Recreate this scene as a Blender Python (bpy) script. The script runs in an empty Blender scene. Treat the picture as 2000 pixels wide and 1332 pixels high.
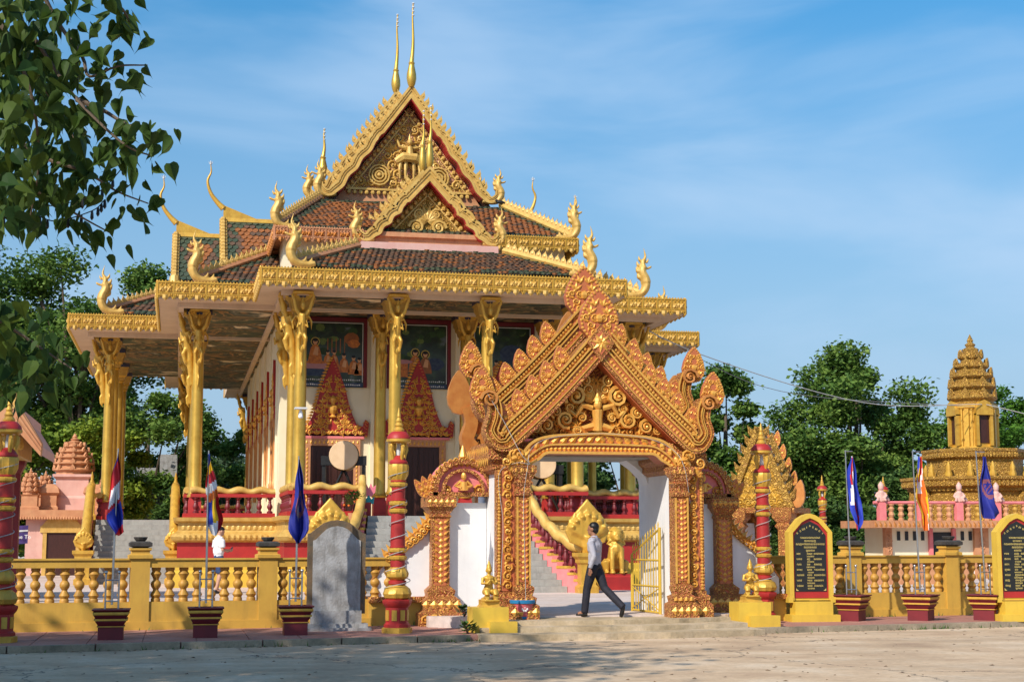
import bpy, bmesh, math, random
import numpy as np
from mathutils import Matrix, Vector
S = bpy.context.scene
COL = S.collection
rad = math.radians
# ------------------------------------------------------------------ camera, sky, sun, exposure
cam_d = bpy.data.cameras.new('camera'); cam = bpy.data.objects.new('camera', cam_d); COL.objects.link(cam)
cam_d.lens = 54.0; cam_d.sensor_width = 36.0; cam_d.clip_end = 3000; cam_d.clip_start = 0.1
cam.location = (0, 0, 1.75)
cam.rotation_euler = (rad(90) + math.atan(384 / 3000), 0, -rad(12.2))
S.camera = cam
SUN_EL, SUN_AZ = rad(38), rad(24)          # light travels towards +y turned 24 deg to +x (world axes = temple axes)
SUN_AZ = rad(35 + 12.2)
sd = Vector((math.sin(SUN_AZ) * math.cos(SUN_EL), math.cos(SUN_AZ) * math.cos(SUN_EL), -math.sin(SUN_EL)))
sun_d = bpy.data.lights.new('sun', 'SUN'); sun = bpy.data.objects.new('sun', sun_d); COL.objects.link(sun)
sun_d.energy = 4.1; sun_d.angle = rad(0.6); sun_d.color = (1.0, 0.92, 0.80)
sun.rotation_euler = sd.to_track_quat('-Z', 'Y').to_euler(); sun.location = (-20, -20, 40)
W = bpy.data.worlds.new('World'); S.world = W; W.use_nodes = True
nt = W.node_tree; nt.nodes.clear()
wo = nt.nodes.new('ShaderNodeOutputWorld'); bg = nt.nodes.new('ShaderNodeBackground')
sky = nt.nodes.new('ShaderNodeTexSky'); sky.sky_type = 'NISHITA'; sky.sun_disc = False
sky.sun_elevation = SUN_EL; sky.sun_rotation = math.atan2(-sd.x, -sd.y)
sky.air_density = 1.0; sky.dust_density = 1.2; sky.ozone_density = 5.0
tc = nt.nodes.new('ShaderNodeTexCoord'); mp = nt.nodes.new('ShaderNodeMapping'); mp.inputs['Scale'].default_value = (1.0, 1.6, 4.2)
mp.inputs['Rotation'].default_value = (0.15, 0.28, 0.5)
no = nt.nodes.new('ShaderNodeTexNoise'); no.inputs['Scale'].default_value = 3.1; no.inputs['Detail'].default_value = 5; no.inputs['Roughness'].default_value = 0.5
no.inputs['Distortion'].default_value = 0.35
cr = nt.nodes.new('ShaderNodeMapRange'); cr.inputs[1].default_value = 0.42; cr.inputs[2].default_value = 0.80; cr.inputs[3].default_value = 0.0; cr.inputs[4].default_value = 0.62; cr.interpolation_type = 'SMOOTHSTEP'
mx = nt.nodes.new('ShaderNodeMix'); mx.data_type = 'RGBA'; mx.inputs[7].default_value = (2.9, 4.0, 5.4, 1)
hs = nt.nodes.new('ShaderNodeHueSaturation'); hs.inputs['Saturation'].default_value = 1.24; hs.inputs['Hue'].default_value = 0.487
sx_ = nt.nodes.new('ShaderNodeSeparateXYZ'); er = nt.nodes.new('ShaderNodeMapRange'); er.inputs[1].default_value = 0.0; er.inputs[2].default_value = 0.36; er.inputs[3].default_value = 0.60; er.inputs[4].default_value = 1.0
em = nt.nodes.new('ShaderNodeVectorMath'); em.operation = 'SCALE'
L = nt.links.new
L(tc.outputs['Generated'], mp.inputs[0]); L(mp.outputs[0], no.inputs['Vector']); L(no.outputs[0], cr.inputs[0])
L(tc.outputs['Generated'], sx_.inputs[0]); L(sx_.outputs[2], er.inputs[0]); L(sky.outputs[0], hs.inputs['Color']); L(hs.outputs[0], em.inputs[0]); L(er.outputs[0], em.inputs['Scale']); hm = nt.nodes.new('ShaderNodeMix'); hm.data_type = 'RGBA'; hm.inputs[7].default_value = (2.35, 3.3, 4.5, 1); hr = nt.nodes.new('ShaderNodeMapRange'); hr.inputs[1].default_value = 0.08; hr.inputs[2].default_value = 0.33; hr.inputs[3].default_value = 0.72; hr.inputs[4].default_value = 0.0
L(sx_.outputs[2], hr.inputs[0]); L(hr.outputs[0], hm.inputs[0]); L(em.outputs[0], hm.inputs[6]); L(hm.outputs[2], mx.inputs[6]); L(cr.outputs[0], mx.inputs[0]); L(mx.outputs[2], bg.inputs[0])
bg.inputs[1].default_value = 0.138; L(bg.outputs[0], wo.inputs[0])
S.view_settings.view_transform = 'Standard'; S.view_settings.look = 'None'; S.view_settings.gamma = 1; S.view_settings.exposure = 0.35
S.view_settings.use_curve_mapping = False
S.render.engine = 'CYCLES'
rng = random.Random(7)
# ------------------------------------------------------------------ helpers
class MB:
    def __init__(s): s.v = []; s.f = []; s.m = []
    def add(s, vs, fs, m=0, M=None):
        o = len(s.v)
        s.v += [tuple(M @ Vector(p)) for p in vs] if M is not None else [tuple(p) for p in vs]
        s.f += [[i + o for i in f] for f in fs]; s.m += [m] * len(fs)
    def stamp(s, mot, M, m=0):
        V, F = mot; o = len(s.v)
        A = np.array(M.to_3x3()); t = np.array(M.translation)
        s.v += [tuple(r) for r in (V @ A.T + t)]; s.f += [[i + o for i in f] for f in F]; s.m += [m] * len(F)
    def box(s, x0, x1, y0, y1, z0, z1, m=0, M=None):
        s.add([(x0, y0, z0), (x1, y0, z0), (x1, y1, z0), (x0, y1, z0), (x0, y0, z1), (x1, y0, z1), (x1, y1, z1), (x0, y1, z1)],
              [(3, 2, 1, 0), (4, 5, 6, 7), (0, 1, 5, 4), (1, 2, 6, 5), (2, 3, 7, 6), (3, 0, 4, 7)], m, M)
    def prism(s, pts, ax, a, b, m=0, M=None):
        n = len(pts)
        if ax == 'y': q = lambda p, t: (p[0], t, p[1])
        elif ax == 'x': q = lambda p, t: (t, p[0], p[1])
        else: q = lambda p, t: (p[0], p[1], t)
        s.add([q(p, a) for p in pts] + [q(p, b) for p in pts],
              [list(range(n)), list(range(2 * n - 1, n - 1, -1))] + [(i, i + n, (i + 1) % n + n, (i + 1) % n) for i in range(n)], m, M)
    def mold(s, x0, x1, y0, y1, prof, m=0, M=None, cap=True, ms=None):
        vs = []; fs = []; mm = []
        for o, z in prof: vs += [(x0 - o, y0 - o, z), (x1 + o, y0 - o, z), (x1 + o, y1 + o, z), (x0 - o, y1 + o, z)]
        for k in range(len(prof) - 1):
            for j in range(4): fs.append((4 * k + j, 4 * k + (j + 1) % 4, 4 * k + 4 + (j + 1) % 4, 4 * k + 4 + j)); mm.append(ms[k] if ms else m)
        if cap:
            k = 4 * (len(prof) - 1); fs.append((k, k + 1, k + 2, k + 3)); mm.append(mm[-1]); fs.append((3, 2, 1, 0)); mm.append(mm[0])
        s.add(vs, fs, m, M); s.m[-len(fs):] = mm
    def lathe(s, prof, n=12, m=0, M=None, rot=0.0, ms=None, flute=0):
        vs = []; fs = []; mm = []
        for r, z in prof:
            for k in range(n):
                a = 2 * math.pi * k / n + rot; rr = r * (1 + (flute if k % 2 else 0)); vs.append((rr * math.cos(a), rr * math.sin(a), z))
        for k in range(len(prof) - 1):
            for j in range(n): fs.append((k * n + j, k * n + (j + 1) % n, (k + 1) * n + (j + 1) % n, (k + 1) * n + j)); mm.append(ms[k] if ms else m)
        fs.append(list(range(n - 1, -1, -1))); mm.append(mm[0]); e = (len(prof) - 1) * n; fs.append(list(range(e, e + n))); mm.append(mm[-2] if ms else m)
        s.add(vs, fs, m, M); s.m[-len(fs):] = mm
    def tube(s, path, r, n=6, m=0, M=None, flat=1.0):
        P = [Vector(p) for p in path]; K = len(P); vs = []; fs = []
        R = r if isinstance(r, (list, tuple)) else [r] * K
        up = None
        for i, p in enumerate(P):
            t = (P[min(i + 1, K - 1)] - P[max(i - 1, 0)]); t = t.normalized() if t.length > 1e-9 else Vector((0, 0, 1))
            if up is None: up = Vector((0, 0, 1)) if abs(t.z) < .9 else Vector((1, 0, 0))
            sx = t.cross(up); sx = sx.normalized() if sx.length > 1e-6 else Vector((1, 0, 0)); up = sx.cross(t).normalized()
            for k in range(n):
                a = 2 * math.pi * k / n; vs.append(p + sx * (R[i] * math.cos(a)) + up * (R[i] * flat * math.sin(a)))
        for i in range(K - 1):
            for k in range(n): fs.append((i * n + k, i * n + (k + 1) % n, (i + 1) * n + (k + 1) % n, (i + 1) * n + k))
        fs.append(list(range(n - 1, -1, -1))); fs.append(list(range((K - 1) * n, K * n)))
        s.add(vs, fs, m, M)
    def ell(s, c, r, nu=8, nv=5, m=0, M=None):
        r = r if isinstance(r, (tuple, list)) else (r, r, r); vs = []; fs = []
        for j in range(1, nv):
            b = math.pi * j / nv
            for k in range(nu):
                a = 2 * math.pi * k / nu; vs.append((c[0] + r[0] * math.sin(b) * math.cos(a), c[1] + r[1] * math.sin(b) * math.sin(a), c[2] + r[2] * math.cos(b)))
        t = len(vs); vs += [(c[0], c[1], c[2] + r[2]), (c[0], c[1], c[2] - r[2])]
        for j in range(nv - 2):
            for k in range(nu): fs.append((j * nu + k, (j + 1) * nu + k, (j + 1) * nu + (k + 1) % nu, j * nu + (k + 1) % nu))
        for k in range(nu): fs.append((t, k, (k + 1) % nu)); fs.append((t + 1, (nv - 2) * nu + (k + 1) % nu, (nv - 2) * nu + k))
        s.add(vs, fs, m, M)
    def ribbon(s, path, prof, m=0, y0=0.0, sc=None, closed=False, ms=None, mitre=False):
        """sweep a closed (w,y) profile along a 2-D (x,z) path; w is measured along the left normal"""
        K = len(path); n = len(prof); vs = []; fs = []; mm = []
        for i in range(K):
            a = path[max(i - 1, 0)]; b = path[min(i + 1, K - 1)]; tx, tz = b[0] - a[0], b[1] - a[1]; l = math.hypot(tx, tz) or 1; nx, nz = -tz / l, tx / l
            k = sc[i] if sc else 1.0
            if mitre and i == 0: k = k * l / max(1e-6, abs(tx)); nx, nz = 0.0, (-1.0 if nz < 0 else 1.0)
            for w, y in prof: vs.append((path[i][0] + nx * w * k, y0 + y, path[i][1] + nz * w * k))
        for i in range(K - 1):
            for j in range(n): fs.append((i * n + j, i * n + (j + 1) % n, (i + 1) * n + (j + 1) % n, (i + 1) * n + j)); mm.append(ms[j] if ms else m)
        fs.append(list(range(n))); fs.append(list(range((K - 1) * n, K * n))); mm += [mm[0]] * 2
        s.add(vs, fs, m); s.m[-len(fs):] = mm
    def mesh(s, name, mats, smooth=False, norm=True):
        me = bpy.data.meshes.new(name); me.from_pydata(s.v, [], s.f)
        for m in (mats if isinstance(mats, (list, tuple)) else [mats]): me.materials.append(m)
        if len(me.polygons) == len(s.m) and any(s.m): me.polygons.foreach_set('material_index', s.m)
        if norm:
            bm = bmesh.new(); bm.from_mesh(me); bmesh.ops.recalc_face_normals(bm, faces=bm.faces); bm.to_mesh(me); bm.free()
        if smooth:
            me.polygons.foreach_set('use_smooth', [True] * len(me.polygons))
            me.set_sharp_from_angle(angle=rad(smooth if smooth is not True else 40))
        me.update(); return me
    def build(s, name, mats, parent=None, smooth=False, loc=None, norm=True, kind=None):
        return put(s.mesh(name, mats, smooth, norm), name, parent, loc, kind)
def put(me, name, parent=None, loc=None, kind=None, rz=0.0, scale=None, rot=None):
    o = bpy.data.objects.new(name, me); COL.objects.link(o)
    if parent is not None:
        o.parent = parent
        if parent.type == 'EMPTY' and not parent.get('_local'): o.matrix_parent_inverse = Matrix.Translation(-parent.location)
    if loc is not None: o.location = loc
    if rz: o.rotation_euler = (0, 0, rz)
    if rot: o.rotation_euler = rot
    if scale is not None: o.scale = scale if isinstance(scale, (tuple, list)) else (scale,) * 3
    if kind: o['kind'] = kind
    return o
LOCALS = []
def thing(name, label, cat, loc=(0, 0, 0), group=None, local=False, rz=0.0):
    o = bpy.data.objects.new(name, None); COL.objects.link(o); o.location = loc; o.rotation_euler = (0, 0, rz); o.empty_display_size = .3
    if local: o['_local'] = 1; LOCALS.append(o)
    return tag(o, label, cat, group)
def tag(o, label, cat, group=None):
    o['label'] = label; o['category'] = cat
    if group: o['group'] = group
    return o
def struct(o): o['kind'] = 'structure'; return o
def dup(o, parent=None):
    c = o.copy(); COL.objects.link(c); c.parent = parent
    if parent is not None: c.matrix_parent_inverse = o.matrix_parent_inverse.copy()
    if '_local' in c: LOCALS.append(c)
    for ch in list(o.children): dup(ch, c)
    return c
def solid(mb, voxel, it=4, name='tmp'):
    """fuse the shapes of mb into one continuous surface"""
    me = mb.mesh(name, []); o = bpy.data.objects.new(name, me); COL.objects.link(o)
    r = o.modifiers.new('r', 'REMESH'); r.mode = 'VOXEL'; r.voxel_size = voxel
    if it: k = o.modifiers.new('s', 'SMOOTH'); k.iterations = it; k.factor = .5
    dg = bpy.context.evaluated_depsgraph_get(); nm = bpy.data.meshes.new_from_object(o.evaluated_get(dg))
    bpy.data.objects.remove(o); bpy.data.meshes.remove(me)
    nm.polygons.foreach_set('use_smooth', [True] * len(nm.polygons)); nm.name = name; return nm
def mats(me, *m):
    me.materials.clear()
    for k in m: me.materials.append(k)
    return me
def XF(x, y, z, s=1.0, rot=0.0, mir=1, sy=None):
    """stamp matrix: motif drawn in xz, rotated in plane, placed on a y plane"""
    sy = s if sy is None else sy
    return Matrix.Translation((x, y, z)) @ Matrix.Rotation(-rot, 4, 'Y') @ Matrix.Diagonal((s * mir, sy, s, 1))
def lerp(a, b, t): return a + (b - a) * t
MITRE = None
def bez(P, n=10):
    """smooth curve through points (Catmull-Rom)"""
    out = []; P = [Vector(p) for p in P]; Q = [2 * P[0] - P[1]] + P + [2 * P[-1] - P[-2]]
    for i in range(1, len(Q) - 2):
        for k in range(n):
            t = k / n; a, b, c, d = Q[i - 1], Q[i], Q[i + 1], Q[i + 2]
            out.append(.5 * ((2 * b) + (c - a) * t + (2 * a - 5 * b + 4 * c - d) * t * t + (3 * b - a - 3 * c + d) * t ** 3))
    return [tuple(p) for p in out] + [tuple(P[-1])]
# ------------------------------------------------------------------ materials
def mat(name, c, rough=.6, metal=0.0, c2=None, scale=6, lo=.35, hi=.7, bump=.0, bscale=60, spec=.4, dirt=0, dscale=2.0, dcol=(.05, .04, .03), var=.14, stretch=None, coat=0):
    m = bpy.data.materials.new(name); m.use_nodes = True; t = m.node_tree; N = t.nodes; b = N['Principled BSDF']; K = t.links.new
    b.inputs['Roughness'].default_value = rough; b.inputs['Metallic'].default_value = metal; b.inputs['Specular IOR Level'].default_value = spec
    co = N.new('ShaderNodeTexCoord'); vec = co.outputs['Object']
    if stretch: g = N.new('ShaderNodeMapping'); g.inputs['Scale'].default_value = stretch; K(vec, g.inputs[0]); vec = g.outputs[0]
    n1 = N.new('ShaderNodeTexNoise'); n1.inputs['Scale'].default_value = scale; n1.inputs['Detail'].default_value = 6; n1.inputs['Roughness'].default_value = .6; K(vec, n1.inputs['Vector'])
    mr = N.new('ShaderNodeMapRange'); mr.inputs[1].default_value = lo; mr.inputs[2].default_value = hi; K(n1.outputs[0], mr.inputs[0])
    x = N.new('ShaderNodeMix'); x.data_type = 'RGBA'; x.inputs[6].default_value = (*c, 1); x.inputs[7].default_value = (*(c2 or tuple(k * (1 - var) for k in c)), 1); K(mr.outputs[0], x.inputs[0]); out = x.outputs[2]
    if dirt:
        n2 = N.new('ShaderNodeTexNoise'); n2.inputs['Scale'].default_value = dscale; n2.inputs['Detail'].default_value = 8; n2.inputs['Roughness'].default_value = .68; g2 = N.new('ShaderNodeMapping'); g2.inputs['Scale'].default_value = (1.6, 1.6, .28); K(vec, g2.inputs[0]); K(g2.outputs[0], n2.inputs['Vector'])
        m2 = N.new('ShaderNodeMapRange'); m2.inputs[1].default_value = .5; m2.inputs[2].default_value = .78; m2.inputs[4].default_value = dirt; K(n2.outputs[0], m2.inputs[0])
        y = N.new('ShaderNodeMix'); y.data_type = 'RGBA'; y.inputs[7].default_value = (*dcol, 1); K(out, y.inputs[6]); K(m2.outputs[0], y.inputs[0]); out = y.outputs[2]
    K(out, b.inputs['Base Color'])
    if coat: b.inputs['Coat Weight'].default_value = coat; b.inputs['Coat Roughness'].default_value = .2
    if bump:
        n3 = N.new('ShaderNodeTexNoise'); n3.inputs['Scale'].default_value = bscale; n3.inputs['Detail'].default_value = 4; K(vec, n3.inputs['Vector'])
        bp = N.new('ShaderNodeBump'); bp.inputs['Strength'].default_value = bump; bp.inputs['Distance'].default_value = .02; K(n3.outputs[0], bp.inputs['Height']); K(bp.outputs[0], b.inputs['Normal'])
    return m
G = {}
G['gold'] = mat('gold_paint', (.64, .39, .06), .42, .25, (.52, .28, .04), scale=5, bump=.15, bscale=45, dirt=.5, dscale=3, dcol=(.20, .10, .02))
G['goldcol'] = mat('gold_column', (.72, .46, .09), .36, .62, (.50, .28, .04), scale=1.5, dirt=.42, dscale=2.2, dcol=(.26, .13, .025))
G['goldpale'] = mat('pale_gold', (.64, .42, .12), .48, .12, (.50, .29, .06), scale=4, dirt=.45, dscale=3, dcol=(.22, .11, .03), bump=.15)
G['golddark'] = mat('dull_gold', (.50, .29, .05), .5, .2, (.38, .20, .03), scale=7, bump=.2, bscale=40)
G['orange'] = mat('orange_gold', (.54, .23, .055), .45, .18, (.42, .14, .03), scale=5, dirt=.25, dscale=3, dcol=(.25, .08, .02), bump=.15, bscale=50)
G['gategold'] = mat('gate_gold', (.74, .42, .085), .38, .28, (.62, .27, .05), scale=9, bump=.15, bscale=60)
G['gatered'] = mat('gate_red_ground', (.44, .11, .045), .55, .05, (.45, .15, .05), scale=10, bump=.2)
G['brick'] = mat('terracotta_paint', (.55, .27, .13), .65, 0, (.45, .19, .09), scale=4, dirt=.25, dscale=3, bump=.15)
G['red'] = mat('red_paint', (.40, .025, .022), .5, 0, (.32, .02, .02), scale=3, dirt=.2, dscale=3, dcol=(.15, .03, .02), bump=.06)
G['darkred'] = mat('dark_red', (.17, .014, .02), .5, 0, (.12, .012, .018), scale=3, bump=.06)
G['pink'] = mat('pink_paint', (.74, .22, .22), .6, 0, (.66, .16, .17), scale=3, dirt=.2, dcol=(.5, .3, .28), bump=.06)
G['pinkpale'] = mat('pale_pink', (.66, .40, .34), .65, 0, (.60, .32, .27), scale=3, dirt=.25, dcol=(.35, .2, .15))
G['white'] = mat('white_limewash', (.78, .78, .78), .75, 0, (.70, .70, .71), scale=2, dirt=.3, dscale=1.5, dcol=(.45, .42, .38), bump=.08, bscale=20)
G['cream'] = mat('cream_wall', (.80, .72, .52), .7, 0, (.76, .66, .45), scale=1.5, dirt=.1, dcol=(.5, .4, .25))
G['beige'] = mat('beige_soffit', (.66, .50, .36), .75, 0, (.58, .43, .30), scale=1, dirt=.3, dcol=(.3, .2, .13))
G['yellow'] = mat('yellow_wall', (.58, .345, .055), .65, 0, (.50, .28, .045), scale=1.6, dirt=.5, dscale=2.2, dcol=(.22, .14, .04), bump=.12, bscale=18)
G['yellowb'] = mat('baluster_ochre', (.50, .27, .045), .5, .05, (.40, .19, .03), scale=8, bump=.1)
G['yped'] = mat('yellow_pedestal', (.66, .44, .05), .6, 0, (.56, .36, .045), scale=2.5, dirt=.28, dscale=3, dcol=(.25, .17, .04), bump=.1)
G['wood'] = mat('dark_wood', (.035, .012, .010), .45, 0, (.06, .02, .015), scale=12, stretch=(6, 6, .6))
G['black'] = mat('black_paint', (.012, .012, .013), .4, 0, (.02, .02, .02))
G['slab'] = mat('black_slab', (.014, .016, .017), .22, 0, (.02, .022, .022))
G['steel'] = mat('brushed_steel', (.50, .50, .50), .3, .9)
G['ltgrey'] = mat('light_grey', (.6, .6, .6), .5)
G['stone'] = mat('weathered_stone', (.37, .37, .375), .8, 0, (.25, .24, .23), scale=5, lo=.35, hi=.65, dirt=.85, dscale=4.5, dcol=(.08, .075, .065), bump=.5, bscale=30)
G['stoneedge'] = mat('stained_border', (.10, .08, .055), .8, 0, (.19, .11, .05), scale=6, bump=.4, bscale=30, dirt=.5, dcol=(.03, .03, .03))
G['conc'] = mat('grey_concrete', (.36, .35, .32), .8, 0, (.28, .27, .25), scale=5, dirt=.4, dscale=4, bump=.25, bscale=30)
G['urn'] = mat('sooty_urn', (.03, .028, .026), .75, 0, (.07, .06, .05), scale=12, bump=.3)
G['tileg'] = mat('green_tile', (.035, .06, .035), .45, 0, (.09, .10, .06), scale=9, dirt=.4, dcol=(.02, .02, .02))
G['tileo'] = mat('orange_tile', (.36, .13, .035), .5, 0, (.20, .075, .03), scale=9, dirt=.4, dcol=(.05, .04, .03))
G['tilemoss'] = mat('mossy_tile', (.15, .07, .04), .7, 0, (.07, .06, .04), scale=5, dirt=.65, dcol=(.03, .03, .025))
G['mossd'] = mat('sooty_concrete', (.07, .065, .06), .85, 0, (.14, .13, .12), scale=6, bump=.3, bscale=20)
G['drum'] = mat('drum_skin', (.72, .52, .32), .6, 0, (.62, .42, .24), scale=3)
G['skin'] = mat('skin', (.30, .14, .08), .55, 0, (.27, .12, .07))
G['skinp'] = mat('skin_light', (.52, .28, .19), .55, 0)
G['hair'] = mat('black_hair', (.008, .007, .007), .4)
G['shirt'] = mat('grey_shirt', (.40, .39, .43), .8, 0, (.34, .33, .38), scale=9, bump=.9, bscale=11)
G['tee'] = mat('white_tee', (.80, .79, .79), .85, 0, (.74, .74, .75), scale=6, bump=.4, bscale=9)
G['trouser'] = mat('navy_trousers', (.012, .012, .02), .75, 0, (.018, .018, .028), scale=10, bump=.3, bscale=14)
G['shoe'] = mat('black_leather', (.012, .011, .011), .35)
G['shorts'] = mat('blue_shorts', (.03, .055, .14), .8)
G['blue'] = mat('flag_blue', (.014, .022, .24), .7, 0, (.01, .016, .18), scale=4, bump=.2, bscale=10)
G['fred'] = mat('flag_red', (.55, .018, .03), .7); G['fwhite'] = mat('flag_white', (.75, .75, .78), .7)
G['forange'] = mat('flag_orange', (.72, .16, .02), .7); G['fyellow'] = mat('flag_yellow', (.82, .50, .01), .7)
G['fcblue'] = mat('flag_royal_blue', (.02, .045, .42), .7); G['mark'] = mat('flag_print', (.22, .07, .10), .8)
G['teal'] = mat('teal_paint', (.02, .30, .32), .5); G['pot'] = mat('pink_pot', (.60, .12, .13), .5, 0, (.52, .1, .12), scale=5, dirt=.3); G['potblue'] = mat('pot_blue', (.02, .20, .42), .5)
G['lotus'] = mat('pink_lotus', (.80, .20, .26), .5)
G['text'] = mat('gilt_lettering', (.80, .62, .20), .4, .3); G['wtext'] = mat('white_lettering', (.75, .75, .72), .6)
G['purple'] = mat('purple_banner', (.06, .035, .16), .7); G['cable'] = mat('white_cord', (.42, .41, .39), .7); G['wire'] = mat('overhead_wire', (.18, .18, .18), .6)
G['bluecap'] = mat('blue_capital', (.015, .025, .07), .5, 0, (.05, .03, .03), scale=8)
G['greenp'] = mat('leafy_green', (.05, .11, .02), .6, 0, (.09, .16, .03))
G['yrail'] = mat('yellow_metal', (.62, .40, .04), .45, .1, dirt=.3, dscale=6, dcol=(.2, .1, .03))

def carved(name, lo, hi, scale=13, strength=.9, metal=.2):
    m = bpy.data.materials.new(name); m.use_nodes = True; t = m.node_tree; N = t.nodes; b = N['Principled BSDF']; K = t.links.new; b.inputs['Roughness'].default_value = .45; b.inputs['Metallic'].default_value = metal
    co = N.new('ShaderNodeTexCoord'); n0 = N.new('ShaderNodeTexNoise'); n0.inputs['Scale'].default_value = scale * .8; K(co.outputs['Object'], n0.inputs['Vector']); ad = N.new('ShaderNodeVectorMath'); ad.operation = 'MULTIPLY_ADD'; ad.inputs[1].default_value = (.08, .08, .08); K(n0.outputs['Color'], ad.inputs[0]); K(co.outputs['Object'], ad.inputs[2])
    v = N.new('ShaderNodeTexVoronoi'); v.feature = 'SMOOTH_F1'; v.inputs['Scale'].default_value = scale; v.inputs['Smoothness'].default_value = .25; K(ad.outputs[0], v.inputs['Vector'])
    w = N.new('ShaderNodeMath'); w.operation = 'SINE'; q = N.new('ShaderNodeMath'); q.operation = 'MULTIPLY'; q.inputs[1].default_value = 17.0; K(v.outputs['Distance'], q.inputs[0]); K(q.outputs[0], w.inputs[0])
    r = N.new('ShaderNodeMapRange'); r.inputs[1].default_value = -.7; r.inputs[2].default_value = .7; K(w.outputs[0], r.inputs[0])
    x = N.new('ShaderNodeMix'); x.data_type = 'RGBA'; x.inputs[6].default_value = (*lo, 1); x.inputs[7].default_value = (*hi, 1); K(r.outputs[0], x.inputs[0]); K(x.outputs[2], b.inputs['Base Color'])
    bp = N.new('ShaderNodeBump'); bp.inputs['Strength'].default_value = strength; bp.inputs['Distance'].default_value = .03; K(w.outputs[0], bp.inputs['Height']); K(bp.outputs[0], b.inputs['Normal']); return m
G['carvedp'] = carved('carved_pink_gold', (.50, .22, .14), (.64, .40, .11), 7, 1.0); G['carvedg'] = carved('carved_gold', (.34, .17, .03), (.58, .34, .06), 9, .8); G['carved'] = carved('carved_orange', (.46, .12, .045), (.68, .34, .075)); G['carvedr'] = carved('carved_red', (.26, .055, .025), (.48, .20, .04), 11)
# ------------------------------------------------------------------ relief motifs (drawn in xz, standing out towards -y)
def mot(mb): return (np.array(mb.v, dtype=float), mb.f)
def m_spiral(turns=1.5, n=13, sides=4, w=.13):
    b = MB(); P = []; R = []
    for i in range(n):
        t = i / (n - 1); a = t * turns * 2 * math.pi; r = lerp(.5, .07, t ** .8); P.append((r * math.cos(a), -.03 - .10 * t, r * math.sin(a))); R.append(lerp(w, w * .55, t))
    b.tube(P, R, sides); b.ell((0, -.13, 0), .1, 6, 4); return mot(b)
def m_leaf(curl=.12):
    b = MB(); o = [(0, 0), (.2, .12), (.27, .36), (.19, .62), (.02 + curl, 1.0), (-.06 + curl * .4, .72), (-.24, .42), (-.2, .12)]
    vs = [(x, 0, z) for x, z in o] + [(0, -.16, .14), (.01, -.2, .42), (curl * .4, -.12, .72)]
    b.add(vs, [(0, 1, 8), (1, 2, 9, 8), (2, 3, 10, 9), (3, 4, 10), (4, 5, 10), (5, 6, 9, 10), (6, 7, 8, 9), (7, 0, 8)]); return mot(b)
def m_bead(): b = MB(); b.ell((0, 0, 0), (1, .8, 1), 6, 4); return mot(b)
def m_diam():
    b = MB(); b.add([(-.5, 0, 0), (0, 0, -.5), (.5, 0, 0), (0, 0, .5), (0, -.3, 0)], [(0, 1, 4), (1, 2, 4), (2, 3, 4), (3, 0, 4)]); return mot(b)
def m_petal():
    b = MB(); b.add([(-.45, 0, 0), (.45, 0, 0), (.45, 0, .6), (0, 0, 1), (-.45, 0, .6), (0, -.3, .12), (0, -.3, .6)], [(0, 1, 5), (1, 2, 6, 5), (2, 3, 6), (3, 4, 6), (4, 0, 5, 6)]); return mot(b)
SPI, LEAF, BEAD, DIAM, PETAL = m_spiral(), m_leaf(), m_bead(), m_diam(), m_petal()
SPIB = m_spiral(1.9, 18, 5, .12)
def fill(mb, inside, x0, x1, z0, z1, y, size, m=0, seed=1, mirror=None, dens=1.0, sy=None):
    """scrollwork over the region inside(x,z): spirals, curled leaves and beads"""
    r = random.Random(seed); row = 0; z = z0 + size * .5; sy = sy or size
    while z < z1:
        x = (mirror if mirror is not None else x0) + size * .5 * (1 + row % 2) * (1 if mirror is not None else 1)
        while x < x1:
            for sg in ((1, -1) if mirror is not None else (1,)):
                xx = x if sg == 1 else 2 * mirror - x
                if sg == 1: a = r.uniform(0, 6.28); b2 = r.uniform(-1, 1); pick = r.random()
                if inside(xx, z):
                    if pick < .62:
                        mb.stamp(SPI, XF(xx, y, z, size * .98, a if sg == 1 else -a, sg, sy), m)
                        for k in range(2): q = a + 2.2 + k * 2.1; mb.stamp(LEAF, XF(xx + sg * math.cos(q) * size * .34, y, z + math.sin(q) * size * .34, size * .55, sg * (q - 1.57), sg, sy * .8), m)
                    else:
                        for k in range(3): q = b2 * .4 + (k - 1) * .9; mb.stamp(LEAF, XF(xx, y, z - size * .3, size * .95, -sg * q, sg, sy), m)
                        mb.stamp(BEAD, XF(xx, y - .01, z - size * .3, size * .14), m)
            x += size
        z += size * .86 / dens; row += 1
def mirrorx(mb, xc):
    o = len(mb.v); n = len(mb.f); mb.v += [(2 * xc - x, y, z) for x, y, z in mb.v]
    mb.f += [[i + o for i in reversed(f)] for f in mb.f[:n]]; mb.m += mb.m[:n]
def poly_in(P, marg=0.0):
    def f(x, z):
        c = False; n = len(P)
        for i in range(n):
            (x1, z1), (x2, z2) = P[i], P[(i + 1) % n]
            if (z1 > z) != (z2 > z) and x < (x2 - x1) * (z - z1) / (z2 - z1) + x1: c = not c
            if marg:
                dx, dz = x2 - x1, z2 - z1; l2 = dx * dx + dz * dz; t = max(0, min(1, ((x - x1) * dx + (z - z1) * dz) / l2)) if l2 else 0
                if math.hypot(x - x1 - t * dx, z - z1 - t * dz) < marg: return False
        return c
    return f
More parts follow.
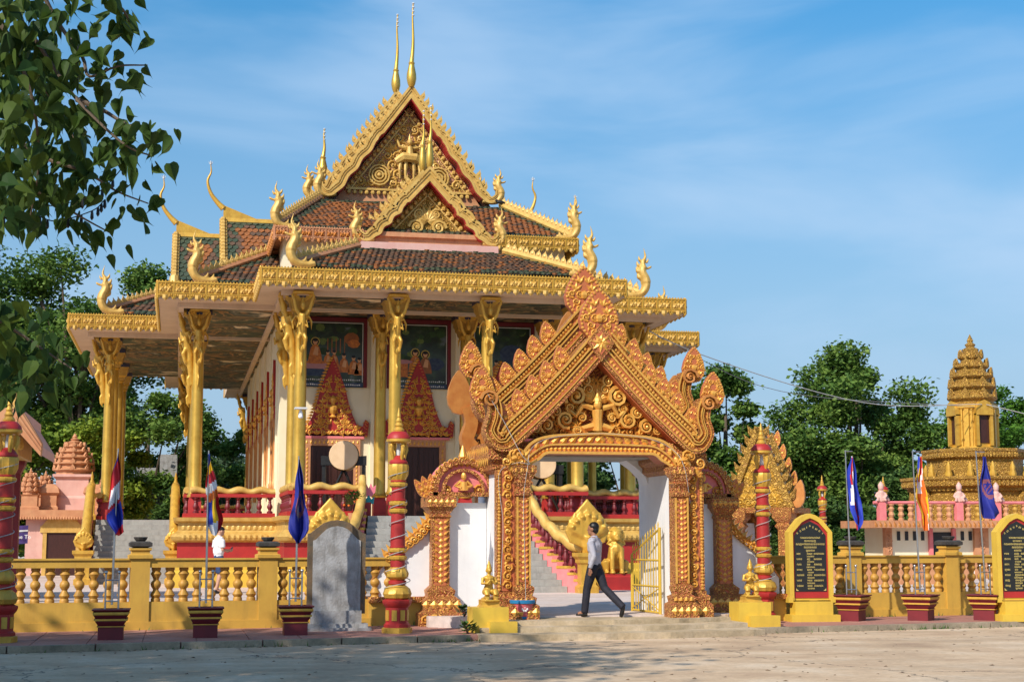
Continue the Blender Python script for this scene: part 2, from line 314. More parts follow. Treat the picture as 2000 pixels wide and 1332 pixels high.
def walk(path, step, s0=0.0):
    """points every step along an (x,z) path: x, z, direction angle"""
    out = []; need = s0
    for (a, b) in zip(path[:-1], path[1:]):
        l = math.hypot(b[0] - a[0], b[1] - a[1]); d = 0.0
        while l > 0 and need <= l - d + 1e-9:
            d += need; t = d / l; out.append((lerp(a[0], b[0], t), lerp(a[1], b[1], t), math.atan2(b[1] - a[1], b[0] - a[0]))); need = step
        need -= (l - d)
    return out
def flame_leaf(name, h, w, t, mts, seed=0, relief=True):
    """free standing leaf-shaped antefix: base at origin, facing -y"""
    b = MB(); o = [(0, 0), (.55, .05), (.92, .22), (1, .40), (.86, .60), (.5, .84), (0.06, 1.0)]
    P = [(x * w / 2, z * h) for x, z in o] + [(-x * w / 2, z * h) for x, z in reversed(o[1:])]
    b.prism(P, 'y', -t / 2, t / 2, 0)
    if relief:
        I = poly_in(P, .045 * h)
        fill(b, I, -w / 2, w / 2, .06 * h, h, -t / 2, h * .17, 1, seed, 0.0)
        b.stamp(BEAD, XF(0, -t / 2, h * .42, h * .09), 1)
        q = [(x * .93, z * .965 + .012 * h) for x, z in P]
        for x, z, a in walk(q + [q[0]], h * .075): b.stamp(BEAD, XF(x * .97, -t / 2, z, h * .03), 1)
    return b.mesh(name, mts)
# ------------------------------------------------------------------ ground
def groundmat(name, cols, sc, cracks=0, bump=.25, rough=.9, stain=.35):
    m = bpy.data.materials.new(name); m.use_nodes = True; t = m.node_tree; N = t.nodes; K = t.links.new; b = N['Principled BSDF']; b.inputs['Roughness'].default_value = rough; b.inputs['Specular IOR Level'].default_value = .25
    co = N.new('ShaderNodeTexCoord')
    def noise(s, d=6, r=.6, st=None):
        n = N.new('ShaderNodeTexNoise'); n.inputs['Scale'].default_value = s; n.inputs['Detail'].default_value = d; n.inputs['Roughness'].default_value = r
        if st: g = N.new('ShaderNodeMapping'); g.inputs['Scale'].default_value = st; K(co.outputs['Object'], g.inputs[0]); K(g.outputs[0], n.inputs['Vector'])
        else: K(co.outputs['Object'], n.inputs['Vector'])
        return n
    n1 = noise(sc, 8, .62); r1 = N.new('ShaderNodeValToRGB'); e = r1.color_ramp.elements; e[0].position = .3; e[0].color = (*cols[0], 1); e[1].position = .7; e[1].color = (*cols[2], 1); q = e.new(.5); q.color = (*cols[1], 1); K(n1.outputs[0], r1.inputs[0])
    n2 = noise(sc * 14, 5, .7); x = N.new('ShaderNodeMix'); x.data_type = 'RGBA'; x.blend_type = 'MULTIPLY'; x.inputs[0].default_value = .55; r2 = N.new('ShaderNodeMapRange'); r2.inputs[1].default_value = .25; r2.inputs[2].default_value = .7; r2.inputs[3].default_value = .55; r2.inputs[4].default_value = 1.15
    K(n2.outputs[0], r2.inputs[0]); K(r1.outputs[0], x.inputs[6]); K(r2.outputs[0], x.inputs[7]); out = x.outputs[2]
    n4 = noise(.55, 8, .68, (.4, 1.5, 1)); r4 = N.new('ShaderNodeMapRange'); r4.inputs[1].default_value = .47; r4.inputs[2].default_value = .72; r4.inputs[4].default_value = stain; K(n4.outputs[0], r4.inputs[0])
    y = N.new('ShaderNodeMix'); y.data_type = 'RGBA'; y.inputs[7].default_value = (*tuple(c * .42 for c in cols[0]), 1); K(out, y.inputs[6]); K(r4.outputs[0], y.inputs[0]); out = y.outputs[2]
    if cracks:
        v = N.new('ShaderNodeTexVoronoi'); v.feature = 'DISTANCE_TO_EDGE'; v.inputs['Scale'].default_value = .21; dn = noise(1.3, 5, .7); ad = N.new('ShaderNodeVectorMath'); ad.operation = 'MULTIPLY_ADD'; ad.inputs[1].default_value = (.9, .9, .9); K(dn.outputs['Color'], ad.inputs[0]); K(co.outputs['Object'], ad.inputs[2]); K(ad.outputs[0], v.inputs['Vector'])
        r5 = N.new('ShaderNodeMapRange'); r5.inputs[1].default_value = .0015; r5.inputs[2].default_value = .005; r5.inputs[3].default_value = .75; r5.inputs[4].default_value = 0; K(v.outputs['Distance'], r5.inputs[0])
        z = N.new('ShaderNodeMix'); z.data_type = 'RGBA'; z.inputs[7].default_value = (.05, .045, .04, 1); K(out, z.inputs[6]); K(r5.outputs[0], z.inputs[0]); out = z.outputs[2]
        n6 = noise(9, 3, .5); r6 = N.new('ShaderNodeMapRange'); r6.inputs[1].default_value = .71; r6.inputs[2].default_value = .75; r6.inputs[4].default_value = .6; K(n6.outputs[0], r6.inputs[0])
        z2 = N.new('ShaderNodeMix'); z2.data_type = 'RGBA'; z2.inputs[7].default_value = (.10, .07, .045, 1); K(out, z2.inputs[6]); K(r6.outputs[0], z2.inputs[0]); out = z2.outputs[2]
    K(out, b.inputs['Base Color'])
    bp = N.new('ShaderNodeBump'); bp.inputs['Strength'].default_value = bump; bp.inputs['Distance'].default_value = .03; n3 = noise(sc * 9, 8, .7); K(n3.outputs[0], bp.inputs['Height']); K(bp.outputs[0], b.inputs['Normal'])
    return m
G['road'] = groundmat('dusty_concrete', ((.44, .30, .19), (.58, .42, .27), (.66, .52, .37)), .7, 1, .35, .9, .5)
G['pave'] = groundmat('terracotta_paving', ((.36, .16, .12), (.42, .20, .15), (.46, .25, .20)), 1.2, 0, .15, .8)
G['court'] = groundmat('court_paving', ((.54, .43, .36), (.62, .51, .45), (.68, .59, .55)), .6, 0, .1, .8, .25)
G['soil'] = groundmat('grass_soil', ((.06, .09, .025), (.10, .10, .04), (.16, .12, .06)), .3, 0, .4)
G['step'] = groundmat('worn_step', ((.36, .27, .16), (.50, .39, .25), (.60, .48, .34)), 1.4, 0, .5, .9, .6)
G['kerb'] = groundmat('stained_kerb', ((.20, .17, .12), (.33, .27, .19), (.44, .36, .26)), 1.8, 0, .5, .9, .45)
KER = lambda u: 25.35 + .17 * u      # kerb line
WAL = lambda u: 29.12 + .105 * u     # boundary wall line
b = MB(); b.add([(-1500, -1500, -.03), (1500, -1500, -.03), (1500, 1500, -.03), (-1500, 1500, -.03)], [(0, 1, 2, 3)]); struct(b.build('ground', G['soil']))
b = MB(); b.add([(-60, -40, 0), (90, -40, 0), (45, KER(45) + .1, 0), (-60, KER(-60) + .1, 0)], [(0, 1, 2, 3)]); struct(b.build('road', G['road']))
b = MB(); b.prism([(-40, KER(-40) + .14), (45, KER(45) + .14), (45, WAL(45) + .3), (-40, WAL(-40) + .3)], 'z', -.02, .088); pav = struct(b.build('pavement', G['pave']))
for i in range(46):
    u = -9 + i * .85
    for k in range(3):
        if 5.0 < u < 10.6 and k < 3: continue
        a0 = KER(u) + .16; a1 = WAL(u) - .02; y0 = lerp(a0, a1, k / 3); y1 = lerp(a0, a1, (k + 1) / 3); sl = .17
        c = MB(); q = .008; dz = rng.uniform(-.002, .004)
        c.prism([(u + q, y0 + q), (u + .85 - q, y0 + q + .85 * .15), (u + .85 - q, y1 - q + .85 * .12), (u + q, y1 - q)], 'z', .06, .102 + dz); c.build('paving_slab', G['pave'], pav)
for i in range(30):
    u = -9 + i * 1.3
    if u < 4.2 or u > 10.3:
        c = MB(); q = .012; w = min(1.3, 4.95 - u) if u < 4.95 else 1.3
        dz = rng.uniform(-.006, .006); c.prism([(u + q, KER(u)), (u + w - q, KER(u + w)), (u + w - q, KER(u + w) + .15), (u + q, KER(u) + .15)], 'z', -.02, .11 + dz); c.build('kerb_stone', G['kerb'], pav)
b = MB(); b.prism([(-60, WAL(-60) + .25), (4.6, WAL(4.6) + .25), (4.6, 28.6), (5.2, 28.3), (10.3, 28.3), (10.9, 28.6), (10.9, WAL(10.9) + .25), (50, WAL(50) + .25), (80, 60), (80, 130), (-60, 130)], 'z', -.02, .30); struct(b.build('courtyard', G['court']))
st = thing('entrance_steps', 'worn low sandy steps leading up to the ornate gateway', 'steps', (7.8, 27, 0))
for k, (y, z, e) in enumerate(((26.35, .11, 0), (26.95, .195, .1), (27.5, .275, .25))):
    c = MB(); x0, x1 = 5.1 + e, 10.45 - e; n = 22; P = []
    for i in range(n + 1):
        t = i / n; x = lerp(x0, x1, t); P.append((x, y + .11 * (x - 7.8) + rng.uniform(-.025, .025) - .25 * math.sin(math.pi * t)))
    P += [(x1, 28.6), (x0, 28.6)]
    c.prism(P, 'z', -.02, z); c.build('step', G['step'], st)
# ------------------------------------------------------------------ temple
UC = 7.25
T = thing('temple', 'tall gold columned temple with stacked tiled roofs, crested gables and horned spires', 'temple', (UC, 57, .3))
FZ = 2.35
tiers = [('porch', 4.3, 42.6, 48, FZ), ('body', 7.15, 46.75, 73, FZ - .004), ('aisle', 10.0, 53.6, 66.5, FZ - .008)]
for nme, hw, v0, v1, fz in tiers:
    b = MB(); pr = [(.26, .28), (.26, .72), (.18, .80), (.18, .93), (.10, .97), (.10, 1.62), (.26, 1.68), (.30, 1.78), (.24, 1.86), (.12, 1.93), (.09, 1.97), (.09, 2.19), (.22, 2.24), (.24, fz), ]
    ms = [1, 1, 1, 1, 2, 0, 0, 0, 0, 0, 0, 0, 0]
    b.mold(UC - hw, UC + hw, v0, v1, pr, ms=ms); o = b.build('platform', [G['goldpale'], G['yped'], G['red']], T)
    f = MB(); n = int(2 * hw / .16)
    for i in range(n):
        u = UC - hw + (i + .5) * 2 * hw / n
        f.stamp(PETAL, XF(u, v0 - .095, 1.985, .15, 0, 1, .08)); f.stamp(PETAL, XF(u, v0 - .30, 1.835, .13, math.pi, 1, .08))
    f.build('lotus_frieze', G['goldpale'], o, kind='stuff')
# balustrades
bal = MB(); bal.lathe([(.085, 0), (.085, .05), (.05, .07), (.045, .10), (.08, .16), (.085, .20), (.05, .28), (.04, .31), (.055, .33), (.04, .36), (.05, .40), (.085, .43), (.085, .47)], 8)
BALR = bal.mesh('baluster', G['darkred'], 35)
rail_i = 0
def rail(parent, p0, p1, name='balustrade'):
    global rail_i
    p0 = Vector((*p0, 0)); p1 = Vector((*p1, 0)); d = (p1 - p0); ln = d.length; d.normalize(); nrm = Vector((-d.y, d.x, 0))
    M = Matrix(((d.x, nrm.x, 0, p0.x), (d.y, nrm.y, 0, p0.y), (0, 0, 1, FZ), (0, 0, 0, 1)))
    b = MB(); b.box(0, ln, -.11, .11, .004, .13, 0, M); b.box(0, ln, -.1, .1, .60, .70, 0, M); o = b.build(name, [G['red']], parent)
    g = MB(); n = max(8, int(ln / .09)); P = [M @ Vector((ln * i / n, 0, .79 + .035 * math.sin(i * .9))) for i in range(n + 1)]
    g.tube(P, [.10 + .012 * math.sin(i * .9 + 1) for i in range(n + 1)], 8); g.build('naga_rail', G['goldpale'], o, 60)
    k = int(ln / .29)
    for i in range(k): put(BALR, 'baluster', o, M @ Vector(((i + .5) * ln / k, 0, .13)))
    return o
rail(T, (UC - 4.2, 42.75), (UC - 2.3, 42.75)); rail(T, (UC + 2.3, 42.75), (UC + 4.2, 42.75)); rail(T, (UC - 4.2, 46.6), (UC - 4.2, 42.95)); rail(T, (UC + 4.2, 43), (UC + 4.2, 46.6))
rail(T, (UC - 6.9, 46.9), (UC - 4.4, 46.9)); rail(T, (UC + 4.4, 46.9), (UC + 7.0, 46.9)); rail(T, (UC - 7.0, 53.2), (UC - 7.0, 47.3)); rail(T, (UC + 7.0, 47.3), (UC + 7.0, 53.2)); rail(T, (UC + 4.4, 71), (UC - 7, 71))
rail(T, (UC - 9.85, 66), (UC - 9.85, 53.8)); rail(T, (UC + 7.2, 53.8), (UC + 9.85, 53.8))
# columns with figure brackets
def col_mesh():
    b = MB(); b.lathe([(.27, 0), (.27, .5), (.245, .53), (.245, .60)], 4, 1, rot=math.pi / 4)
    b.lathe([(.23, .60), (.24, .65), (.20, .70), (.18, .80), (.176, 2.5), (.165, 4.4), (.155, 5.45), (.20, 5.50), (.20, 5.54)], 18, 0)
    b.mold(-.16, .16, -.16, .16, [(.02, 5.54), (.06, 5.60), (.06, 5.66), (.12, 5.74), (.12, 5.80), (.17, 5.9), (.17, 5.98), (.22, 6.06), (.22, 6.25)], ms=[2, 2, 0, 2, 2, 2, 2, 3])
    return b.mesh('column', [G['goldcol'], G['red'], G['golddark'], G['bluecap']], 35)
COLM = col_mesh()
def bracket_mesh():
    b = MB()   # winged figure standing out from -y of a column, arms raised to the eave
    b.tube([(0, -.20, -.15), (0, -.26, .35), (0, -.30, .75), (0, -.44, 1.2), (0, -.50, 1.5)], [.05, .10, .12, .17, .14], 8)
    b.ell((0, -.55, 1.72), (.11, .12, .14)); b.tube([(0, -.55, 1.8), (0, -.58, 1.98)], [.07, .015], 6)
    for s in (-1, 1):
        b.tube([(s * .13, -.48, 1.48), (s * .28, -.55, 1.62), (s * .36, -.62, 1.85), (s * .46, -.66, 2.02)], [.08, .075, .06, .06], 6)
        b.tube([(s * .1, -.36, 1.35), (s * .26, -.34, 1.45), (s * .38, -.30, 1.3), (s * .40, -.26, 1.05)], [.1, .08, .07, .02], 6, flat=.6)
        b.tube([(s * .06, -.4, .95), (s * .15, -.5, .8), (s * .11, -.42, .5)], [.09, .085, .04], 6)
        b.tube([(s * .1, -.5, 1.2), (s * .22, -.62, 1.1), (s * .14, -.66, 1.3)], [.05, .05, .03], 5)
        b.tube([(s * .05, -.3, 1.9), (s * .22, -.36, 2.0), (s * .40, -.5, 2.06)], [.1, .1, .08], 6)
    b.tube([(0, -.24, .2), (.03, -.32, .05), (0, -.30, -.15), (0, -.22, -.3)], [.05, .06, .045, .015], 6)
    b.ell((0, -.36, .55), (.13, .1, .12)); b.box(-.42, .42, -.72, -.1, 2.04, 2.12)
    return mats(solid(b, .028, 2, 'figure_bracket'), G['gold'])
BRK = bracket_mesh()
def column(u, v, dirs, z=FZ):
    o = put(COLM, 'column', T, (u, v, z))
    for a in dirs: put(BRK, 'figure_bracket', o, (0, 0, 4.10), rz=a, scale=(.68, .9, 1))
for d in (-4.0, -1.33, 1.33, 4.0):
    column(UC + d, 43.1, (0, -rad(90)) if d == -4.0 else ((0, rad(90)) if d == 4 else (0,))); column(UC + d * .99, 46.45, (0, -rad(90)) if d < -2 else (0,))
for s in (-1, 1):
    column(UC + s * 6.77, 47.1, (0, s * rad(90)))
    for v in (54.1, 57.5, 62.3, 65.9): column(UC + s * 9.65, v, (0, s * rad(90)) if v < 55 else (s * rad(90),))
    for v in (53.6, 66.4, 70.8): column(UC + s * 6.77, v, (s * rad(90),))
    column(UC + s * 4, 74.5, (s * rad(90),))
# cella
b = MB(); b.box(UC - 4.3, UC + 4.3, 47.4, 70.5, FZ - .02, 8.62); cella = b.build('cella_wall', G['cream'], T)
for d in (-4.12, -1.33, 1.33, 4.12):
    b = MB(); b.box(UC + d - .17, UC + d + .17, 47.32, 47.4, FZ, 8.6); b.build('pilaster', G['cream'], cella)
b = MB(); b.box(UC - 4.34, UC + 4.34, 47.34, 47.37, 8.47, 8.6); b.build('cornice_band', G['darkred'], cella)
# doors and murals on the front, windows down the side
PED = [(1.08, .0), (1.12, .42), (1.0, .52), (.93, .30), (.74, .36), (.62, .62), (.5, .95), (.38, 1.45), (.22, 1.9), (.1, 2.2), (0, 2.42)]
def pediment():
    b = MB(); P = PED + [(-x, z) for x, z in reversed(PED[:-1])]
    b.prism(P, 'y', -.10, 0, 0); I = poly_in(P, .07)
    fill(b, I, 0, 1.15, .02, 2.3, -.10, .19, 1, 11, 0.0)
    for x, z, a in walk(P, .1): b.stamp(LEAF, XF(x, -.08, z, .16, a - math.pi * .0 - math.pi + .3 if x < 0 else a - .3, 1 if x > 0 else -1, .14), 1)
    b.lathe([(.06, 0), (.12, .03), (.05, .1), (.13, .24), (.15, .34), (.05, .42), (.09, .52), (.1, .6), (.02, .7)], 8, 1, Matrix.Translation((0, -.14, .55)))
    return b.mesh('pediment', [G['red'], G['gategold']])
PEDM = pediment()
def door_frame():
    b = MB()
    for s in (-1, 1):
        x = s * .66; b.box(min(x, x + s * .2), max(x, x + s * .2), -.1, 0, 0, 2.2, 0)
        for k in range(16): b.stamp(LEAF, XF(x + s * .1, -.10, .08 + k * .13, .14, 0, 1, .12), 1)
    b.box(-.86, .86, -.105, 0, 2.2, 2.42, 0); b.box(-.98, .98, -.12, 0, 2.42, 2.56, 2)
    for k in range(13): b.stamp(LEAF, XF(-.78 + k * .13, -.105, 2.25, .14, 0, 1, .1), 1)
    return b.mesh('door_surround', [G['brick'], G['gategold'], G['pink']])
DFM = door_frame()
def leaf_mesh():
    b = MB(); b.box(-.325, .325, -.03, 0, 0, 2.2)
    for k in range(4): b.box(-.29 + k * .15, -.17 + k * .15, -.045, -.02, .08, 1.0); b.box(-.29 + k * .15, -.17 + k * .15, -.045, -.02, 1.1, 2.1)
    return b.mesh('door_leaf', G['wood'])
DLM = leaf_mesh()
def mural_bg():
    m = bpy.data.materials.new('mural_landscape'); m.use_nodes = True; t = m.node_tree; N = t.nodes; K = t.links.new; bs = N['Principled BSDF']; bs.inputs['Roughness'].default_value = .35
    co = N.new('ShaderNodeTexCoord'); sp = N.new('ShaderNodeSeparateXYZ'); K(co.outputs['Generated'], sp.inputs[0])
    n = N.new('ShaderNodeTexNoise'); n.inputs['Scale'].default_value = 3.2; n.inputs['Detail'].default_value = 6; K(co.outputs['Object'], n.inputs['Vector'])
    r = N.new('ShaderNodeValToRGB'); e = r.color_ramp.elements; e[0].position = .40; e[0].color = (.004, .010, .006, 1); e[1].position = .72; e[1].color = (.16, .20, .24, 1)
    q = e.new(.52); q.color = (.012, .035, .014, 1); q = e.new(.62); q.color = (.05, .085, .03, 1); K(n.outputs[0], r.inputs[0])
    r2 = N.new('ShaderNodeValToRGB'); e = r2.color_ramp.elements; e[0].position = .0; e[0].color = (.02, .03, .02, 1); e[1].position = .75; e[1].color = (.008, .02, .008, 1); q = e.new(.18); q.color = (.04, .04, .02, 1); q = e.new(.4); q.color = (.10, .16, .17, 1); K(sp.outputs[2], r2.inputs[0])
    x = N.new('ShaderNodeMix'); x.data_type = 'RGBA'; x.inputs[0].default_value = .62; K(r2.outputs[0], x.inputs[6]); K(r.outputs[0], x.inputs[7]); K(x.outputs[2], bs.inputs['Base Color']); return m
G['mural'] = mural_bg()
G['mg1'] = mat('painted_dark_green', (.012, .035, .014), .5, 0, (.03, .06, .02), scale=30); G['mg2'] = mat('painted_green', (.04, .10, .03), .5, 0, (.02, .05, .02), scale=30); G['mg3'] = mat('painted_lime', (.14, .20, .05), .5, 0, (.06, .12, .03), scale=30); G['mbr'] = mat('painted_earth', (.14, .08, .035), .5, 0, (.06, .05, .02), scale=14); G['msky'] = mat('painted_sky', (.30, .42, .48), .5, 0, (.42, .46, .40), scale=6)
G['robe'] = mat('painted_robe', (.62, .22, .04), .5, 0, (.30, .08, .03), scale=14); G['face'] = mat('painted_skin', (.66, .36, .18), .5); G['rose'] = mat('painted_rose', (.45, .22, .24), .5); G['navyp'] = mat('painted_navy', (.015, .03, .09), .5, 0, (.05, .08, .13), scale=10); G['halo'] = mat('painted_halo', (.55, .42, .08), .5)
def disc(b, x, z, rx, rz, m, y, n=12): b.add([(x + rx * math.cos(6.2832 * k / n), y, z + rz * math.sin(6.2832 * k / n)) for k in range(n)], [list(range(n))], m)
def mural(u, hw, z0, z1, kind):
    fr = MB(); y = 47.33
    for (a, c, d, e) in ((u - hw - .11, u - hw, z0 - .16, z1 + .12), (u + hw, u + hw + .11, z0 - .16, z1 + .12)): fr.box(a, c, y - .05, y + .02, d, e)
    fr.box(u - hw, u + hw, y - .05, y + .02, z1, z1 + .12); o = fr.build('mural', G['darkred'], T)
    p = MB(); p.box(u - hw, u + hw, y - .02, y + .02, z0 - .16, z1); p.build('painted_panel', G['mural'], o)
    w = MB()
    for (a, c, d, e) in ((u - hw + .02, u - hw + .04, z0, z1 - .03), (u + hw - .04, u + hw - .02, z0, z1 - .03), (u - hw + .04, u + hw - .04, z1 - .05, z1 - .03)): w.box(a, c, y - .024, y - .02, d, e)
    w.box(u - hw + .02, u + hw - .02, y - .026, y - .02, z0 - .14, z0 - .02, 1)
    for k in range(26):   # lines of small script
        if abs(k - 13) < 3: continue
        x = u - hw + .08 + k * (2 * hw - .16) / 26; h = rng.uniform(.02, .045); w.box(x, x + rng.uniform(.03, .05), y - .029, y - .024, z0 - .1, z0 - .1 + h); w.box(x, x + rng.uniform(.03, .05), y - .026, y - .022, z0 + .05, z0 + .05 + h)
    w.build('caption_border', [G['wtext'], G['navyp']], o)
    f = MB(); y -= .023
    def monk(x, z, h, m=0, halo=False):
        if halo: disc(f, x, z + h * .86, h * .2, h * .2, 4, y + .0015); disc(f, x, z + h * .86, h * .16, h * .16, 6, y + .001)
        f.add([(x - h * .3, y, z), (x + h * .3, y, z), (x + h * .26, y, z + h * .3), (x + h * .17, y, z + h * .62), (x + h * .06, y, z + h * .74), (x - h * .06, y, z + h * .74), (x - h * .19, y, z + h * .6), (x - h * .25, y, z + h * .3)], [list(range(8))], m)
        f.add([(x - h * .1, y - .001, z + h * .3), (x + h * .12, y - .001, z + h * .26), (x + h * .14, y - .001, z + h * .6), (x, y - .001, z + h * .66)], [(0, 1, 2, 3)], 1)
        disc(f, x, z + h * .86, h * .1, h * .13, 1, y - .001); disc(f, x, z + h * .94, h * .1, h * .08, 6, y - .0015)
    qm = random.Random(kind + 40)
    for k in range(70):
        x = u + qm.uniform(-hw + .1, hw - .1); z = z0 + qm.uniform(.75, 1.75); rr = qm.uniform(.05, .16)
        if abs(x - (u + .45)) < .28 and z < z0 + 1.3 and kind < 2: continue
        disc(f, x, z, rr, rr * qm.uniform(.5, .9), qm.choice((7, 7, 8, 8, 9)), y + .004 - .00003 * k, 7)
    for k in range(5):
        x = u + qm.uniform(-hw + .2, hw - .2); w_ = qm.uniform(.015, .04); f.add([(x - w_, y + .0045, z0 + .4), (x + w_, y + .0045, z0 + .4), (x + w_ * .6, y + .0045, z0 + 1.5), (x - w_ * .6, y + .0045, z0 + 1.5)], [(0, 1, 2, 3)], 10)
    f.add([(u - hw + .05, y + .0055, z0 + .02), (u + hw - .05, y + .0055, z0 + .02), (u + hw - .05, y + .0055, z0 + .5), (u, y + .0055, z0 + .62), (u - hw + .05, y + .0055, z0 + .45)], [(0, 1, 2, 3, 4)], 10)
    disc(f, u + .45, z0 + .95, .3, .38, 11, y + .005, 12)
    if kind == 0:
        f.box(u - hw + .05, u - hw + .75, y - .001, y, z0 + .18, z0 + .42, 3); f.box(u - hw + .05, u - hw + .72, y - .002, y, z0 + .40, z0 + .58, 2); disc(f, u - hw + .4, z0 + .60, .34, .05, 0, y - .003)
        monk(u - hw + .36, z0 + .62, .72, 0, True)
        for k, (x, h, z) in enumerate(((-.18, .5, .48), (.02, .52, .46), (.32, .6, .3), (.62, .58, .25), (.8, .55, .22))): monk(u + x, z0 + z, h)
        for k in range(5): f.box(u - .2 + k * .13, u - .17 + k * .13, y, y + .002, z0 + .9, z0 + 1.35, 5)
        disc(f, u + .55, z0 + 1.35, .24, .2, 5, y + .001, 9); disc(f, u + .62, z0 + 1.2, .2, .14, 0, y + .0005, 7)
    elif kind == 1:
        f.box(u - hw + .05, u - hw + .55, y - .001, y, z0 + .2, z0 + .62, 0); disc(f, u - hw + .35, z0 + .68, .35, .07, 2, y - .002)
        monk(u - .12, z0 + .35, .72, 0, True); monk(u + .2, z0 + .32, .70, 5, True); disc(f, u + .5, z0 + .62, .3, .2, 3, y + .001)
    else:
        for x, h in ((-.5, .55), (-.2, .6), (.15, .5), (.5, .6)): monk(u + x, z0 + .2, h, 0 if h > .5 else 5)
        disc(f, u + .3, z0 + 1.0, .4, .3, 3, y + .001)
    f.build('painted_figures', [G['robe'], G['face'], G['rose'], G['navyp'], G['halo'], G['tileo'], G['hair'], G['mg1'], G['mg2'], G['mg3'], G['mbr'], G['msky']], o)
for k, d in enumerate((-2.67, 0, 2.67)):
    u = UC + d; o = put(DFM, 'door_surround', T, (u, 47.395, FZ)); put(PEDM, 'pediment', o, (0, -.02, 2.5))
    q = MB(); q.box(-.665, .665, 0.002, .02, 0, 2.2); dd = put(q.mesh('door', G['black']), 'door', T, (u, 47.37, FZ))
    for s in (-1, 1): put(DLM, 'door_leaf', dd, (s * .332, 0, 0))
    mural(u, (.93, .90, .93)[k], 6.52, 8.40, k)
WSUR = MB()
for s in (-1, 1): WSUR.lathe([(.09, 0), (.09, .2), (.06, .25), (.06, 1.9), (.09, 2.0), (.09, 2.2)], 8, 0, Matrix.Translation((s * .7, -.05, 0)))
WSUR.box(-.85, .85, -.12, 0, -.15, 0, 0); WSUR.box(-.85, .85, -.12, 0, 2.2, 2.34, 0); WSUR.box(-.6, .6, -.05, 0, 0, 2.2, 1)
WSM = WSUR.mesh('window_surround', [G['orange'], G['wood']], 35)
for i in range(6):
    for s in (-1,):
        o = put(WSM, 'window_surround', T, (UC + s * 4.30, 49.3 + i * 3.6, FZ + .9), rz=s * rad(90)); put(PEDM, 'pediment', o, (0, -.02, 2.2)).scale = (.8, .8, .8)
        b = MB(); b.box(UC + s * 4.36, UC + s * 4.30, 48.2 + i * 3.6, 48.45 + i * 3.6, FZ, 8.6); b.build('pilaster', G['cream'], cella)
# eaves: concrete slabs, painted ceiling, fretted fascia
def ceilmat():
    m = bpy.data.materials.new('painted_ceiling'); m.use_nodes = True; t = m.node_tree; N = t.nodes; K = t.links.new; bs = N['Principled BSDF']; bs.inputs['Roughness'].default_value = .6
    co = N.new('ShaderNodeTexCoord'); g = N.new('ShaderNodeMapping'); g.inputs['Scale'].default_value = (.34, .55, 1); K(co.outputs['Object'], g.inputs[0])
    n = N.new('ShaderNodeTexNoise'); n.inputs['Scale'].default_value = 1.6; n.inputs['Detail'].default_value = 5; n.inputs['Roughness'].default_value = .55; n.inputs['Distortion'].default_value = .9; K(g.outputs[0], n.inputs['Vector'])
    r = N.new('ShaderNodeValToRGB'); e = r.color_ramp.elements; e[0].position = .34; e[0].color = (.015, .035, .025, 1); e[1].position = .68; e[1].color = (.75, .60, .40, 1); r.color_ramp.interpolation = 'EASE'
    for p, c in ((.42, (.05, .08, .045)), (.45, (.40, .26, .12)), (.47, (.015, .025, .016)), (.52, (.04, .05, .03)), (.545, (.34, .17, .06)), (.57, (.015, .025, .02)), (.62, (.07, .09, .08))): q = e.new(p); q.color = (*c, 1)
    K(n.outputs[0], r.inputs[0]); K(r.outputs[0], bs.inputs['Base Color']); return m
G['ceil'] = ceilmat()
EV = [(5.2, 42.03, 77), (8.0, 45.03, 72.4), (10.95, 52.33, 67.4)]
for i, (hw, v0, v1) in enumerate(EV):
    b = MB(); e = i * .004; b.box(UC - hw + .04, UC + hw - .04, v0 + .04, v1 - .04, 8.60 + e, 9.02 - e); b.build('eave_slab', G['beige'], T)
    b = MB(); b.box(UC - hw + .7, UC + hw - .7, v0 + .7, v1 - .7, 8.56 - e, 8.585 - e); b.build('painted_ceiling', G['ceil'], T)
    b = MB(); x = hw - .7
    for (a, c, d, f) in ((UC - x - .1, UC + x + .1, v0 + .62, v0 + .78), (UC - x - .1, UC - x + .06, v0 + .79, v1 - .79), (UC + x - .06, UC + x + .1, v0 + .79, v1 - .79)): b.box(a, c, d, f, 8.46 - e, 8.70)
    b.build('ceiling_beam', G['beige'], T)
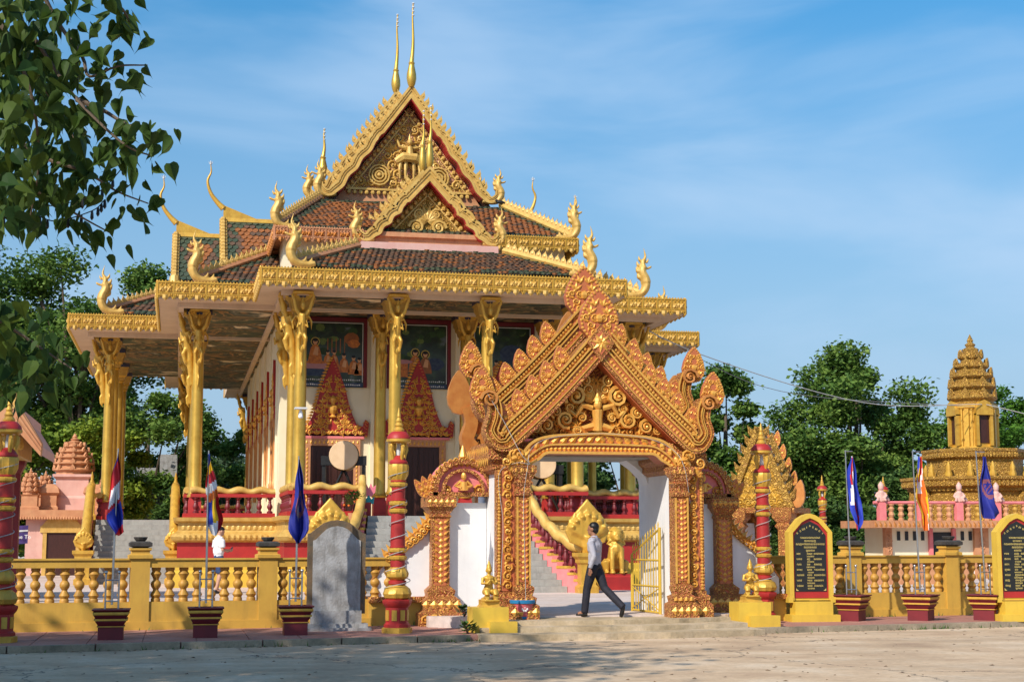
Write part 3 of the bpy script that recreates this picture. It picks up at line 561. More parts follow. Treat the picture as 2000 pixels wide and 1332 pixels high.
def fascia_mesh(w, h):
    b = MB(); z = .30 * h   # fretted bottom edge: two long drops and points between
    P = [(-w / 2, h), (-w / 2, .10 * h), (-.44 * w, .02 * h), (-.38 * w, .14 * h), (-.25 * w, .20 * h), (-.12 * w, .10 * h), (0, -.02 * h), (.12 * w, .10 * h), (.25 * w, .20 * h), (.38 * w, .14 * h), (.44 * w, .02 * h), (w / 2, .10 * h), (w / 2, h)]
    b.prism(P, 'y', -.02, .02, 0)
    b.box(-w / 2 + .001, w / 2 - .001, -.05, -.02, .93 * h, h, 0); b.box(-w / 2 + .001, w / 2 - .001, -.04, -.02, .36 * h, .40 * h, 0)
    for s in (-1, 1): b.box(s * .48 * w - .012, s * .48 * w + .012, -.045, -.02, .1 * h, .93 * h, 0)
    for k in range(5): b.ell((-.4 * w + k * .2 * w, -.01, 1.03 * h), (.055 * w, .03, .05 * h), 6, 4)
    for s in (-1, 1):
        b.stamp(LEAF, XF(s * .1 * w, -.02, .42 * h, .48 * h, -s * .5, s, .36), 1); b.stamp(LEAF, XF(s * .36 * w, -.02, .44 * h, .4 * h, s * .5, -s, .36), 1)
        b.stamp(LEAF, XF(s * .25 * w, -.02, .2 * h, .17 * h, 0, s, .2), 1); b.ell((s * .25 * w, -.03, .84 * h), (.06 * w, .035, .05 * h), 6, 4)
        b.ell((s * .38 * w, -.03, .27 * h), (.07 * w, .04, .07 * h), 6, 4)
    b.stamp(DIAM, XF(0, -.02, .62 * h, .28 * h, 0, 1, .22), 1); b.stamp(PETAL, XF(0, -.02, .3 * h, .34 * h, math.pi, 1, .2), 1); b.ell((0, -.03, .86 * h), (.06 * w, .04, .06 * h), 6, 4)
    return b.mesh('fascia_panel', [G['gold'], G['goldpale']])  # ground plate a darker gold than its relief: crevice shade and grime in the colour
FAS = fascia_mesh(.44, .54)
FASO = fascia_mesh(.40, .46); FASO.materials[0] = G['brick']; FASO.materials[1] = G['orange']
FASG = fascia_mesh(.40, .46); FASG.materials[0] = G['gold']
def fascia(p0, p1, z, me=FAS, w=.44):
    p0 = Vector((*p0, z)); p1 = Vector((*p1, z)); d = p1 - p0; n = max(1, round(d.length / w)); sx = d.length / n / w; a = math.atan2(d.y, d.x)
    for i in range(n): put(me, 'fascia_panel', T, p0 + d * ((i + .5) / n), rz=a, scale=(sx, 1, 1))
ZF = 8.57
(h1, a1, b1), (h2, a2, b2), (h3, a3, b3) = EV
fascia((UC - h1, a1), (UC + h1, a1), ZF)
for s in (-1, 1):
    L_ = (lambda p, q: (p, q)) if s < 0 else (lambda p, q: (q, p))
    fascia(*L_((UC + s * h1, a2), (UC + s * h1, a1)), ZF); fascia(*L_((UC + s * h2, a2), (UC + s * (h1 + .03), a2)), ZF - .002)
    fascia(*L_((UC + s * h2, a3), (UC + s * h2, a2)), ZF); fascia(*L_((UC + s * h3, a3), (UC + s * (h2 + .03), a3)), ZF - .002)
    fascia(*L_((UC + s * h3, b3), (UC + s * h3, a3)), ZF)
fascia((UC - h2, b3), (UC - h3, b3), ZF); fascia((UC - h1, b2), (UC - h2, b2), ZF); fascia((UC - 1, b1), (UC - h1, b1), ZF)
# ------------------------------------------------------------------ temple roofs
def tiles(name, A, B, C, D, tw, th, parent, border=2, palette=None, seed=3, lift=.05):
    """scale tiles over the quad A(bottom left) B(bottom right) C(top right) D(top left); border rows take the first material"""
    A, B, C, D = map(Vector, (A, B, C, D)); nrm = (B - A).cross(D - A).normalized(); hgt = ((D - A).length + (C - B).length) / 2
    rows = max(2, int(hgt / th)); b = MB(); r = random.Random(seed)
    for j in range(rows):
        t0 = j / rows; t1 = min(1, (j + 1.35) / rows); l = A.lerp(D, t0); q = B.lerp(C, t0); n = max(1, int((q - l).length / tw)); l1 = A.lerp(D, t1); q1 = B.lerp(C, t1)
        up = ((l1 + q1) / 2 - (l + q) / 2); ex = (q - l).normalized(); w = (q - l).length / n
        up = up - ex * up.dot(ex)
        for i in range(n):
            o = l + ex * (w * (i + (.0 if j % 2 else .0)));
            if j % 2: o = o + ex * (w * .5)
            if j % 2 and i == n - 1: continue
            lf = nrm * (lift + r.uniform(-.018, .022)) + ex * r.uniform(-.012, .012); g = w * .04
            P = [o + ex * (w * .5) + lf - up * .12, o + ex * (w - g) + lf + up * .18, o + ex * (w - g) + up * .95 + nrm * .012, o + ex * g + up * .95 + nrm * .012, o + ex * g + lf + up * .18]
            if (P[0] - A).dot((D - A)) < 0 and j == 0: P[0] = o + ex * (w * .5) + lf
            edge = j < border or j >= rows - border or i < border or i >= n - border
            k = (0 if edge else 1)
            if r.random() < .24: k = 2
            b.add(P, [(0, 1, 2, 3, 4)], k); b.add([P[0], P[1], P[1] - nrm * lift, P[0] - nrm * lift * 1.1], [(0, 1, 2, 3)], k); b.add([P[4], P[0], P[0] - nrm * lift * 1.1, P[4] - nrm * lift], [(0, 1, 2, 3)], k)
    return b.build(name, palette or [G['tileg'], G['tileo'], G['tilemoss']], parent, norm=False, kind='stuff')
def naga_mesh():
    b = MB()   # upright crested serpent finial, about 1.35 high, body leaving towards +x
    P = bez([(.62, 0, .04), (.36, 0, .0), (.10, 0, .06), (-.03, 0, .26), (-.02, 0, .48), (.06, 0, .66), (.06, 0, .80), (-.02, 0, .86)], 5); n = len(P)
    b.tube(P, [lerp(.09, .17, min(1, i / (n * .45))) if i < n * .5 else lerp(.19, .12, (i - n * .5) / (n * .5)) for i in range(n)], 8, flat=.8)
    Q = bez([(.03, 0, .80), (.05, 0, 1.0), (-.03, 0, 1.16), (.02, 0, 1.42)], 4); b.tube(Q, [lerp(.15, .015, (i / (len(Q) - 1)) ** .8) for i in range(len(Q))], 6, flat=.7)
    for (x, z, dx, dz, s) in ((.12, .5, .13, .15, .09), (.15, .68, .13, .16, .09), (.15, .86, .1, .17, .08), (.11, 1.02, .08, .16, .07), (.30, .08, .10, .16, .08), (.47, .07, .08, .14, .07), (-.14, .84, -.10, .06, .06), (-.08, 1.0, -.05, .14, .05)):
        b.tube([(x - dx * .5, 0, z - .03), (x + dx * .5, 0, z + dz * .3), (x + dx * .8, 0, z + dz)], [s, s * .85, s * .2], 6, flat=.7)
    return mats(solid(b, .022, 1, 'naga_finial'), G['goldpale'])
NAGA = naga_mesh()
def horn(name, pts, r0, mt=G['gold']):
    P = bez(pts, 6); n = len(P); b = MB(); b.tube(P, [lerp(r0, r0 * .12, (i / (n - 1)) ** .7) for i in range(n)], 8, 0); e = Vector(P[-1])
    for k in range(3): b.ell((e.x, e.y, e.z + .05 * k), (.045 - .008 * k, .045 - .008 * k, .03), 6, 4, 1)
    for s in (-1, 1): b.tube([e, e + Vector((s * .05, 0, .03)), e + Vector((s * .08, 0, .1))], [.012, .012, .006], 4, 1)
    return b.mesh(name, [mt, G['ltgrey']], 60)
def spire_mesh(h):
    b = MB(); b.lathe([(.09, 0), (.14, .1), (.18, .28), (.17, .46), (.11, .72), (.10, .78), (.12, .82), (.09, .86)], 12)
    P = [(.02 * math.sin(t * 5) * 2 + .08 * t * t, 0, .86 + t * (h - .86)) for t in [i / 12 for i in range(13)]]; b.tube(P, [lerp(.085, .02, (i / 12) ** .7) for i in range(13)], 8)
    e = P[-1]
    for k in range(4): b.ell((e[0], 0, e[2] - .14 * k), (.055, .055, .035), 6, 4, 1)
    return b.mesh('spire', [G['goldcol'], G['ltgrey']], 50)
def hip(u0, u1, v0, z0, tu0, tu1, v1, z1, vb, pal=None, tw=.17, th=.17, seed=1, crest=True, nag=1.0, side=True):
    """front slope of a hipped skirt roof with its two side slopes, crested hip ridges and serpent finials at the corners"""
    A, B_, C, D = (u0, v0, z0), (u1, v0, z0), (tu1, v1, z1), (tu0, v1, z1)
    b = MB(); b.add([A, B_, C, D, (u0, vb, z0), (tu0, vb, z1), (u1, vb, z0), (tu1, vb, z1)], [(0, 1, 2, 3), (4, 0, 3, 5), (1, 6, 7, 2)]); o = b.build('roof_slope', G['mossd'], T)
    tiles('roof_tiles', A, B_, C, D, tw, th, o, 2, pal, seed)
    if side: tiles('roof_tiles', (u0, vb, z0), A, D, (tu0, vb, z1), tw, th, o, 2, pal, seed + 1)
    for s, p, q in ((-1, A, D), (1, B_, C)):
        p = Vector(p); q = Vector(q); r = MB(); r.tube([p + Vector((0, 0, .08)), q + Vector((0, 0, .10))], .10, 6); rd = r.build('hip_ridge', G['brick'] if s < 0 else G['goldpale'], o)
        n = int((q - p).length / .24)
        if crest:
            for k in range(n): t = (k + 1.2) / (n + 1); put(CREST, 'crest_leaf', rd, p.lerp(q, t) + Vector((0, 0, .14)), rz=rad(25) * -s, scale=(s * -1, 1, 1))
        put(NAGA, 'naga_finial', T, p + Vector((s * .02, -.05, .02)), scale=(-s * nag, nag * 1.1, nag * .98))
    return o
def crest_mesh():
    b = MB(); P = [(-.07, 0), (.07, 0), (.095, .08), (.06, .16), (.0, .21), (-.045, .27), (-.035, .2), (-.065, .15), (-.09, .07)]
    b.prism(P, 'y', -.03, .03); b.ell((0, 0, .1), (.06, .05, .07), 6, 4); return b.mesh('crest_leaf', G['goldpale'])
CREST = crest_mesh()
PAL = [G['tileg'], G['tilemoss'], G['tileo']]
hip(UC - 4.3, UC + 4.3, 42.65, 9.30, UC - 2.2, UC + 2.2, 44.9, 10.28, 47, PAL, .16, .16, 5, nag=1.05)
hip(UC - 6.95, UC + 6.95, 46.0, 9.30, UC - 4.3, UC + 4.3, 48.6, 10.75, 54, PAL, .18, .18, 6, nag=1.1)
hip(UC - 9.9, UC + 9.9, 53.2, 9.30, UC - 7.2, UC + 7.2, 56.0, 10.6, 64, PAL, .2, .2, 7, nag=1.15)
# clerestory behind the porch roof, second fascia and second skirt
b = MB(); b.box(UC - 4.35, UC + 4.35, 45.9, 70, 9.05, 10.9); b.build('clerestory_wall', G['cream'], T)
b = MB(); b.box(UC - 4.62, UC + 4.62, 45.48, 70, 10.80, 10.94); b.build('eave_slab', G['brick'], T)
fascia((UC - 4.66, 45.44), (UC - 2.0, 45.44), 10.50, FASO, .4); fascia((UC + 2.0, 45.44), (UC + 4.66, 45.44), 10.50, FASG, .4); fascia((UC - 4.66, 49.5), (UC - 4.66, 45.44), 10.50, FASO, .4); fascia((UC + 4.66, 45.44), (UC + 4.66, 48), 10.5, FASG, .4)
hip(UC - 4.6, UC + 4.6, 45.6, 10.96, UC - 3.0, UC + 3.0, 49.2, 12.65, 60, [G['tileg'], G['tileo'], G['tilemoss']], .17, .17, 8, nag=1.0)
# gables
def gable(v, apex, foot, hw, wid, dep, crest, mt, wavy=True, holes=False, back=.6, foot_naga=True, name='bargeboard', red=True):
    """bargeboards on both slopes with curled feet; returns the part"""
    P = []; n = 40; dx, dz = -hw, foot - apex; l = math.hypot(dx, dz); nx, nz = dz / l, -dx / l
    for i in range(n + 1):
        t = i / n; w = (.055 * math.sin((t - .42) * 34) if wavy and t > .42 else 0) + (.07 if abs(t - .42) < .02 and wavy else 0)
        P.append((dx * t + nx * w * .6, apex + dz * t + nz * w * .6))
    sl = (dx / l, dz / l); e = P[-1]
    P += [p for p in bez([e, (e[0] - .18, e[1] - .13), (e[0] - .42, e[1] - .12), (e[0] - .62, e[1] + .1), (e[0] - .62, e[1] + .32)], 4)[1:]]
    P = [(p[0], p[1]) for p in P]; K = len(P)
    sc = [1.0 if i <= n else lerp(1.0, .45, (i - n) / (K - n)) for i in range(K)]
    b = MB(); b.ribbon(P, [(0, -dep), (-wid, -dep), (-wid, 0), (0, 0)], 0, v, sc, mitre=True)
    b.ribbon(P, [(.0, -dep - .035), (-.07, -dep - .035), (-.07, -dep), (0, -dep)], 0, v, sc, mitre=True); b.ribbon(P, [(-wid + .08, -dep - .04), (-wid, -dep - .04), (-wid, -dep), (-wid + .08, -dep)], 0, v, sc, mitre=True); b.ribbon(P, [(-wid * .5, -dep - .03), (-wid * .58, -dep - .03), (-wid * .58, -dep), (-wid * .5, -dep)], 0, v, sc, mitre=True)
    for x, z, a in walk(P[:n + 1], .15, .08): b.stamp(BEAD, XF(x + math.sin(a) * wid * .77, v - dep - .01, z - math.cos(a) * wid * .77, .05), 0); b.stamp(LEAF, XF(x + math.sin(a) * wid * .1, v - dep, z - math.cos(a) * wid * .1, wid * .42, a + math.pi / 2, 1, .12), 0)
    if holes:
        for x, z, a in walk(P[:n - 1], .34, .5): b.stamp(DIAM, XF(x + math.sin(a) * wid * .70, v - dep - .004, z - math.cos(a) * wid * .70, .13, a + .785, 1, .02), 2)
    # red soffit under the boards back to the gable wall
    b.ribbon(P[:n + 1], [(.006, -dep), (.03, -dep), (.03, back), (.006, back)], 1, v)
    mirrorx(b, 0.0); b.v = [(x + UC, y, z) for x, y, z in b.v]
    o = b.build(name, [mt, G['red'], G['black']], T)
    if crest:
        for x, z, a in walk(P[:n + 1], crest, .18):
            ox, oz = x + math.sin(a) * wid, z - math.cos(a) * wid
            for s in (-1, 1): put(CREST, 'crest_leaf', o, (UC + (ox if s < 0 else -ox), v - dep * .5, oz - .02), rot=(0, s * (math.pi / 2 - abs(math.atan2(dz, -dx)) + .0) * .75, 0), scale=(s * .95, 1.0, 1.15))
    if foot_naga:
        x, z = P[-1]
        for s in (-1, 1): put(NAGA, 'naga_finial', o, (UC + s * (abs(x) + .0), v - dep * .5, z - .42), scale=(-s * .95, .95, .85))
    return o, P
def roofbody(v0, v1, apex, foot, hw, th=.16):
    b = MB(); b.prism([(UC, apex), (UC - hw, foot), (UC - hw + .05, foot - th), (UC, apex - th * 1.6), (UC + hw - .05, foot - th), (UC + hw, foot)], 'y', v0, v1); o = b.build('roof_slope', G['tilemoss'], T); return o
g1, _ = gable(49.6, 16.3, 12.98, 2.40, .30, .14, .25, G['goldpale'], back=.5)
roofbody(49.62, 53.4, 16.66, 12.75, 2.75)
g2, _ = gable(53.4, 17.15, 13.7, 2.46, .30, .14, .26, G['goldpale'], back=.4)
roofbody(53.42, 65.5, 17.4, 13.4, 2.95)
g3, _ = gable(45.62, 12.55, 10.74, 1.62, .32, .20, 0, G['goldpale'], holes=True, back=.35)
roofbody(45.64, 47.0, 12.95, 10.7, 1.9); g4, _ = gable(47.0, 12.7, 11.0, 1.5, .36, .14, .22, G['goldpale'], back=.3, foot_naga=False); roofbody(47.02, 50.3, 13.15, 11.0, 1.9)
SP1 = spire_mesh(2.9); SP2 = spire_mesh(1.95)
for v, z, me in ((49.55, 16.68, SP1), (53.4, 17.6, SP1), (45.55, 12.95, SP2), (47.0, 13.2, SP2)): put(me, 'spire', T, (UC, v - .1, z), scale=(.68, .68, 1) if me is SP2 else (.92, .92, 1))
put(SP2, 'spire', T, (UC - 2.2, 57.5, 15.3))
# tympanums
def tymp(v, apex, foot, hw, size, mt_bg, mt_fg, seed, big):
    b = MB(); P = [(-hw, foot), (hw, foot), (0, apex)]; b.prism(P, 'y', 0, .12, 0)
    I = poly_in(P, .26); fill(b, I, 0, hw, foot + .1, apex, 0, size, 1, seed, 0.0, sy=size * 1.3)
    for k, sgn in ((0, -1), (0, 1)):
        Q = [(0, apex - .02), (sgn * hw, foot)]; l = math.hypot(hw, apex - foot); nx, nz = -sgn * (apex - foot) / l, -hw / l
        b.ribbon([(x + nx * .2, z + nz * .2) for x, z in Q], [(-.02, -.05), (.02, -.05), (.02, 0), (-.02, 0)], 1)
        for x, z, a in walk(Q, .2, .25): b.stamp(BEAD, XF(x + nx * .09, -.02, z + nz * .09, .075), 1); b.stamp(LEAF, XF(x + nx * .09, -.01, z + nz * .09, .16, math.atan2(nz, nx) - math.pi / 2 + math.pi * 0, 1, .12), 1)
    b.box(-hw + .1, hw - .1, -.06, 0, foot, foot + .07, 1)
    n = int(2 * hw / .2)
    for k in range(n - 1): b.stamp(BEAD, XF(-hw + (k + 1) * 2 * hw / n, -.03, foot - .08, .075), 1)
    if big:   # rider between two wheels
        for s in (-1, 1):
            c = (s * 1.0, foot + .52)
            for r_ in (.34, .24, .13): b.tube([(c[0] + r_ * math.cos(a * .5236), -.09, c[1] + r_ * math.sin(a * .5236)) for a in range(13)], .035, 5, 1)
            b.ell((c[0], -.09, c[1]), .08, 8, 5, 1)
        b.tube([(-.45, -.12, foot + 1.0), (-.2, -.2, foot + 1.15), (.2, -.2, foot + 1.12), (.42, -.14, foot + .98)], [.12, .17, .17, .1], 8, 1)
        for x in (-.3, -.12, .14, .32): b.tube([(x, -.15, foot + 1.0), (x * 1.1, -.17, foot + .7), (x * 1.05, -.14, foot + .42)], [.07, .055, .04], 6, 1)
        b.tube([(0, -.2, foot + 1.2), (0, -.2, foot + 1.5)], [.13, .1], 8, 1); b.ell((0, -.2, foot + 1.66), (.09, .09, .11), 8, 5, 1); b.tube([(0, -.18, foot + 1.7), (0, -.16, foot + 1.95)], [.07, .01], 6, 1)
        for s in (-1, 1): b.tube([(s * .12, -.2, foot + 1.45), (s * .34, -.18, foot + 1.5), (s * .42, -.14, foot + 1.75)], [.05, .045, .03], 6, 1)
    else:
        for s in (-1, 1):
            b.stamp(SPIB, XF(s * .34, -.05, foot + .33, .5, 0, s, .5), 1); b.stamp(SPIB, XF(s * .26, -.05, foot + .75, .34, 1, s, .4), 1)
        for k in range(-3, 4): b.stamp(LEAF, XF(0, -.06, foot + .5, .55, k * .42, 1, .3), 1)
    b.v = [(x + UC, y + v, z) for x, y, z in b.v]; return b.build('tympanum', [mt_bg, mt_fg], T)
tymp(49.9, 16.12, 13.2, 2.2, .36, G['carvedp'], G['goldpale'], 4, True)
tymp(45.85, 12.5, 10.85, 1.5, .25, G['carvedg'], G['goldpale'], 9, False)
b = MB(); b.prism([(UC - 2.6, 12.6), (UC + 2.6, 12.6), (UC + 2.2, 13.19), (UC - 2.2, 13.19)], 'y', 49.95, 50.3); b.build('gable_wall', G['brick'], T)
b = MB(); b.box(UC - 1.75, UC + 1.75, 45.6, 46.2, 10.56, 10.84); o = b.build('gable_sill', G['brick'], T)
b = MB(); b.box(UC - 2.1, UC + 2.1, 45.2, 46.2, 10.20, 10.56); b.build('gable_plinth', G['pinkpale'], T)
# transept roofs facing the sides
def transept(s, u_in, u_out, zr, zb, v0, hv, seed):
    vc = 59.0; e = UC + s * u_out; i = UC + s * u_in
    b = MB(); b.prism([(vc, zr), (vc - hv, zb), (vc - hv + .1, zb - .15), (vc, zr - .3), (vc + hv - .1, zb - .15), (vc + hv, zb)], 'x', e, i); o = b.build('roof_slope', G['tilemoss'], T)
    lo, hi = min(e, i), max(e, i)
    tiles('roof_tiles', (lo, vc - hv - .02, zb), (hi, vc - hv - .02, zb), (hi, vc - .02, zr), (lo, vc - .02, zr), .21, .24, o, 2, [G['tileg'], G['tileo'], G['tilemoss']], seed)
    r = MB(); r.prism([(vc - .10, zr - .02), (vc + .10, zr - .02), (vc + .06, zr + .14), (vc - .06, zr + .14)], 'x', lo, hi); r.prism([(e, zr + .1), (e - s * 1.3, zr + .12), (e, zr + .62)], 'y', vc - .06, vc + .06); r.build('roof_ridge', G['gold'], o)
    g = MB(); l = math.hypot(hv, zr - zb); u0, u1 = e - .14, e + .14
    M = lambda t, w: (vc - hv * t - w * (zr - zb) / l, lerp(zr, zb, t) + w * hv / l)
    for t in range(14):
        t0, t1 = t / 14, (t + 1) / 14 - .012; a, c = M(t0, .12), M(t1, .12); d, f = M(t1, -.1), M(t0, -.1)
        g.prism([a, c, d, f], 'x', u0, u1); p = M((t0 + t1) / 2, .16); g.ell((e, p[0], p[1]), (.11, .09, .11), 6, 4)
    q = M(1, .05); g.tube([(e, q[0], q[1] + .1), (e, q[0] - .1, q[1] - .25), (e - s * .02, q[0] - .25, q[1] - .3)], [.18, .2, .12], 8); g.build('bargeboard', G['goldpale'], o)
    put(horn('horn_finial', [(0, 0, 0), (s * .25, 0, .25), (s * .5, 0, .6), (s * .62, 0, 1.05), (s * .5, 0, 1.4), (s * .52, 0, 1.72)], .13), 'horn_finial', o, (e, vc, zr + .5))
    return o
for s in (-1, 1):
    transept(s, 5.9, 7.6, 13.15, 11.1, 0, 2.0, 21 if s < 0 else 22); transept(s, 3.2, 5.85, 13.8, 11.6, 0, 2.3, 23 if s < 0 else 24)
b = MB(); b.box(UC - 7.3, UC + 7.3, 57.3, 60.7, 10.2, 11.3); b.build('transept_wall', G['cream'], T)
# front stair: flaring flight with serpent balustrades
ST = thing('front_stair', 'wide concrete stair with golden seven-headed serpent rails rising to the temple porch', 'stairs', (UC, 41, .3))
hwv = lambda t: lerp(2.15, 3.0, (1 - t) ** 1.6)     # half width, t = 0 bottom .. 1 top
NS = 12
for k in range(NS):
    t = k / NS; y = lerp(40.4, 42.3, t); z0 = .3; z1 = lerp(.3, FZ, (k + 1) / NS)
    c = MB(); w = hwv(t); c.box(UC - w, UC + w, y, 42.34, z0 if k == 0 else lerp(.3, FZ, k / NS) + .0, z1 - .003); c.build('step', G['conc'], ST)
def naga_head_mesh():
    b = MB()
    b.tube([(0, .1, 0), (0, -.02, .25), (0, -.06, .5)], [.16, .2, .22], 10, flat=.7)
    for k in range(-3, 4):
        a = k * .33; x = math.sin(a); z = math.cos(a); L1 = .62 - .03 * abs(k)
        b.tube([(x * .1, -.05, .45 + z * .05), (x * .45, -.08, .45 + z * L1 * .6), (x * .62 * .9, -.14, .45 + z * L1), (x * .5, -.24, .43 + z * L1 * .92)], [.14, .12, .09, .05], 7)
        b.tube([(x * .52, -.08, .45 + z * L1 * .9), (x * .62, -.05, .5 + z * (L1 + .2))], [.07, .01], 5)
    P = [(-.48, .3), (-.6, .6), (-.45, .95), (0, 1.45), (.45, .95), (.6, .6), (.48, .3), (0, .1)]
    b.prism(P, 'y', -.08, .04)
    return mats(solid(b, .03, 1, 'naga_head'), G['gold'])
NHD = naga_head_mesh()
def post_mesh():
    b = MB(); b.mold(-.2, .2, -.2, .2, [(.06, 0), (.06, .16), (.0, .22), (0, .74), (.05, .80), (.05, .88), (.12, .96), (.12, 1.06)])
    for k in range(3): b.stamp(LEAF, XF(0, -.2, .26 + k * .15, .2, 0, 1, .15))
    return b.mesh('newel_post', G['gold'])
POST = post_mesh()
for s in (-1, 1):
    side = MB(); top = []; n = 16
    for i in range(n + 1):
        t = i / n; w = hwv(t) + .02 + (.28 * (1 - t) ** 4); y = lerp(40.1, 42.6, t); top.append((UC + s * w, y, lerp(.45, FZ + .1, t)))
    for i in range(n):   # stepped pink string wall
        a, c = top[i], top[i + 1]; zt = lerp(.3, FZ, math.ceil((i + 1) * NS / n) / NS) + .12
        side.add([(a[0], a[1], .28), (c[0], c[1], .28), (c[0], c[1], zt), (a[0], a[1], zt), (a[0] + s * .22, a[1], .28), (c[0] + s * .22, c[1], .28), (c[0] + s * .22, c[1], zt), (a[0] + s * .22, a[1], zt)], [(0, 1, 2, 3), (5, 4, 7, 6), (0, 3, 7, 4), (1, 5, 6, 2)], 0)
        side.add([(a[0] - s * .02, a[1], zt), (c[0] - s * .02, c[1], zt), (c[0] + s * .24, c[1], zt), (a[0] + s * .24, a[1], zt), (a[0] - s * .02, a[1], zt + .07), (c[0] - s * .02, c[1], zt + .07), (c[0] + s * .24, c[1], zt + .07), (a[0] + s * .24, a[1], zt + .07)], [(3, 2, 1, 0), (4, 5, 6, 7), (0, 1, 5, 4), (1, 2, 6, 5), (2, 3, 7, 6), (3, 0, 4, 7)], 1)
    o = side.build('stair_string', [G['pink'], G['gold']], ST)
    P = [(a[0] + s * .11, a[1], a[2] + .95 - .16 * math.sin(math.pi * i / n)) for i, a in enumerate(top)]
    for i in range(1, n, 1):
        a = top[i]; put(BALR, 'baluster', o, (a[0] + s * .11, a[1] + .06, lerp(.3, FZ, math.ceil((i + .5) * NS / n) / NS) + .17), scale=(1, 1, 1.25))
    Q = bez([(p[0], p[1], p[2]) for p in P[::3]] + [P[-1]], 8) if False else P
    fine = bez(P[::2], 6); g = MB(); g.tube([(p[0], p[1], p[2] + .03 * math.sin(i * .8)) for i, p in enumerate(fine)], [lerp(.17, .11, i / len(fine)) for i in range(len(fine))], 8); g.build('serpent_rail', G['goldpale'], ST, 60)
    put(POST, 'newel_post', ST, (UC + s * 3.42, 39.95, .3)); put(NHD, 'naga_head', ST, (UC + s * 3.42, 39.9, 1.33), scale=1.0)
# side stair up to the aisle
SS = thing('side_stair', 'steep concrete flight between golden serpent rails at the left wing', 'stairs', (UC - 8.7, 51, .3))
for k in range(12):
    c = MB(); y = lerp(50.6, 53.35, k / 12); c.box(UC - 9.9, UC - 7.45, y, 53.36, lerp(.3, FZ, k / 12), lerp(.3, FZ, (k + 1) / 12) - .003); c.build('step', G['conc'], SS)
for u in (UC - 10.1, UC - 7.35):
    b = MB(); b.prism([(50.3, .28), (53.35, .28), (53.35, FZ + .1), (50.5, .55)], 'x', u - .12, u + .1); o = b.build('stair_string', G['red'], SS)
    fine = bez([(u, 50.15, 1.5), (u, 50.6, 1.62), (u, 51.3, 2.0), (u, 52.2, 2.75), (u, 53.0, 3.35), (u, 53.6, 3.5)], 6); g = MB(); g.tube(fine, [lerp(.19, .13, i / len(fine)) for i in range(len(fine))], 8); g.build('serpent_rail', G['gold'], SS, 60)
    for i in range(9): t = (i + .5) / 9; put(BALR, 'baluster', o, (u, lerp(50.6, 53.3, t), lerp(.65, FZ + .05, t)), scale=(1, 1, 1.7))
    put(POST, 'newel_post', SS, (u, 50.1, .3)); put(NHD, 'naga_head', SS, (u, 50.0, 1.33), scale=.52)
    b = MB(); b.mold(u - .11, u + .11, 53.6, 53.82, [(.05, FZ), (.05, FZ + .15), (0, FZ + .2), (0, FZ + .7), (.07, FZ + .78), (.07, FZ + .86)]); b.lathe([(.13, 0), (.08, .1), (.12, .2), (.065, .28), (.085, .36), (.04, .5), (.05, .55), (.01, .75)], 10, 0, Matrix.Translation((u, 53.7, FZ + .86))); b.build('finial_post', G['gold'], SS, 35)
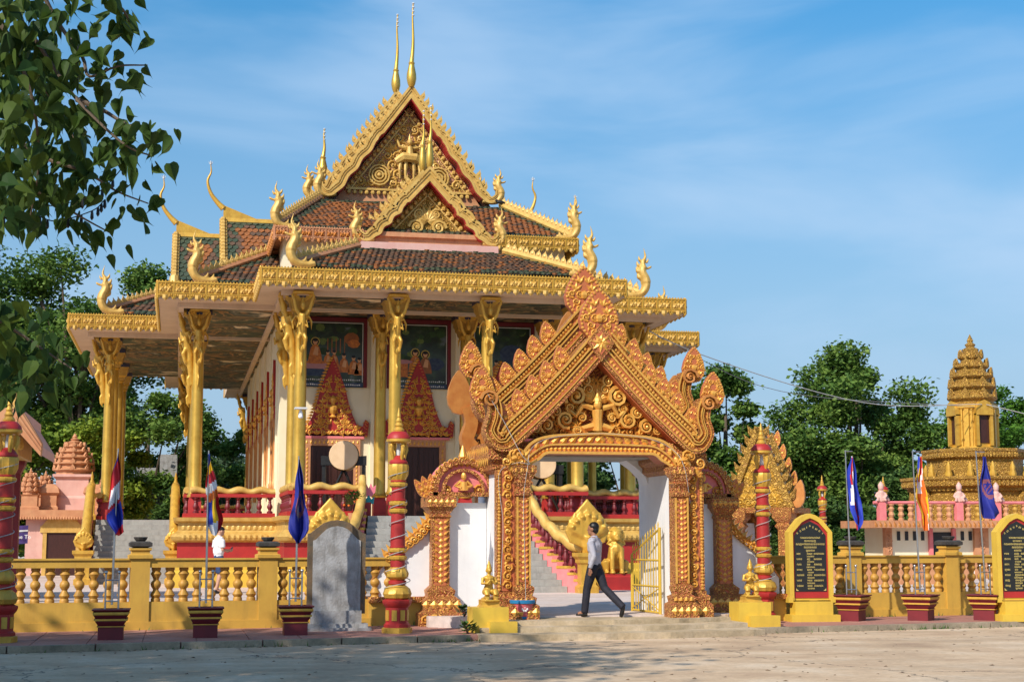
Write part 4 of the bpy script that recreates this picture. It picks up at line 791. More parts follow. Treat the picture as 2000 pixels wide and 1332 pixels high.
# ------------------------------------------------------------------ gateway
GC = 7.77; GV = 28.0; GZ = .27
GT = thing('gateway', 'ornate orange and gold gateway with stacked flame-edged gables and white walls', 'gate', (GC, GV + 1.2, GZ))
def gb(mb, name, mts, parent=GT, smooth=False, kind=None, dy=0.0):
    mb.v = [(x + GC, y + GV + dy, z) for x, y, z in mb.v]; return mb.build(name, mts, parent, smooth, kind=kind)
GM = [G['carved'], G['gategold'], G['gatered']]
FL1 = flame_leaf('flame_leaf', .52, .34, .10, [G['gatered'], G['gategold']], 5)
FL2 = flame_leaf('apex_leaf', 1.0, .78, .14, [G['gatered'], G['gategold']], 6)
FL3 = flame_leaf('flame_leaf', .72, .46, .12, [G['gatered'], G['gategold']], 8)
FLP = flame_leaf('flame_leaf', .9, .5, .14, [G['orange'], G['orange']], 8, relief=False)
def chevron(dy, dz, plain=False, grow=1.0):
    A = (0, 5.08 + dz); E_ = (-1.50 * grow, 3.55 + dz); n = 24
    P = [(lerp(A[0], E_[0], i / n), lerp(A[1], E_[1], i / n) - .05 * math.sin(math.pi * i / n)) for i in range(n + 1)]
    P += [(p[0], p[1]) for p in bez([(E_[0], E_[1], 0), (E_[0] - .26, E_[1] - .20, 0), (E_[0] - .56, E_[1] - .16, 0), (E_[0] - .74, E_[1] + .16, 0), (E_[0] - .66, E_[1] + .50, 0), (E_[0] - .74, E_[1] + .78, 0)], 5)[1:]]
    K = len(P); w = .46; sc = [1.0 if i <= n else lerp(1.0, .55, min(1, (i - n) / 14)) for i in range(K)]
    b = MB(); b.ribbon(P, [(0, 0), (-w, 0), (-w, .34), (0, .34)], 0, 0, sc, mitre=True)
    m1 = 0 if plain else 1
    if not plain:
        for (a, c, d, m) in ((0, -.05, .05, 0), (-.22, -.25, .045, 1), (-.29, -.32, .06, 1), (-.42, -.46, .05, 1), (-.07, -.09, .03, 1)): b.ribbon(P, [(a, -d), (c, -d), (c, .0), (a, .0)], m, 0, sc, mitre=True)
        b.ribbon(P[:n + 1], [(-.095, -.002), (-.215, -.002), (-.215, .01), (-.095, .01)], 2)
        for x, z, a in walk(P[:n + 8], .085, .08): b.stamp(DIAM, XF(x + math.sin(a) * .155, -.002, z - math.cos(a) * .155, .095, a, 1, .10), 1)
        for x, z, a in walk(P[:n + 8], .074, .04): b.stamp(BEAD, XF(x + math.sin(a) * .37, -.012, z - math.cos(a) * .37, .033), 1)
    b.ribbon(P[:n + 1], [(.004, 0.02), (.02, .02), (.02, .5), (.004, .5)], 2)
    mirrorx(b, 0.0); o = gb(b, 'gable_band', GM if not plain else [G['orange'], G['orange'], G['orange']], GT, dy=dy)
    out = [(x + math.sin(a) * w * .93, z - math.cos(a) * w * .93) for x, z, a in walk(P[:n + 1], .40, .52)]
    for x, z in out:
        for s in (-1, 1): put(FL1 if not plain else FLP, 'flame_leaf', o, (GC + s * abs(x), GV + dy + .14, z - .12), rot=(0, s * rad(14), 0), scale=(1, 1, 1) if not plain else .55)
    # curled ends with flame heads
    ex, ez = P[-1]
    for s in (-1, 1):
        put(FL3 if not plain else FLP, 'flame_leaf', o, (GC + s * (abs(ex) + .02), GV + dy + .12, ez - .12), rot=(0, s * rad(2), 0))
        if not plain:
            c = MB(); c.stamp(SPIB, XF(0, 0, 0, .36, 0, s, .7), 0); c.v = [(x + GC + s * (abs(ex) - .10), y + GV + dy + .02, z + ez - .02) for x, y, z in c.v]; c.build('scroll', G['orange'], o, 50)
    put(FL2 if not plain else FLP, 'apex_leaf', o, (GC, GV + dy + .12, 5.08 + dz + .40))
    return o
c0 = chevron(0.0, 0.0)
b = MB(); b.prism([(0, -.36), (.27, 0), (0, .36), (-.27, 0)], 'y', -.085, .01, 0); b.prism([(0, -.24), (.18, 0), (0, .24), (-.18, 0)], 'y', -.095, -.08, 2)
for k in range(8): b.stamp(LEAF, XF(0, -.095, 0, .2, k * .785, 1, .15), 1)
b.v = [(x, y, z + 5.42) for x, y, z in b.v]; gb(b, 'apex_lozenge', GM, c0)
chevron(1.1, .62); chevron(2.35, .0, True)
# tympanum with a figure among scrolls
b = MB(); P = [(-1.6, 3.62), (1.6, 3.62), (0, 5.12)]; b.prism(P, 'y', .34, .5, 0)
I = poly_in(P, .12); J = lambda x, z: I(x, z) and not (abs(x) < .2 and 3.7 < z < 4.5)
fill(b, J, 0, 1.6, 3.66, 5.1, .34, .19, 1, 13, 0.0, sy=.42)
for s in (-1, 1):
    b.stamp(SPIB, XF(s * .42, .3, 4.42, .46, .6, s, .7), 1); b.stamp(SPIB, XF(s * .62, .3, 3.98, .36, 2, s, .6), 1); b.stamp(SPIB, XF(s * .98, .3, 3.86, .3, 1, s, .5), 1); b.stamp(SPIB, XF(s * .22, .3, 4.72, .26, 1, s, .5), 1)
    b.tube([(s * .1, .24, 4.2), (s * .3, .22, 4.25), (s * .42, .24, 4.05), (s * .6, .28, 4.2)], [.06, .06, .05, .04], 6, 1)
    b.tube([(s * .08, .26, 3.85), (s * .28, .24, 3.8), (s * .2, .26, 3.7)], [.09, .08, .06], 6, 1)
b.tube([(0, .26, 3.78), (0, .22, 4.0), (0, .24, 4.16)], [.12, .09, .115], 10, 1); b.ell((0, .2, 4.26), (.08, .08, .10), 10, 7, 1); b.lathe([(.095, 0), (.07, .06), (.045, .10), (.01, .24)], 8, 1, Matrix.Translation((0, .23, 4.33)))
for s in (-1, 1):
    for (x, z, r_, a_) in ((.3, 4.02, .22, 0), (.80, 4.12, .26, 1.2), (1.2, 3.78, .2, .5), (.52, 4.2, .2, 2.2), (.16, 4.56, .2, .3), (.38, 3.78, .2, 1.7)): b.stamp(SPIB, XF(s * x, .31, z, r_, a_, s, .5), 1); [b.stamp(LEAF, XF(s * x, .31, z + r_ * .3, r_ * .8, -s * (a_ + k_ * .8 - 1), s, .4), 1) for k_ in range(3)]
for k in range(-4, 5): b.stamp(LEAF, XF(0, .32, 4.35, .42, k * .3, 1, .3), 1)
gb(b, 'tympanum', [G['carvedr'], G['gategold']])
# arched lintel
TOP = bez([(-1.62, 3.02, 0), (-1.52, 3.32, 0), (-1.32, 3.55, 0), (-1.0, 3.66, 0), (-.5, 3.70, 0), (0, 3.73, 0)], 5); TOP = [(p[0], p[1]) for p in TOP]
BOT = bez([(-1.42, 2.96, 0), (-1.34, 3.1, 0), (-1.18, 3.2, 0), (-1.05, 3.3, 0), (-.8, 3.31, 0), (0, 3.31, 0)], 5); BOT = [(p[0], p[1]) for p in BOT]
b = MB(); O = TOP + [(-x, z) for x, z in reversed(TOP[:-1])] + BOT[::-1] and (TOP + [(-x, z) for x, z in reversed(TOP[:-1])] + BOT + [(-x, z) for x, z in reversed(BOT[:-1])][::1])
full_top = TOP + [(-x, z) for x, z in reversed(TOP[:-1])]; full_bot = BOT + [(-x, z) for x, z in reversed(BOT[:-1])]
b.prism(full_top + full_bot[::-1], 'y', .05, .5, 0)
for fr, ht, d in ((.0, .05, .06), (.42, .035, .05), (1.0, -.05, .05)):
    pth = [(lerp(a[0], c[0], fr), lerp(a[1], c[1], fr)) for a, c in zip(full_bot, full_top)]; b.ribbon(pth, [(0, .05), (ht, .05), (ht, .05 - d), (0, .05 - d)], 1)
mid = [(lerp(a[0], c[0], .7), lerp(a[1], c[1], .7)) for a, c in zip(full_bot, full_top)]; low = [(lerp(a[0], c[0], .26), lerp(a[1], c[1], .26)) for a, c in zip(full_bot, full_top)]
for x, z, a in walk(mid, .17, .06): b.stamp(LEAF, XF(x, .05, z - .07, .24, (-.75 if x < 0 else .75) + a, 1 if x < 0 else -1, .28), 1)
for x, z, a in walk(low, .085, .04): b.stamp(DIAM, XF(x, .05, z, .11, a, 1, .12), 1)
gb(b, 'lintel', [G['gatered'], G['gategold']])
b = MB(); b.box(-1.45, 1.45, .5, 2.3, 3.28, 3.4); gb(b, 'lintel_beam', G['conc'])
# white body walls
for s in (-1, 1):
    b = MB(); x0, x1 = sorted((s * 1.42, s * 1.92)); b.box(x0, x1, .22, 2.25, GZ - .02, 3.05); o = gb(b, 'jamb_wall', G['white'])
    b = MB(); x0, x1 = sorted((s * 1.30, s * 2.05)); b.mold(x0, x1, .16, 2.32, [(-.1, 2.95), (0, 3.02), (0, 3.12), (.08, 3.2), (.08, 3.34), (.02, 3.42), (.02, 3.55)]); n = 12
    for k in range(n):
        t = (k + .5) / n; sx = (x0 - .08) if s < 0 else (x1 + .08)
        for zz in (3.2, 3.42): b.add(*[[(sx, .1 + t * 2.2, zz), (sx, .1 + t * 2.2 + .08, zz), (sx - .04 * (1 if s < 0 else -1), .14 + t * 2.2, zz + .05), (sx, .14 + t * 2.2, zz - .12)], [(0, 1, 2), (0, 3, 2), (1, 3, 2)]], 1)
    gb(b, 'corbel_cornice', [G['carved'], G['gategold']])
    # inner bracket under the beam
    b = MB(); xx = s * 1.42; b.prism([(xx, 3.28), (xx, 2.8), (xx - s * .05, 2.95), (xx - s * .22, 3.12), (xx - s * .45, 3.28)], 'y', 1.6, 2.2); gb(b, 'corner_bracket', G['white'])
    # front pillar: bead strip, scroll panel, pilaster
    b = MB(); x0, x1 = sorted((s * 1.40, s * 1.97)); b.box(x0, x1, .0, .22, .75, 3.0, 0); b.box(s * 1.97 - .04, s * 1.97 + .04, -.03, .2, .75, 3.0, 0)
    for k in range(36): b.stamp(BEAD, XF(s * 1.965, -.03, .8 + k * .062, .03), 1)
    b.box(s * 1.80 - .13, s * 1.80 + .13, -.012, 0, .78, 2.98, 2)
    for k in range(13): b.stamp(SPI, XF(s * 1.80, -.012, .88 + k * .165, .19, k * 1.9, 1 if k % 2 else -1, .3), 1); b.stamp(LEAF, XF(s * 1.80 + (.06 if k % 2 else -.06), -.012, .92 + k * .165, .14, .6 if k % 2 else -.6, 1, .2), 1)
    o = gb(b, 'pillar', GM)
    b = MB(); p0, p1 = sorted((s * 1.40, s * 1.66)); b.box(p0, p1, -.14, 0, .9, 2.5, 0); c = (p0 + p1) / 2; b.box(c - .085, c + .085, -.147, -.1, .95, 2.45, 2)
    for k in range(15): b.stamp(DIAM, XF(c, -.147, 1.0 + k * .10, .085, 0, 1, .10), 1); [b.stamp(LEAF, XF(c + q * .045, -.147, 1.0 + k * .10, .10, -q * .75, q, .2), 1) for q in (-1, 1)]
    for q in (-1, 1): b.box(c + q * .115 - .018, c + q * .115 + .018, -.165, -.14, .9, 2.5, 1)
    b.mold(p0 + .02, p1 - .02, -.13, .0, [(.0, 2.5), (.05, 2.53), (.05, 2.6), (.01, 2.63), (.01, 2.68), (.07, 2.76), (.03, 2.80), (.10, 2.92), (.12, 2.95), (.12, 3.08)], 0)
    for k in range(4): b.stamp(PETAL, XF(p0 - .03 + k * .105, -.235, 2.95, .1, 0, 1, .1), 1)
    b.mold(p0 + .02, p1 - .02, -.13, .0, [(.16, GZ), (.16, .52), (.10, .56), (.12, .66), (.05, .70), (.08, .80), (.08, .85), (.01, .9)], 0)
    for k in range(4): b.stamp(DIAM, XF(p0 - .06 + k * .13, -.295, .40, .16, 0, 1, .12), 1); b.stamp(PETAL, XF(p0 - .03 + k * .1, -.24, .58, .09, 0, 1, .1), 1)
    gb(b, 'pilaster', GM, o)
    b = MB(); x0, x1 = sorted((s * 1.70, s * 2.02)); b.mold(x0, x1, -.02, .22, [(.12, GZ), (.12, .5), (.06, .55), (.08, .66), (.02, .7), (.02, .76)])
    for k in range(3): b.stamp(DIAM, XF(x0 + .03 + k * .13, -.14, .39, .16, 0, 1, .12), 1)
    gb(b, 'pillar_base', GM, o)
    # ornament clump where gable foot meets capital
    b = MB()
    for k in range(9): b.stamp(SPI if k % 2 else LEAF, XF(s * (1.5 + .075 * k % .4), -.16 - .03 * (k % 3), 3.08 + .07 * (k % 4), .22, k * .9, s, .35), 0)
    gb(b, 'capital_ornament', G['gategold'], o)
    # wing: small pillar, white panels, arched pediment and trailing edge
    wv = 1.35
    b = MB(); x0, x1 = sorted((s * 1.93, s * 2.68)); b.box(x0, x1, wv, wv + .5, GZ - .25, 2.42); gb(b, 'wing_wall', G['white'])
    b = MB(); x0, x1 = sorted((s * 2.68, s * 3.02)); b.box(x0, x1, wv - .18, wv + .45, .5, 2.2, 0); c = (x0 + x1) / 2; b.box(c - .11, c + .11, wv - .188, wv - .1, .85, 2.1, 2)
    for k in range(11): b.stamp(DIAM, XF(c, wv - .188, .92 + k * .11, .10, 0, 1, .10), 1); [b.stamp(LEAF, XF(c + q * .06, wv - .188, .92 + k * .11, .12, -q * .75, q, .2), 1) for q in (-1, 1)]
    b.mold(x0 + .02, x1 - .02, wv - .16, wv + .43, [(0, 2.1), (.05, 2.15), (.02, 2.2), (.10, 2.32), (.13, 2.34), (.13, 2.52), (.10, 2.55)])
    b.mold(x0 + .02, x1 - .02, wv - .16, wv + .43, [(.30, .1), (.30, .34), (.20, .40), (.20, .58), (.10, .66), (.12, .76), (.02, .85)])
    for k in range(5): b.stamp(DIAM, XF(c - .22 + k * .11, wv - .29, 2.43, .11, 0, 1, .1), 1); b.stamp(DIAM, XF(c - .3 + k * .15, wv - .36, .5, .16, 0, 1, .1), 1); b.stamp(SPI, XF(c - .34 + k * .17, wv - .46, .22, .19, k, 1, .25), 1)
    gb(b, 'wing_pillar', GM)
    b = MB(); cx = s * 2.42; Q = [(cx + .62 * math.cos(a), 2.55 + .72 * math.sin(a) ** .8 if math.sin(a) > 0 else 2.55) for a in [math.pi * k / 16 for k in range(17)]]
    b.prism(Q, 'y', wv - .12, wv + .3, 2); R_ = [(cx + (x - cx) * .95, z - .02) for x, z in Q]
    b.ribbon(R_, [(0, wv - .12), (.09, wv - .12), (.09, wv - .2), (0, wv - .2)], 0); b.ribbon([(cx + (x - cx) * .68, 2.58 + (z - 2.55) * .68) for x, z in Q], [(0, wv - .12), (.06, wv - .12), (.06, wv - .22), (0, wv - .22)], 0)
    for x, z, a in walk(Q, .11): b.stamp(SPI, XF(x, wv - .13, z - .02, .15, a, s, .3), 1)
    for x, z, a in walk([(cx + (x - cx) * .82, 2.57 + (z - 2.55) * .82) for x, z in Q], .1): b.stamp(LEAF, XF(x, wv - .13, z - .05, .16, a - math.pi / 2 - 1.57, 1, .25), 1)
    b.tube([(cx, wv - .2, 2.66), (cx, wv - .22, 2.82)], [.1, .07], 8, 1); b.ell((cx, wv - .22, 2.92), (.055, .055, .08), 8, 5, 1)
    for q in (-1, 1): b.tube([(cx + q * .06, wv - .2, 2.82), (cx + q * .16, wv - .22, 2.74), (cx + q * .05, wv - .26, 2.70)], .035, 6, 1); b.stamp(SPI, XF(cx + q * .3, wv - .13, 2.66, .2, 1, q, .3), 1)
    b.box(cx - .66, cx + .66, wv - .2, wv + .3, 2.54, 2.62, 0); b.lathe([(.02, 0), (.09, .08), (.06, .16), (.01, .3)], 8, 1, Matrix.Translation((cx, wv - .1, 3.22)))
    gb(b, 'wing_pediment', [G['carved'], G['gategold'], G['pink']])
    for q in (0, 1, 2): put(LEAFM if False else FL1, 'flame_leaf', GT, (GC + s * (2.98 + .06 * q), GV + wv, 2.56 - .02 * q), rot=(0, s * rad(8 + 14 * q), 0), scale=(.55, .8, .8))
    O = bez([(s * 3.0, 2.0, 0), (s * 3.25, 1.72, 0), (s * 3.55, 1.50, 0), (s * 3.85, 1.28, 0), (s * 4.12, .95, 0)], 5); O = [(p[0], p[1]) for p in O]
    b = MB(); b.prism(O + [(s * 4.12, .62), (s * 3.0, .62)], 'y', wv + .15, wv + .45); gb(b, 'wing_panel', G['white'])
    b = MB(); b.ribbon(O, [(0, wv + .1), (s * .02, wv + .1), (s * .02, wv + .5), (0, wv + .5)], 0)
    for x, z, a in walk(O[:16], .12): b.stamp(SPI, XF(x, wv + .1, z + .06, .2, a, s, .4), 1); b.stamp(LEAF, XF(x, wv + .12, z + .06, .24, -s * .5, s, .4), 1)
    gb(b, 'wing_edge', [G['orange'], G['gategold']])
    b = MB(); x0, x1 = sorted((s * 3.0, s * 4.2)); b.box(x0, x1, wv - .0, wv + .5, .08, .54, 0); b.box(x0, x1, wv - .08, wv + .5, .54, .64, 1); gb(b, 'wing_base', [G['yellow'], G['carved']])
# open metal gate leaf against the right jamb
ML = thing('metal_gate_leaf', 'open yellow metal gate leaf with thin upright bars at the right jamb', 'gate leaf', (GC + 1.34, GV + .9, GZ))
b = MB(); X = GC + 1.30; ya, yb = GV + .52, GV + 1.98
b.tube([(X, ya, GZ + .02), (X, ya, 1.95)], .03, 6); b.tube([(X - .12, yb, GZ + .02), (X - .12, yb, 1.42)], .03, 6)
for z in (.33, .82, 1.32): b.tube([(X, ya, z), (X - .12, yb, z)], .022, 6)
b.tube([(X, ya, 1.92), (X - .12, yb, 1.42)], .022, 6); b.build('frame', G['yrail'], ML)
for k in range(11):
    t = (k + .5) / 11; b = MB(); zt = lerp(1.95, 1.47, t) + .06; b.tube([(X - .12 * t, lerp(ya, yb, t), .34), (X - .12 * t, lerp(ya, yb, t), zt)], .011, 5); b.lathe([(.02, 0), (.002, .08)], 5, 0, Matrix.Translation((X - .12 * t, lerp(ya, yb, t), zt))); b.build('bar', G['yrail'], ML)
for (q0, q1) in (((.0, .36), (1, .80)), ((1, .36), (0, .80))):
    b = MB(); b.tube([(X - .12 * q0[0] - .01, lerp(ya, yb, q0[0]), q0[1]), (X - .12 * q1[0] - .01, lerp(ya, yb, q1[0]), q1[1])], .012, 5); b.build('brace', G['yrail'], ML)
# ------------------------------------------------------------------ boundary wall
wb = MB(); wb.lathe([(.085, 0), (.085, .05), (.07, .07), (.10, .12), (.055, .20), (.05, .22), (.085, .27), (.095, .31), (.085, .35), (.05, .39), (.055, .42), (.10, .50), (.07, .55), (.085, .57), (.085, .62)], 10)
WBAL = wb.mesh('baluster', G['yellowb'], 40)
def urn_mesh():
    b = MB(); b.mold(-.10, .10, -.10, .10, [(.02, 0), (.10, .03), (.10, .09), (.05, .12)]); b.lathe([(.08, .12), (.11, .15), (.13, .19), (.12, .20), (.07, .19)], 10); return b.mesh('urn', G['urn'])
URN = urn_mesh()
def wall(u0, u1, posts, label):
    ang = math.atan(.105); w = thing('boundary_wall', label, 'wall', (u0, WAL(u0), .08), 'yellow boundary walls with balusters', local=True, rz=ang)
    k = 1 / math.cos(ang); L_ = (u1 - u0) * k
    b = MB(); b.box(0, L_, -.11, .11, .16, .52); b.box(0, L_, -.16, .13, 0, .17); b.build('wall_base', G['yellow'], w)
    b = MB(); b.box(0, L_, -.12, .12, 1.135, 1.27); b.box(0, L_, -.15, .15, 1.27, 1.30); b.build('coping', G['yellow'], w)
    ps = sorted([(p - u0) * k for p in posts]); ed = [0] + ps + [L_]
    for p in ps:
        b = MB(); b.box(p - .17, p + .17, -.145, .145, .15, 1.27, 0); b.mold(p - .16, p + .16, -.14, .14, [(.05, 1.30), (.05, 1.36), (.0, 1.38), (0, 1.43), (.03, 1.45), (.03, 1.49)], 0); o = b.build('post', G['yellow'], w); put(URN, 'urn', o, (p, 0, 1.49), scale=rng.uniform(.95, 1.1))
    for a, c in zip(ed[:-1], ed[1:]):
        n = max(1, int((c - a - .3) / .245))
        for i in range(n): put(WBAL, 'baluster', w, (a + .17 + (i + .5) * (c - a - .34) / n, 0, .52), rz=rng.uniform(0, 1))
    return w
wall(-6.2, 4.25, [-5.0, -.65, 1.66], 'long yellow balustrade wall left of the gateway, behind the grey stone tablet')
wall(11.7, 20.5, [13.95, 16.35], 'yellow balustrade wall right of the gateway, behind the black inscription board')
# ------------------------------------------------------------------ lamp columns wound with a cord of lights
def lamp_column(loc, label, sc=1.0):
    t = thing('lamp_column', label, 'lamp column', loc, 'red and gold lamp columns', local=True)
    rg = [G['red'], G['gold']]
    b = MB(); b.lathe([(.27, 0), (.27, .09), (.25, .10)], 8, 1); b.lathe([(.235, .10), (.235, .15), (.20, .18), (.20, .44), (.235, .48), (.26, .53), (.26, .57), (.18, .6)], 8, 0)
    for k in range(8):
        a = (k + .5) * math.pi / 4; M = Matrix.Rotation(a, 4, 'Z') @ Matrix.Translation((.187, 0, 0)); b.box(-.004, .012, -.045, .045, .22, .40, 1, M)
    b.build('base', rg, t, 35)
    b = MB(); b.lathe([(.14, .57), (.21, .61), (.235, .68), (.205, .77), (.13, .83)], 24, 1, flute=.09); b.lathe([(.13, .83), (.16, .85), (.16, .90), (.12, .92)], 16, 0); b.lathe([(.12, .92), (.175, .97), (.185, 1.03), (.155, 1.10), (.12, 1.14)], 24, 1, flute=.09)
    b.build('lotus_bulb', rg, t, 35)
    b = MB(); b.lathe([(.128, 1.14), (.132, 1.6), (.122, 2.1), (.125, 2.64)], 16, 0)
    for z in (1.30, 1.43, 2.12, 2.25, 2.58):
        b.lathe([(.125, z - .045), (.15, z - .02), (.155, z + .02), (.125, z + .045)], 20, 1, flute=.08); b.lathe([(.125, z + .045), (.142, z + .05), (.142, z + .07), (.125, z + .08)], 16, 0)
    b.build('shaft', rg, t, 35)
    b = MB(); b.lathe([(.11, 2.64), (.13, 2.68), (.165, 2.76), (.172, 2.90), (.16, 2.94)], 24, 1, flute=.08); b.lathe([(.12, 2.94), (.165, 2.95), (.165, 2.98), (.09, 3.08), (.04, 3.10)], 12, 0); b.build('capital', rg, t, 35)
    b = MB()
    for k in range(4):
        a = k * math.pi / 2 + .4; x, y = .135 * math.cos(a), .135 * math.sin(a); b.tube([(x * .8, y * .8, 2.98), (x * .9, y * .9, 3.10), (x * 1.15, y * 1.15, 3.2), (x * 1.0, y * 1.0, 3.32)], [.025, .04, .045, .025], 6, 1); b.ell((x * 1.15, y * 1.15, 3.25), .04, 6, 5, 1)
    b.lathe([(.04, 3.0), (.045, 3.15), (.025, 3.32)], 8, 2); b.build('lantern', rg + [G['ltgrey']], t, 40)
    b = MB(); b.lathe([(.18, 3.31), (.22, 3.34), (.22, 3.38), (.2, 3.39)], 16, 1); b.lathe([(.21, 3.39), (.20, 3.44), (.14, 3.51), (.11, 3.52)], 16, 0); b.lathe([(.095, 3.52), (.10, 3.55), (.065, 3.60), (.08, 3.63), (.048, 3.68), (.058, 3.71), (.026, 3.77), (.036, 3.79), (.006, 3.95)], 12, 1); b.build('roof_cap', rg, t, 35)
    b = MB(); P = [((.145 + (.08 if z < 1.12 else (.03 if z > 2.62 else .008))) * Vector((math.cos(a), math.sin(a), 0))) + Vector((0, 0, z)) for z, a in [(.64 + i * .0158, i * .36) for i in range(148)]]
    b.tube(P, .008, 4); b.build('light_cord', G['cable'], t); t.scale = (sc,) * 3; return t
lamp_column((-2.72, 26.05, .1), 'red and gold lamp column cut by the left picture edge'); lamp_column((3.80, 27.1, .1), 'red and gold lamp column wound with white cord, beside the grey stone tablet')
lamp_column((11.45, 29.2, .1), 'red and gold lamp column wound with white cord, right of the gateway'); lamp_column((25.3, 58.0, .3), 'far red lamp column between the small gateway and the largest tree', 1.0); lamp_column((28.2, 58.5, .3), 'far red lamp column directly left of the pink terrace', 1.0)
# ------------------------------------------------------------------ planters with flagpoles
def planter_mesh():
    b = MB(); b.mold(-.20, .20, -.20, .20, [(0, 0), (0, .21), (.02, .215), (.02, .23), (-.0, .24), (.04, .30), (.04, .315), (.065, .32), (.065, .35), (.04, .36), (.075, .41), (.085, .425), (.085, .46), (.06, .465), (.10, .49), (.10, .505), (-.02, .51), (-.02, .47)],
        ms=[0, 0, 1, 0, 0, 0, 1, 1, 0, 0, 1, 1, 0, 0, 0, 0, 0], cap=False)
    b.box(-.19, .19, -.19, .19, .45, .48, 0); return b.mesh('planter', [G['darkred'], G['gold']])
PLM = planter_mesh()
def flag_mesh(kind, seed, Lf, prof, lean=1):
    """limp flag: prof = [(w, left, right)] half outlines hanging below the truck; deep soft folds"""
    n, m = 22, 44; vs = []; fs = []; mi = []; r = random.Random(seed); ph = r.uniform(0, 6)
    def edge(w):
        for a, c in zip(prof[:-1], prof[1:]):
            if a[0] <= w <= c[0]: t = (w - a[0]) / (c[0] - a[0]); t = t * t * (3 - 2 * t) * .5 + t * .5; return lerp(a[1], c[1], t), lerp(a[2], c[2], t)
        return prof[-1][1], prof[-1][2]
    for j in range(m + 1):
        w = j / m; l, q = edge(w); wd = q - l
        for i in range(n + 1):
            c = i / n; y = .10 * min(1, wd / .12) * math.sin(c * 7.5 + w * 2.4 + ph) * (.35 + .65 * w) + .035 * math.sin(c * 15 - w * 5 + ph * 2)
            vs.append((lerp(l, q, c) + .012 * math.sin(w * 13 + c * 4 + ph), y, -w * Lf - (.10 * Lf * (abs(c - .4) * 1.2) ** 1.5 if w > .9 else 0) * -(w - .9) * 8))
    for j in range(m):
        for i in range(n):
            fs.append((j * (n + 1) + i, j * (n + 1) + i + 1, (j + 1) * (n + 1) + i + 1, (j + 1) * (n + 1) + i)); c = (i + .5) / n; w = (j + .5) / m
            if kind == 'blue':
                e = math.hypot((c - .55) * .5, (w - .52)); k = 1 if abs(e - .13) < .03 or (e < .07 and (i + j) % 3 == 0) else 0
            elif kind == 'nation':
                d = w + .16 * (c - .5); k = 0 if d < .14 else (1 if d < .40 else (2 if d < .62 and .08 < c < .95 else (1 if d < .67 else (0 if d < .93 else 1))))
            elif kind == 'nation2':
                d = c + .25 * (w - .5); k = 0 if d < .14 else (1 if d < .45 and w < .38 else (2 if d < .55 and w < .66 else (1 if abs(d - .55 - (w - .66) * .5) < .16 else 0)))
            elif kind == 'stripe':
                d = w + .10 * (c - .5); k = 0 if d < .12 else (1 if d < .24 else (2 if d < .36 else (3 if d < .46 else (4 if d < .56 else ((0 if c < .4 else (1 if c < .72 else 2)) if d < .84 else (3 if c < .7 else 2))))))
            else:
                d = c + .5 * w; k = 0 if d < .28 else (1 if d < .58 else (2 if d < .78 and w < .35 else (3 if d < .86 and w < .5 else (4 if d < 1.02 else (1 if c > .72 else (2 if w < .78 else 3))))))
            mi.append(k)
    me = bpy.data.meshes.new('flag'); me.from_pydata(vs, [], fs)
    for x in {'b': [G['blue'], G['mark']], 'n': [G['fcblue'], G['fred'], G['fwhite']], 's': [G['fcblue'], G['fyellow'], G['fred'], G['fwhite'], G['forange']]}[kind[0]]: me.materials.append(x)
    me.polygons.foreach_set('material_index', mi); me.polygons.foreach_set('use_smooth', [True] * len(fs)); return me
def flagpole(loc, kind, top, tilt, plabel, flabel, seed, Lf, prof, arm=0.0, s=1.0, rot=0.0):
    p = put(PLM, 'planter', None, loc, scale=(s, s, s * .98), rz=rot); tag(p, plabel, 'planter', 'dark red planters with gold bands')
    f = thing('flagpole', flabel, 'flagpole', (loc[0], loc[1], loc[2] + .46), 'flagpoles standing in planters', local=True)
    b = MB(); tx = math.tan(rad(tilt)); b.tube([(0, 0, .1), (tx * .5 * top, 0, .5 * top), (tx * top, 0, top)], [.02, .018, .012], 7); b.build('pole', G['steel'], f, 60)
    b = MB()
    for q in (-1, 1): b.tube([(q * .105, 0, -.02), (q * .105, 0, .60)], .017, 7); b.ell((q * .105, 0, .625), .030, 8, 6)
    for z in (.16, .50): b.tube([(-.105, -.02, z), (.105, -.02, z)], .011, 6)
    b.build('stand', G['steel'], f, 60)
    if arm: b = MB(); b.tube([(tx * top - .02, 0, top - .02), (tx * top + arm * 1.3, 0, top - .02)], .010, 5); b.build('arm', G['steel'], f)
    put(flag_mesh(kind, seed, Lf, prof), 'flag', f, (tx * top + arm, -.04, top - (.06 if not arm else .12)))
z0 = .102
flagpole((-1.02, 26.35, z0), 'nation', 2.66, .5, 'dark red planter holding the blue and red national flag left of the wall post', 'flagpole with limp blue and red national flag, leftmost pole', 1, 1.38, [(0, -.01, .02), (.3, -.09, .05), (.6, -.14, .07), (.8, -.14, .11), (1, -.02, .15)])
flagpole((.50, 26.66, z0), 'stripe', 2.66, -.3, 'dark red planter in the middle of the left three, under the striped flag', 'flagpole with limp multicoloured striped flag in front of the man in white', 2, 1.38, [(0, -.01, .02), (.3, -.03, .12), (.6, -.02, .2), (.8, .0, .26), (1, .08, .2)])
flagpole((2.02, 26.98, z0), 'blue', 2.60, .3, 'dark red planter right beside the grey stone tablet', 'flagpole with plain dark blue flag beside the grey stone tablet', 3, 1.48, [(0, -.01, .02), (.35, -.05, .09), (.75, -.15, .18), (.82, -.16, .19), (1, -.04, .06)])
flagpole((13.27, 29.1, z0), 'nation2', 2.95, -1.0, 'broad dark red planter nearest the black inscription board', 'flagpole with red white and blue flag right of the black inscription board', 4, 1.5, [(0, -.01, .02), (.3, -.10, .08), (.7, -.07, .17), (.85, -.02, .2), (1, .07, .13)], .12, 1.04, rad(45))
